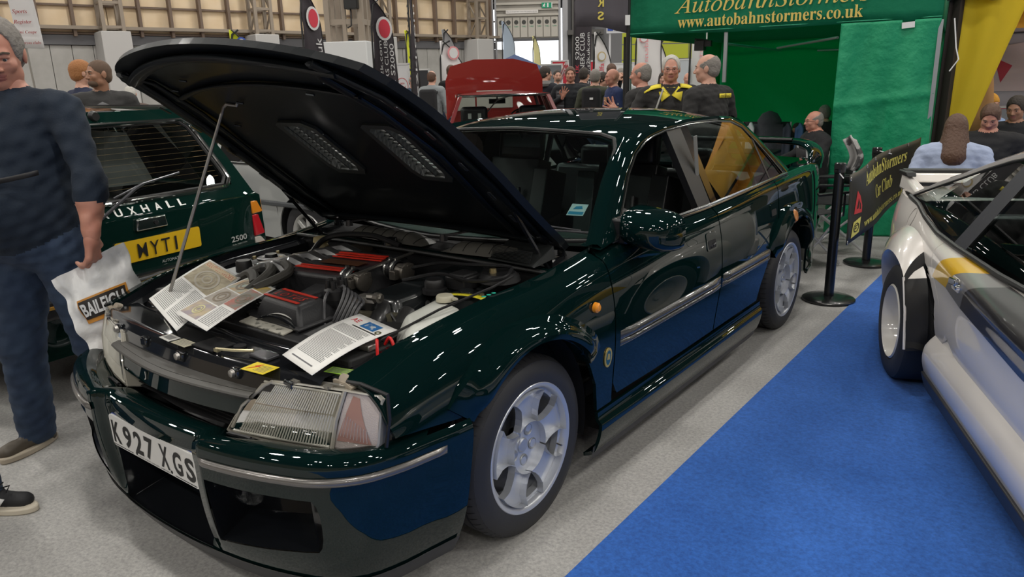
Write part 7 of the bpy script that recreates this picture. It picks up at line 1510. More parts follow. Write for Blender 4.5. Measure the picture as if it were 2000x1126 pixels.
    b=B(); b.hexa([(s*.74,.80,.945),(s*.745,1.0,.94),(s*.70,1.0,.94),(s*.69,.80,.945)],[(s*.745,.82,.972),(s*.75,.995,.968),(s*.70,.995,.968),(s*.69,.82,.972)]); b.build('spoiler_tip',SEAL,mc,fixn=True,bevel=.006)
    # decal blocks
    for nm,m_,pts in (('yellow_decal',mat('decal_yellow',(.78,.46,.015),.3,coat=.8),[(-.62,.780),(-.91,.782),(-.583,.634),(-.345,.625),(-.42,.69)]),('grey_decal',mat('decal_grey',(.20,.195,.19),.35,coat=.8),[(-.91,.782),(-1.12,.785),(-.79,.603),(-.583,.634)]),('black_decal',mat('decal_black',(.022,.02,.022),.35,coat=.8),[(-1.12,.785),(-1.60,.79),(-1.60,.56),(-1.43,.56),(-.79,.603)])):
        b=B(); patch(b,mY(pts),lambda y,t:(lambda p:Vector((s*(p.x+.0025),p.y,p.z+.001)))(ms(y,t)),.06,.125,flip=(s==-1)); b.build(nm,m_,dr)
    b=B(); yh,zh=-.77,.70; xh=ms(yh,mt(yh,zh)).x; b.prism(rr(.10,.055,.012),lambda u,v,h:(s*(xh+h),yh+u,zh+v),.0,.004); b.build('handle_plate',WHP,dr,fixn=True); b=B(); b.prism(rr(.085,.030,.010),lambda u,v,h:(s*(xh+h),yh+u-.01,zh+.014+v-.12*u),.006,.024); b.lathe([(0,.016),(.010,.015),(.012,0)],12,M=Matrix.Translation((s*(xh+.004),yh-.05,zh-.002))@Matrix.Rotation(R(90*s),4,'Y')); b.build('door_handle',CHROME,dr,fixn=True,bevel=.004)
    b=B(); n=20; cy,cz=.30,.785; b.tube([(s*(ms(cy+.035*math.cos(2*PI*k/n),mt(cy,cz+.055*math.sin(2*PI*k/n))).x+.001),cy+.045*math.cos(2*PI*k/n),cz+.055*math.sin(2*PI*k/n)) for k in range(n+1)],.0022,4); b.build('fuel_flap',mat('flap_line',(.30,.28,.26),.5),mc)
b=B().mat(WHP); b.grid(lambda u,v:((u*2-1)*.60,-1.10+.56*v,1.262-.02*abs(u*2-1)**2-.02*(1-v)**2*0+.0-.025*v*v),10,5); b.build('roof',None,mc)
b=B(); b.grid(lambda u,v:((u*2-1)*(.58+.08*v),-.53+.95*v,1.235-.365*v+.015*math.sin(PI*v)),8,5); b.build('rear_screen',SIDEGLASS,mc)
b=B().mat(WHP); b.grid(lambda u,v:((u*2-1)*.70,.40+.57*v,.875-.012*(u*2-1)**2),10,4); b.grid(lambda u,v:((u*2-1)*.72,.97,.30+.57*v),6,4); b.build('boot_deck',None,mc); b=B().mat(WHP); b.grid(lambda u,v:((u*2-1)*.76,-1.55-1.65*v,.83-.14*v*v+.02*(1-(u*2-1)**2)),10,6); b.grid(lambda u,v:((u*2-1)*.74,-3.2,.25+.44*v),6,3); b.build('bonnet_deck',None,mc)
b=B(); b.hexa([(-.72,.86,.905),(.72,.86,.905),(.72,.99,.90),(-.72,.99,.90)],[(-.74,.90,.955),(.74,.90,.955),(.74,.99,.955),(-.74,.99,.955)]); b.build('rear_spoiler',WHP,mc,fixn=True,bevel=.012); b=B(); b.box((0,.955,.965),(1.46,.075,.022)); b.build('spoiler_rubber',SEAL,mc,bevel=.006); b=B(); b.box((0,.55,.885),(.9,.05,.012)); b.build('boot_vent',DARK,mc)
b=B(); b.box((0,-1.0,.22),(1.45,4.0,.10)); b.build('underbody',DARK,mc); b=B(); b.box((0,-.7,.45),(1.3,1.6,.1)); b.box((.36,-.75,.72),(.5,.14,.6)); b.box((-.36,-.75,.72),(.5,.14,.6)); b.box((0,.0,.66),(1.2,.14,.4)); b.build('cabin_seats',LEATHER,mc,bevel=.04); b=B(); b.grid(lambda u,v:((u*2-1)*(.72-.14*v),-1.62+.50*v,.83+.42*v),8,5); b.build('windscreen',GLASS,mc)
b=B(); b.box((0,1.0,.42),(1.5,.10,.20)); b.build('rear_bumper',WHP,mc,bevel=.03)
# ================================================================ PEOPLE: each body is one surface grown from a distance field
def nets(F,org,h):
    """naive surface nets: smooth closed surface of F<0"""
    S=F<0; nx,ny,nz=F.shape; c=np.zeros((nx-1,ny-1,nz-1),int)
    for i in (0,1):
        for j in (0,1):
            for k in (0,1): c+=S[i:nx-1+i,j:ny-1+j,k:nz-1+k]
    act=(c>0)&(c<8); idx=-np.ones(act.shape,int); I=np.argwhere(act); idx[act]=np.arange(len(I)); acc=np.zeros((len(I),3)); cnt=np.zeros(len(I)); x,y,z=I.T
    for ax in range(3):
        for a in (0,1):
            for b_ in (0,1):
                o=[0,0,0]; o[(ax+1)%3]=a; o[(ax+2)%3]=b_; e=[0,0,0]; e[ax]=1
                f0=F[x+o[0],y+o[1],z+o[2]]; f1=F[x+o[0]+e[0],y+o[1]+e[1],z+o[2]+e[2]]; m=(f0<0)!=(f1<0); t=np.where(m,f0/(f0-f1+1e-12),0)
                p=np.zeros((len(I),3)); p[:]=o; p[:,ax]+=t; acc[m]+=p[m]; cnt[m]+=1
    V_=(I+acc/cnt[:,None])*h+org; fs=[]
    for ax in range(3):
        sl0=[slice(None)]*3; sl1=[slice(None)]*3; sl0[ax]=slice(0,-1); sl1[ax]=slice(1,None); A=S[tuple(sl0)]; Bb=S[tuple(sl1)]; ch=A!=Bb; E=np.argwhere(ch); b1=(ax+1)%3; b2=(ax+2)%3
        E=E[(E[:,b1]>0)&(E[:,b2]>0)&(E[:,b1]<F.shape[b1]-1)&(E[:,b2]<F.shape[b2]-1)]
        def cell(d1,d2): q=E.copy(); q[:,b1]-=d1; q[:,b2]-=d2; return idx[q[:,0],q[:,1],q[:,2]]
        q=np.stack([cell(1,1),cell(0,1),cell(0,0),cell(1,0)],1); fl=A[E[:,0],E[:,1],E[:,2]]; q=np.where(fl[:,None],q,q[:,::-1]); q=q[(q>=0).all(1)]; fs.append(q)
    return V_,np.concatenate(fs)
def d_cap(P,a,b_,ra,rb):
    a=np.array(a);b_=np.array(b_); ab=b_-a; t=np.clip(((P-a)@ab)/(ab@ab+1e-12),0,1); return np.linalg.norm(P-a-t[...,None]*ab,axis=-1)-(ra+(rb-ra)*t)
def d_ell(P,c,r,Rm=None):
    q=P-np.array(c)
    if Rm is not None: q=q@Rm
    q=q/np.array(r); n=np.linalg.norm(q,axis=-1); return (n-1)*min(r)*np.clip(n,.6,1)**0
def field(prims,h,pad=.03,noise=None):
    """prims: (kind,args,label,k,op)"""
    lo=np.array([9.]*3);hi=-lo
    for p in prims:
        if p[4]=='-': continue
        pts=[np.array(p[1][0])]; 
        if p[0]=='c': pts.append(np.array(p[1][1])); rr_=max(p[1][2],p[1][3])
        else: rr_=max(p[1][1])
        for q in pts: lo=np.minimum(lo,q-rr_); hi=np.maximum(hi,q+rr_)
    lo-=pad; hi+=pad; n=np.ceil((hi-lo)/h).astype(int)+1
    g=np.stack(np.meshgrid(*[lo[i]+h*np.arange(n[i]) for i in range(3)],indexing='ij'),-1); F=None
    for kd,a,lab,k,op in prims:
        d=d_cap(g,*a) if kd=='c' else d_ell(g,*a)
        if F is None: F=d
        elif op=='+':
            hh=np.clip(.5+.5*(F-d)/k,0,1); F=F*(1-hh)+d*hh-k*hh*(1-hh)
        else:
            hh=np.clip(.5-.5*(F+d)/k,0,1); F=F*(1-hh)-d*hh+k*hh*(1-hh)
    if noise: F=F+noise(g)
    return F,lo,g
def grow(prims,h,noise=None):
    F,lo,g=field(prims,h,noise=noise); v,f=nets(F,lo,h); c=v[f].mean(1); best=None; lab=np.zeros(len(f),int)
    for kd,a,l,k,op in prims:
        if l is None or op=='-': continue
        d=d_cap(c,*a) if kd=='c' else d_ell(c,*a)
        if best is None: best=d.copy(); lab[:]=l
        else: m=d<best; best=np.where(m,d,best); lab[m]=l
    return v,f,lab,c
SKIN={'fair':mat('fair_skin',(.52,.27,.19),.5,noise=(14,(.60,.34,.25),(.3,.7))),'ruddy':mat('ruddy_skin',(.50,.21,.145),.5,noise=(12,(.57,.29,.21),(.3,.7))),'tan':mat('tanned_skin',(.36,.18,.11),.5)}
HAIR={'grey':mat('grey_hair',(.22,.20,.18),.75,bump=(70,.8,.01)),'white':mat('white_hair',(.50,.48,.44),.75,bump=(70,.7,.01)),'dark':mat('dark_hair',(.035,.026,.02),.7,bump=(70,.8,.01)),'brown':mat('brown_hair',(.095,.045,.025),.55,bump=(60,.8,.01)),'ginger':mat('ginger_hair',(.36,.15,.05),.7,bump=(70,.8,.01)),'stubble':mat('cropped_stubble',(.12,.075,.05),.8),'orange':mat('orange_wool',(.62,.30,.04),.9,bump=(40,.8,.01))}
EYEW=mat('eye_white',(.42,.38,.35),.3); EYED=mat('eye_iris',(.03,.025,.02),.2); LIP=mat('lips',(.36,.13,.11),.5); BROW=mat('brow_hair',(.10,.075,.055),.8)
DENIM=mat('blue_denim',(.018,.035,.075),.85,noise=(9,(.035,.06,.11),(.35,.65)),bump=(140,.4,.003)); BLKC=mat('black_cloth',(.012,.012,.014),.85,bump=(30,.35,.01)); SHOEM=mat('dark_shoe',(.03,.028,.026),.6)
def cloth(nm,c=None,b_=(28,.4,.012)): return mat(nm,c or (.1,.1,.1),.85,bump=b_)
def finger_prims(wr,d,n,side,curl=.5,spread=.18,pinch=False,sc=1.):
    """hand: wrist point, direction d, palm normal n (palm faces n), side = +1 thumb on the d x n side"""
    wr=Vector(wr); d=Vector(d).normalized(); n=Vector(n); n=(n-d*n.dot(d)).normalized(); s_=d.cross(n)*side; P=[]
    pc=wr+d*.048*sc; 
    P.append(('c',(tuple(wr-d*.02),tuple(wr+d*.02),.024*sc,.026*sc),1,.012,'+'))
    for k in (-1,0,1): P.append(('c',(tuple(wr+d*.015*sc+s_*k*.012*sc),tuple(wr+d*.082*sc+s_*k*.026*sc),.017*sc,.014*sc),1,.014,'+'))
    L=[.070,.078,.074,.058]
    for k in range(4):
        o=(1.5-k); b0=wr+d*(.086-.004*abs(o-.5))*sc+s_*o*.0205*sc; dir_=(d+s_*o*spread*.35).normalized(); q=b0
        for j,fr_ in enumerate((.46,.30,.24)):
            a=curl*(.55+.75*j); dd=(dir_*math.cos(a)+n*math.sin(a)).normalized(); e=q+dd*L[k]*fr_*sc*1.1; P.append(('c',(tuple(q),tuple(e),(.0105-.001*j)*sc,(.0098-.0012*j)*sc),1,.004,'+')); q=e
    t0=wr+d*.022*sc+s_*.026*sc; t1=t0+(d*.5+s_*.75+n*.3).normalized()*.040*sc; t2=t1+(d*.9+s_*.25+n*(.3+curl*.5)).normalized()*.034*sc; t3=t2+(d*.95+n*(.4+curl*.6)).normalized()*.026*sc
    P+= [('c',(tuple(t0),tuple(t1),.016*sc,.0135*sc),1,.010,'+'),('c',(tuple(t1),tuple(t2),.0125*sc,.0115*sc),1,.004,'+'),('c',(tuple(t2),tuple(t3),.011*sc,.009*sc),1,.004,'+')]
    return P
def person(label,loc,rz,H=1.76,top=None,bottom=None,skin='fair',hair=('short','grey'),turn=0,nod=0,arms=None,feet=None,sit=False,build=1.,belly=0.,res=.02,hres=.0085,glasses=False,bare=0.,collar=None,beard=False,group=None,shoe=None,hood=False,hands=('relax','relax'),cat='person',lean=0.,hoff=0.,neckc=None,sleeve=None,hscale=1.):
    top=top or BLKC; bottom=bottom or DENIM; S=H/1.76; w_=build; t=thing('person',label,cat,loc,rz,group)
    z=lambda v:v*S; hz=z(.90) if not sit else .50; dz=hz-z(.90)  # sitting lowers the hips
    T=lambda p:(p[0],p[1]+lean*max(0,(p[2]-hz))/.6*.3,p[2])
    pr=[]
    ch=z(1.27)+dz; wa=z(1.06)+dz; sh=z(1.435)+dz
    pr+= [('e',(T((0,0,hz+.03)),(.172*w_,.128*w_,.13)),3,.06,'+'),('e',(T((0,.01+belly*.4,wa)),(.158*w_+belly*.4,.118*w_+belly,.20)),2,.08,'+'),('e',(T((0,.005,ch)),(.185*w_,.125*w_,.21)),2,.08,'+'),('c',(T((-.145*w_,-.01,sh-.005)),T((.145*w_,-.01,sh-.005)),.072,.072),2,.07,'+'),('c',(T((0,-.015,sh-.01)),T((0,-.008,sh+.040*S)),.078,.066),2,.04,'+'),('c',(T((0,-.010,sh+.03)),T((0,.0,sh+.10*S)),.056,.055),1,.02,'+')]
    # legs
    fe=feet or ((-.11,.02,0),(.11,-.02,0))
    for i,s in enumerate((-1,1)):
        f_=fe[i]; hip=(s*.092*w_,0,hz-.01)
        if sit: kn=(s*.13,.44,.50); an=(s*.13,.46,.10) if not feet else (f_[0],f_[1],.10)
        else:
            an=(f_[0],f_[1]-.03,z(.085)+f_[2]); kn=((hip[0]+an[0])/2+.0,(hip[1]+an[1])/2+.035,(hip[2]+an[2])/2+.01)
        pr+= [('c',(hip,kn,.100*w_,.074*w_),3,.035,'+'),('c',(kn,an,.073*w_,.064*w_),3,.03,'+'),('c',((an[0],an[1]-.035,an[2]-.050),(an[0]+s*.015,an[1]+.15,an[2]-.055),.042,.036),4,.012,'+')]
    A=arms or {}
    hand=[]
    for i,s in enumerate((-1,1)):
        so=T((s*.195*w_,-.01,sh-.015)); el,wr=A.get('LR'[i],((s*.27*w_,-.03,z(1.15)+dz),(s*.265*w_,.05,z(.93)+dz)))
        pr+= [('c',(so,el,.064*(w_+1)/2,.050),2,.035,'+')]
        e_=Vector(el); w2=Vector(wr); bm=e_.lerp(w2,.5)
        if bare: pr+= [('c',(el,tuple(e_.lerp(w2,bare)),.060,.064),2,.012,'+'),('c',(tuple(e_.lerp(w2,bare*.5)),tuple(e_.lerp(w2,.45)),.047,.046),1,.008,'+'),('c',(tuple(e_.lerp(w2,.4)),wr,.046,.030),1,.02,'+')]
        else: pr+= [('c',(el,tuple(e_.lerp(w2,.93)),.047,.036),2,.02,'+'),('c',(tuple(e_.lerp(w2,.9)),wr,.026,.025),1,.006,'+')]
        hand.append((wr,(w2-e_).normalized(),s))
    nz=lambda g:(.0035*np.sin(g[...,2]*61+g[...,0]*33)*np.sin(g[...,0]*41+g[...,1]*57)+.002*np.sin(g[...,2]*120+g[...,1]*70))
    v,f,lab,c=grow(pr,res,nz); vs=[tuple(q) for q in v]; fs=[tuple(q) for q in f]; ms_=list(lab)
    # head
    hs=.97*S*hscale; hc=np.array(T((hoff,.025,H+dz-.118*hs))); cy,sy=math.cos(turn),math.sin(turn); cn,sn=math.cos(nod),math.sin(nod)
    Rz=np.array([[cy,-sy,0],[sy,cy,0],[0,0,1]]); Rx=np.array([[1,0,0],[0,cn,sn],[0,-sn,cn]]); RM=Rz@Rx
    L_=lambda p:tuple(hc+RM@(np.array(p)*hs)); Q=lambda c_,r:(L_(c_),tuple(np.array(r)*hs),RM)
    hp=[('e',Q((0,-.012,.022),(.077,.097,.092)),1,.02,'+'),('e',Q((0,.028,-.035),(.060,.066,.075)),1,.03,'+'),('c',(L_((0,.050,-.083)),L_((0,.058,-.092)),.030*hs,.024*hs),1,.025,'+'),('c',(L_((-.042,.020,-.070)),L_((.042,.020,-.070)),.026*hs,.026*hs),1,.02,'+'),
        ('c',(L_((-.032,.078,.014)),L_((.032,.078,.014)),.013*hs,.013*hs),1,.012,'+'),('e',Q((-.031,.096,-.005),(.017,.014,.008)),None,.007,'-'),('e',Q((.031,.096,-.005),(.017,.014,.008)),None,.007,'-'),('c',(L_((-.042,.083,.003)),L_((-.020,.088,.005)),.0055*hs,.0055*hs),1,.003,'+'),('c',(L_((.042,.083,.003)),L_((.020,.088,.005)),.0055*hs,.0055*hs),1,.003,'+'),('c',(L_((-.040,.083,-.014)),L_((-.022,.087,-.014)),.0045*hs,.0045*hs),1,.003,'+'),('c',(L_((.040,.083,-.014)),L_((.022,.087,-.014)),.0045*hs,.0045*hs),1,.003,'+'),
        ('c',(L_((0,.088,.004)),L_((0,.107,-.034)),.0075*hs,.0125*hs),1,.007,'+'),('e',Q((-.013,.096,-.038),(.010,.010,.008)),1,.004,'+'),('e',Q((.013,.096,-.038),(.010,.010,.008)),1,.004,'+'),
        ('e',Q((-.040,.066,-.028),(.022,.020,.022)),1,.012,'+'),('e',Q((.040,.066,-.028),(.022,.020,.022)),1,.012,'+'),('e',Q((0,.083,-.060),(.024,.012,.005)),5,.003,'+'),('e',Q((0,.081,-.070),(.020,.012,.006)),5,.003,'+'),
        ('e',Q((-.079,-.008,-.010),(.008,.020,.032)),1,.005,'+'),('e',Q((.079,-.008,-.010),(.008,.020,.032)),1,.005,'+'),
        ('c',(L_((0,-.015,-.06)),T((0,-.005,sh+.02)),.054*hs,.060),1,.025,'+')]
    v2,f2,lab2,c2=grow(hp,hres); k=len(vs); vs+=[tuple(q) for q in v2]; fs+=[tuple(int(a)+k for a in q) for q in f2]; ms_+=list(lab2)
    for (wr,dr,s),hd in zip(hand,hands):
        if hd=='none': continue
        if isinstance(hd,dict): fp=finger_prims(wr,hd['d'],hd['n'],hd.get('s',s),hd.get('c',.3),hd.get('sp',.5))
        else: fp=finger_prims(wr,dr,(-s,0,0) if abs(dr.z)>.6 else (0,0,-1),1 if abs(dr.z)>.6 and s<0 else (-1 if abs(dr.z)>.6 else -s),.45)
        v3,f3,l3,c3=grow(fp,.0042 if hres<.007 else .0062); k=len(vs); vs+=[tuple(q) for q in v3]; fs+=[tuple(int(a)+k for a in q) for q in f3]; ms_+=[1]*len(f3)
    me=bpy.data.meshes.new('body'); me.from_pydata(vs,[],fs)
    for m_ in (SKIN[skin],SKIN[skin],top,bottom,shoe or SHOEM,LIP): me.materials.append(m_)
    me.polygons.foreach_set('material_index',[int(a) for a in ms_]); me.polygons.foreach_set('use_smooth',[True]*len(fs)); me.update(); o=bpy.data.objects.new('body',me); COL.objects.link(o); o.parent=t
    # eyes
    for s in (-1,1):
        b=B(); b.lathe([(.0095*math.sin(a)*hs,.0095*math.cos(a)*hs) for a in [PI*i/8 for i in range(9)]],12,L_((s*.030,.0795,-.005))); e=b.build('eye',EYEW,t); b=B(); b.lathe([(.0001,0),(.0052*hs,-.0012)],10,M=Matrix.Translation(L_((s*.030,.0895,-.005)))@Matrix(RM.tolist()).to_4x4()@Matrix.Rotation(R(-90),4,'X')); b.build('iris',EYED,e)
    b=B(); [b.tube([L_((s*.016,.094,.015)),L_((s*.032,.094,.021)),L_((s*.048,.082,.016))],.0038*hs,5) for s in (-1,1)]; b.build('eyebrows',BROW if hair[1]!='white' else HAIR['white'],t)
    # hair
    kind,hcol=hair
    if kind!='none':
        cut={'short':[((0,.125,-.008),(.090,.088,.084)),((0,.03,-.115),(.12,.085,.075))],'bald':[((0,.055,.125),(.105,.125,.112)),((0,.125,-.01),(.10,.085,.09)),((0,.03,-.12),(.12,.085,.08))],'receding':[((0,.13,.02),(.082,.100,.098)),((0,.10,-.04),(.10,.075,.080)),((0,.03,-.115),(.12,.085,.075))],'cap':[((0,.13,-.06),(.10,.10,.095)),((0,0,-.15),(.15,.15,.12))],'long':[((0,.125,-.03),(.066,.088,.10))],'buzz':[((0,.135,-.01),(.10,.09,.098)),((0,.03,-.12),(.12,.085,.085))]}[kind]
        g={'buzz':.003,'bald':.0045,'short':.009,'receding':.008,'cap':.013,'long':.015}[kind]
        hp2=[('e',Q((0,-.014,.024),(.077+g,.097+g,.092+g)),1,.01,'+')]
        if kind=='long': hp2+= [('c',(L_((0,-.04,-.02)),L_((0,-.10,-.27)),.092*hs,.115*hs),1,.03,'+'),('c',(L_((-.05,-.02,-.05)),L_((-.10,-.06,-.27)),.045*hs,.055*hs),1,.03,'+'),('c',(L_((.05,-.02,-.05)),L_((.10,-.06,-.27)),.045*hs,.055*hs),1,.03,'+')]
        else: hp2+= [('e',Q((0,-.05,-.03),(.070+g*.6,.052+g,.055)),1,.02,'+')]; hp2=[(a_,b_,c_,d_,e_) for a_,b_,c_,d_,e_ in hp2]
        for cc,r_ in cut: hp2.append(('e',Q(cc,r_),None,.008,'-'))
        nzh=lambda g_:.0014*np.sin(g_[...,0]*170+g_[...,2]*60)*np.sin(g_[...,1]*150+g_[...,2]*40)
        v4,f4,l4,c4=grow(hp2,hres*1.05,nzh); b=B(); b.add([tuple(q) for q in v4],[tuple(int(a) for a in q) for q in f4]); b.build({'cap':'cap'}.get(kind,'hair'),HAIR[hcol],t,ang=180)
    if beard:
        v5,f5,l5,c5=grow([('e',Q((0,.050,-.078),(.052,.050,.036)),1,.01,'+'),('e',Q((0,.092,-.050),(.026,.02,.010)),None,.006,'-'),('e',Q((0,.10,-.02),(.06,.06,.025)),None,.006,'-')],hres); b=B(); b.add([tuple(q) for q in v5],[tuple(int(a) for a in q) for q in f5]); b.build('beard',HAIR[beard],t,ang=180)
    if glasses:
        b=B(); 
        for s in (-1,1): b.tube([L_((s*.033+.021*math.cos(a),.103-.006*abs(math.cos(a)),-.006+.014*math.sin(a))) for a in [2*PI*i/16 for i in range(17)]],.0010,5); b.tube([L_((s*.054,.098,-.002)),L_((s*.078,.0,-.002))],.0014,5)
        b.tube([L_((-.012,.104,-.003)),L_((.012,.104,-.003))],.0014,5); b.build('glasses',mat('spectacle_wire',(.05,.045,.04),.3,.6),t)
    if collar:
        b=B()
        for s in (-1,1): 
            q=[T((s*.006,.118,sh-.020)),T((s*.055,.095,sh+.040)),T((s*.080,.0,sh+.070)),T((s*.112,.045,sh+.035)),T((s*.085,.175,sh-.075))]; b.add(q,[(0,1,3,4),(1,2,3)])
        b.tube([T((.085*math.cos(a),-.012+.075*math.sin(a),sh+.035-.0*math.sin(a))) for a in [2*PI*i/20 for i in range(-1,12)]],.016,6); b.build('collar',collar,t,solid=.008)
    t['_s']=0; del t['_s']
    return t,dict(T=T,sh=sh,ch=ch,wa=wa,L=L_,hz=hz)
def face_to(dx,dy): return math.atan2(dy,dx)-PI/2
CAMD=Vector((_f.x,_f.y)).normalized()
def fdir(a):  # heading measured from 'towards the camera', + turns to the image's right
    v=Vector((-CAMD.x,-CAMD.y)); c,s_=math.cos(a),math.sin(a); v=Vector((v.x*c-v.y*s_,v.x*s_+v.y*c)); return math.atan2(v.y,v.x)-PI/2
def pos(px,py,d): p=at(px,py,d); return (p.x,p.y,0),p.z
def patchq(name,par,pts,m_): b=B(); b.add(pts,[tuple(range(len(pts)))]); return b.build(name,m_,par,solid=.004)
# ---- visitor carrying the bag, close by on the left
NAVY=cloth('navy_knit',(.007,.016,.032),(150,.45,.003))
C1=Vector((-1.20,-.665)); rz1=math.atan2(-.93,.36)-PI/2
def wl_(C,rz,p): q=Vector((p[0]-C.x,p[1]-C.y)); c,s_=math.cos(-rz),math.sin(-rz); return (q.x*c-q.y*s_,q.x*s_+q.y*c,p[2])
E1=at(176,352,2.86); W1=at(178,462,2.84)
m1,K1=person('large grey-haired man in a navy jumper and jeans holding a white carrier bag',(C1.x,C1.y,0),rz1,H=1.84,top=NAVY,bottom=DENIM,skin='ruddy',hair=('receding','grey'),turn=R(40),nod=R(16),build=1.22,belly=.06,hoff=.0,res=.010,hres=.0045,bare=.22,hscale=1.08,shoe=mat('olive_shoe',(.085,.068,.05),.5),
    arms={'L':(wl_(C1,rz1,E1),wl_(C1,rz1,W1)),'R':((.34,-.05,1.2),(.30,.15,1.0))},feet=(wl_(C1,rz1,(-1.05,-.48,0)),wl_(C1,rz1,(-1.40,-.78,0))),hands=({'d':(.05,.02,-1),'n':(.7,.1,0),'s':1,'c':1.05,'sp':.1},'relax'))
b=B(); b.grid(lambda u,v:K1['T']((-.235+.47*u,.150+.075*math.sin(PI*u)+.006,1.275-.02*v-.035*math.sin(PI*u))),10,2); b.build('chest_strap',mat('strap_black',(.012,.012,.014),.5),m1,solid=.006)
b=B(); b.box(K1['T']((0,.243,1.235)),(.035,.02,.03)); b.build('strap_buckle',mat('grey_buckle',(.35,.33,.31),.4),m1,bevel=.004)
for f_ in ((-1.05,-.48),(-1.40,-.78)):
    q=wl_(C1,rz1,(*f_,0)); b=B(); b.prism([(.046*math.cos(2*PI*k/20),.10*math.sin(2*PI*k/20)+.03) for k in range(20)],lambda u,v,h:(q[0]+u*1.1,q[1]+v*1.45-.02,h),.0,.028); b.build('shoe_sole',mat('cream_sole',(.42,.36,.28),.6),m1,bevel=.006)
# carrier bag held in his hand
TLb,TRb,BRb,BLb=at(101,547,2.80),at(236,474,2.92),at(322,640,3.12),at(182,700,2.86)
def bag(u,v,o=0):   # u left->right v bottom->top
    p=(BLb*(1-u)+BRb*u)*(1-v)+(TLb*(1-u)+TRb*u)*v; n=Vector((.6,-.78,.1)); wr_=(.012*math.sin(u*17+v*6)*v+.010*math.sin(u*9-v*11)+.006*math.sin(v*23+u*4)+.006*math.sin((u-.56)*40)*max(0,v-.6)*2)*(1-.92*math.exp(-((u-.53)/.30)**4-((v-.5)/.24)**4))
    dip=-.07*math.exp(-((u-.56)/.22)**2)*max(0,v-.8)/.2*0; bulge=.05*math.sin(PI*u)*math.sin(PI*min(1,v*1.2))
    return p+n*(wr_+bulge+o)+V(0,0,dip)
b=B(); b.grid(bag,36,40); b.grid(lambda u,v:bag(u,v)-Vector((.6,-.78,.1))*(.10*math.sin(PI*u)*math.sin(PI*min(1,v*1.25))+.006),20,20)
bg=b.build('carrier_bag',mat('white_polythene',(.80,.80,.79),.3,bump=(12,.5,.02)),ang=70); props(bg,'white carrier bag with an orange-edged BAILEIGH logo hanging from the hand','bag')
def bl(u,v,d=0): c,s_=math.cos(R(-3)),math.sin(R(-3)); return bag(.53+(u*c-v*s_),.50+(u*s_+v*c)*1.0,.004+d)
def quad_(u0,u1,v0,v1,d,n=10): bb=B(); bb.grid(lambda a,c_:bl(u0+(u1-u0)*a,v0+(v1-v0)*c_,d),n,4); return bb
quad_(-.32,.32,-.14,.14,.004,24).build('logo_border',mat('logo_orange',(.62,.27,.04),.5),bg); quad_(-.30,.30,-.095,.118,.008,24).build('logo_field',mat('logo_black',(.02,.015,.012),.5),bg)
b=B(); text(b,'BAILEIGH',lambda u,v,d:bl(u,v+.012,.0135),w=.56,h=.15,bold=.035); b.build('logo_lettering',mat('logo_white',(.72,.72,.72),.5),bg)
# ---- standing visitor of whom only the trainers show
m2,K2=person('person of whom only dark trainers with pale soles and a denim hem show',(-1.08,-1.33,0),math.atan2(.50,.87)-PI/2,H=1.78,bottom=DENIM,top=BLKC,hair=('short','dark'),feet=((-.15,.22,0),(.16,.20,0)),shoe=mat('black_trainer',(.014,.014,.016),.7),res=.016,hres=.0095)
for x,y in ((-.15,.22),(.16,.20)):
    b=B(); b.prism([(x+.050*math.cos(2*PI*k/24)*(1.0+.12*math.sin(2*PI*k/24)),y+.04+.145*math.sin(2*PI*k/24)) for k in range(24)],lambda u,v,h:(u,v,h),.0,.026); b.build('trainer_sole',mat('off_white_sole',(.58,.52,.42),.5),m2,bevel=.006)
    b=B(); b.add([(x+.05,y+.0,.045),(x+.052,y+.07,.04),(x+.052,y+.10,.075),(x+.05,y+.03,.085)],[(0,1,2,3)]); b.build('side_flash',WHITE,m2,solid=.004); b=B(); b.tube([(x-.02,y+.04,.105),(x+.02,y+.05,.10),(x-.015,y+.07,.095),(x+.02,y+.085,.088)],.003,5); b.build('laces',BLACK,m2)
# ---- men beyond the estate car
p,h=pos(188,117,6.6); SH=cloth('charcoal_fleece',(.035,.034,.034)); t,K=person('shaven-headed man in a charcoal zip jacket standing behind the green estate',p,fdir(R(25)),H=h,top=SH,skin='tan',hair=('buzz','stubble'),beard='stubble',build=1.12,belly=.03,turn=R(-60),res=.014,hres=.006)
patchq('shirt_front',t,[K['T'](q) for q in ((-.05,.155,1.18),(.05,.155,1.18),(.075,.135,1.44),(0,.115,1.48),(-.075,.135,1.44))],cloth('grey_tee',(.12,.12,.125))); patchq('chest_logo',t,[K['T'](q) for q in ((-.13,.150,1.37),(-.085,.154,1.37),(-.085,.152,1.395),(-.13,.148,1.395))],WHITE)
p,h=pos(152,117,7.4); person('ginger-haired man in a navy top seen half behind the shaven-headed man',p,fdir(R(150)),H=h,top=cloth('dark_navy_top',(.012,.018,.05)),skin='fair',hair=('short','ginger'),turn=R(-20),res=.018)
p,h=pos(252,168,10.2); person('bent man in a brown coat between the estate car and the raised bonnet',p,fdir(R(200)),H=h,top=cloth('brown_coat',(.10,.07,.055)),skin='ruddy',hair=('bald','white'),nod=R(35),res=.02)
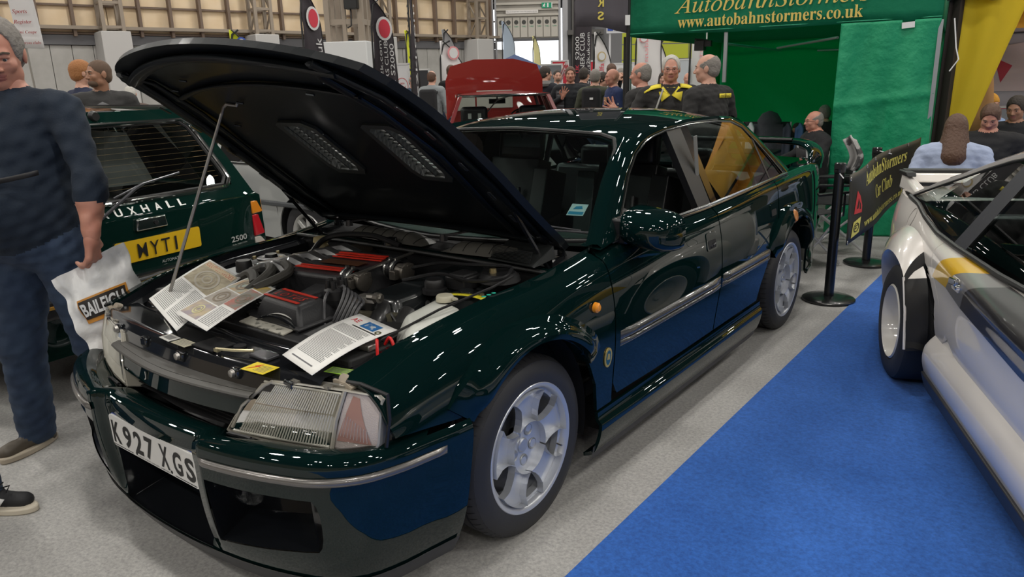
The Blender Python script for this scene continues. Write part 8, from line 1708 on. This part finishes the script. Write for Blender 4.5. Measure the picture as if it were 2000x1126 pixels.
# ---- crowd at the middle distance
def cr(px,py,d,label,a,**k):
    p,h=pos(px,py,d); return person(label,p,fdir(R(a)),H=min(max(h,1.58),1.92),group=None,res=k.pop('res',.022),hres=k.pop('hres',.0095),**k)
t,K=cr(842,138,13.5,'balding man in a pale grey tee with a black rucksack seen from behind',165,top=cloth('pale_grey_tee',(.25,.27,.28)),hair=('bald','brown'),bare=.3); b=B(); b.box((0,-.22,1.25),(.30,.18,.46)); b.build('rucksack',BLKC,t,bevel=.05,seg=3)
for s in (-1,1): b=B(); b.tube([(s*.12,-.12,1.40),(s*.13,.0,1.50),(s*.13,.13,1.35),(s*.15,.10,1.10)],.02,6); b.build('shoulder_strap',BLKC,t)
cr(880,126,14.5,'dark tousled head showing above the red raised bonnet',170,hair=('short','brown'),top=BLKC); cr(805,148,15.5,'man with a red lanyard beside the white roller banner',30,hair=('bald','grey'),top=cloth('denim_jacket',(.03,.05,.08))); cr(776,150,16.5,'dark figure between black boards and the roller banner',-60,hair=('short','dark'),skin='tan')
cr(1042,133,13.6,'bearded man in an olive and yellow jacket left of the hooded man',35,top=mat('camo_jacket',(.10,.10,.05),.85,noise=(9,(.42,.36,.12),(.45,.55))),hair=('buzz','grey'),beard='grey')
t,K=cr(1064,129,12.4,'man in a black hooded top with grey hood seen from behind beside the red car',140,top=cloth('blue_black_hoodie',(.012,.014,.022)),hair=('short','dark'),turn=R(-30),build=1.08); b=B(); b.lathe([(.05,.0),(.14,.02),(.15,.06),(.11,.11),(.085,.10)],18,(0,-.03,K['sh']-.01)); b.build('hood',cloth('grey_hood',(.16,.155,.15)),t)
cr(1088,136,14.4,'man in a white shirt behind the puffer-jacket man',10,top=cloth('white_shirt',(.55,.55,.56)),hair=('buzz','dark'),beard='stubble')
t,K=cr(1114,130,11.6,'man in a dark grey puffer jacket gesturing with a raised hand',-5,top=cloth('black_jumper',(.012,.014,.018)),hair=('short','brown'),skin='ruddy',build=1.1,arms={'R':((.33,-.02,1.20),(.12,.27,1.32))},hands=('relax',{'d':(-.35,.25,.9),'n':(0,.9,.1),'s':-1,'c':.15,'sp':.8}),res=.018,hres=.008)
PUF=mat('grey_puffer',(.055,.058,.065),.35)
for s in (-1,1):
    b=B(); b.grid(lambda u,v:((lambda a:(s*(.05+.185*math.sin(a)),.02+.150*math.cos(a)+.012*abs(math.sin(v*26)),1.0+.42*v))(R(15)+R(110)*u)),8,40); b.build('puffer_side',PUF,t)
cr(1139,132,12.5,'man with swept dark hair and shaved neck in a black jacket facing away',120,hair=('short','dark'),top=BLKC,turn=R(20)); t,K=cr(1162,135,11.0,'grey-haired man with a black rucksack over an olive jacket',160,hair=('short','grey'),top=cloth('olive_jacket',(.05,.055,.035))); b=B(); b.box((0,-.21,1.22),(.28,.16,.46)); b.build('rucksack',BLKC,t,bevel=.05,seg=3)
b=B(); b.box((.02,-.30,1.30),(.05,.006,.03)); b.build('rucksack_tag',WHITE,t)
t,K=cr(1177,141,11.8,'photographer in a black cap holding a camera to his face',60,hair=('cap','dark'),top=cloth('dark_grey_jacket',(.02,.02,.024)),arms={'R':((.28,.12,1.30),(.10,.28,1.56)),'L':((-.28,.12,1.30),(-.08,.28,1.56))}); b=B(); b.box((0,.19,1.60),(.13,.06,.09)); b.lathe([(0,.09),(.035,.09),(.038,.0)],14,M=Matrix.Translation((0,.21,1.60))@Matrix.Rotation(R(-90),4,'X')); b.build('camera_body',BLACK,t)
cr(1194,124,13.4,'tall dark-haired man at the very back of the crowd',150,hair=('short','brown'),top=cloth('dark_navy_top'))
NVY=cloth('navy_overalls',(.010,.022,.085)); t,K=cr(1199,134,10.2,'bald man in navy overalls with sewn badges in profile by the tent pole',-80,top=NVY,bottom=NVY,skin='ruddy',hair=('none','grey'),build=1.12)
for k,(zz,cc) in enumerate(((1.24,(.6,.6,.6)),(1.20,(.7,.5,.1)),(1.16,(.6,.6,.6)))): b=B(); b.box((-.29,-.02,zz),(.012,.11,.022)); b.box((.29,-.02,zz),(.012,.11,.022)); b.build('sleeve_badge',mat('badge_cloth_%d'%(k%2),cc,.7),t)
b=B(); b.box((-.10,.150,1.28),(.09,.012,.10)); b.build('chest_badge',mat('badge_tan',(.45,.25,.12),.7),t)
cr(1213,133,12.4,'grey-haired person with a white hood behind the man in overalls',170,hair=('short','grey'),top=cloth('white_hood_top',(.50,.50,.50))); cr(1279,133,14.5,'white-haired man far behind, left of the man with the yellow collar',20,hair=('short','white'),skin='ruddy',top=cloth('dark_grey_jacket')); cr(1296,141,13.2,'dark-haired woman far behind the shoulder of the man with the yellow collar',-15,hair=('long','dark'),top=cloth('grey_knit',(.2,.19,.18))); cr(1352,136,15,'man in a dark coat far behind between the two standing men',40,hair=('short','dark'),skin='tan'); cr(1344,142,14,'pink-faced bald man far behind between the two standing men',-20,hair=('none','grey'),skin='ruddy',top=cloth('white_shirt')); cr(1224,148,15,'man in a dark jacket just left of the tent pole, far back',90,hair=('short','dark'))
# ---- three club men behind the boot
YEL=mat('bright_yellow_cloth',(.80,.66,.05),.75); CLB=cloth('club_black_shirt',(.020,.019,.019))
p,h=pos(1256,121,7.2); person('grey-haired man in a black shirt, back turned, just beside the tent pole',p,fdir(R(-130)),H=h,top=CLB,bottom=BLKC,hair=('bald','grey'),skin='ruddy',build=1.1,res=.014,hres=.006,turn=R(15))
p,h=pos(1311,108,6.7); t,K=person('white-haired man in glasses and a black shirt with yellow collar, hand held out',p,fdir(R(-8)),H=h,top=CLB,bottom=BLKC,skin='ruddy',hair=('receding','white'),glasses=True,build=1.16,belly=.04,collar=YEL,turn=R(-4),nod=R(4),res=.012,hres=.005,arms={'R':((.38,.04,1.14),(.47,.24,1.27)),'L':((-.33,-.02,1.16),(-.30,.14,.98))},hands=('relax',{'d':(.55,.15,.55),'n':(-.1,.8,.5),'s':-1,'c':.22,'sp':1.1}),bare=.3)
b=B()
for s in (-1,1): b.grid(lambda u,v:K['T']((s*(.085+.150*u),.005+.055*(v-.5)*2*1.1+.02*(1-u),K['sh']+.075-.045*u*u-.020*(2*v-1)**2*1.6)),6,6)
b.build('yoke',YEL,t,solid=.006); b=B(); b.tube([K['T'](q) for q in ((.07,.10,1.46),(.10,.155,1.38),(.135,.175,1.28),(.15,.18,1.2))],.008,6); b.build('lanyard',mat('grey_lanyard',(.35,.35,.33),.6),t)
b=B(); b.tube([K['T']((.155+.035*math.cos(a),.182,1.235+.045*math.sin(a))) for a in [2*PI*i/18 for i in range(19)]],.006,5); b.tube([K['T'](q) for q in ((.14,.186,1.22),(.17,.186,1.25))],.006,5); b.build('shirt_badge',YEL,t)
b=B(); b.box(K['T']((-.115,.205,1.225)),(.125,.014,.040),(0,R(8),0)); b.build('name_band',YEL,t,bevel=.004); b=B(); b.box(K['T']((-.125,.20,1.255)),(.055,.016,.02),(0,R(12),0)); b.build('phone',BLACK,t)
p,h=pos(1387,105,6.15); t,K=person('grey balding man in a black club shirt with yellow shoulder words, back turned',p,fdir(R(-142)),H=h,top=CLB,bottom=BLKC,skin='fair',hair=('bald','grey'),build=1.16,belly=.03,turn=R(28),res=.012,hres=.005,collar=CLB)
b=B()
for x0,x1,y_ in ((-.02,.055,.0),(.065,.135,-.008)): b.grid(lambda u,v:K['T']((x0+(x1-x0)*u,-.128-.002*math.sin(PI*u),1.385+.035*v)),4,2)
b.build('yellow_word_panel',YEL,t,solid=.004); b=B(); text(b,'CLUB TEAM',lambda u,v,d:K['T']((.055-u,-.136,1.403+v)),w=.12,h=.018); b.build('shoulder_word',BLACK,t)
# ---- seated people
def seated(px,py,d,label,a,**k):
    p,h=pos(px,py,d); k.setdefault('res',.016); k.setdefault('hres',.0065)
    Hs=(h-.50)/(1-.90/1.76)   # standing height whose seated head top is h
    t,K=person(label,p,fdir(R(a)),H=Hs,sit=True,**k); return t,K

S1,_=seated(1596,216,7.2,'seated man in glasses and black shirt in profile inside the tent mouth',-88,top=BLKC,bottom=BLKC,skin='ruddy',hair=('bald','grey'),glasses=True,arms={'R':((.28,.05,.78),(.20,.30,.72)),'L':((-.29,.08,.78),(-.22,.34,.74))})
seated(1612,205,8.7,'grey-haired seated person mostly hidden behind the man in glasses',160,top=BLKC,bottom=BLKC,hair=('short','grey'))
t,K=seated(1560,240,8.9,'seated person in black stretching an arm, left of the man in glasses',-60,top=BLKC,bottom=BLKC,hair=('short','dark'),skin='fair',bare=.2,nod=R(30))
S2,_=seated(1872,226,5.5,'woman with long brown hair and a pale blue shirt seated behind the white coupe',152,top=cloth('pale_blue_shirt',(.36,.42,.58)),bottom=cloth('grey_trousers',(.06,.06,.065)),hair=('long','brown'),nod=R(12),lean=.35,hres=.006,res=.013)
S3,_=seated(1938,203,6.15,'seated man in black looking down, behind the white coupe beside the woman',-35,top=BLKC,bottom=BLKC,skin='ruddy',hair=('short','brown'),nod=R(28),build=1.12,hres=.006,res=.014)
seated(1990,187,6.9,'dark-haired seated man at the right edge behind the other man in black',-50,top=BLKC,bottom=BLKC,skin='tan',hair=('short','dark'),nod=R(15))
seated(1932,182,7.6,'seated person in an orange woollen hat behind the two seated men',10,top=cloth('sky_blue_top',(.25,.35,.55)),hair=('cap','orange'))

for S_,lab in ((S1,'folding chair under the seated man in glasses'),(S2,'folding chair under the woman with long brown hair'),(S3,'folding chair under the seated man looking down')):
    fchair(S_.location.x,S_.location.y,S_.rotation_euler.z+PI,lab,hc=.80)
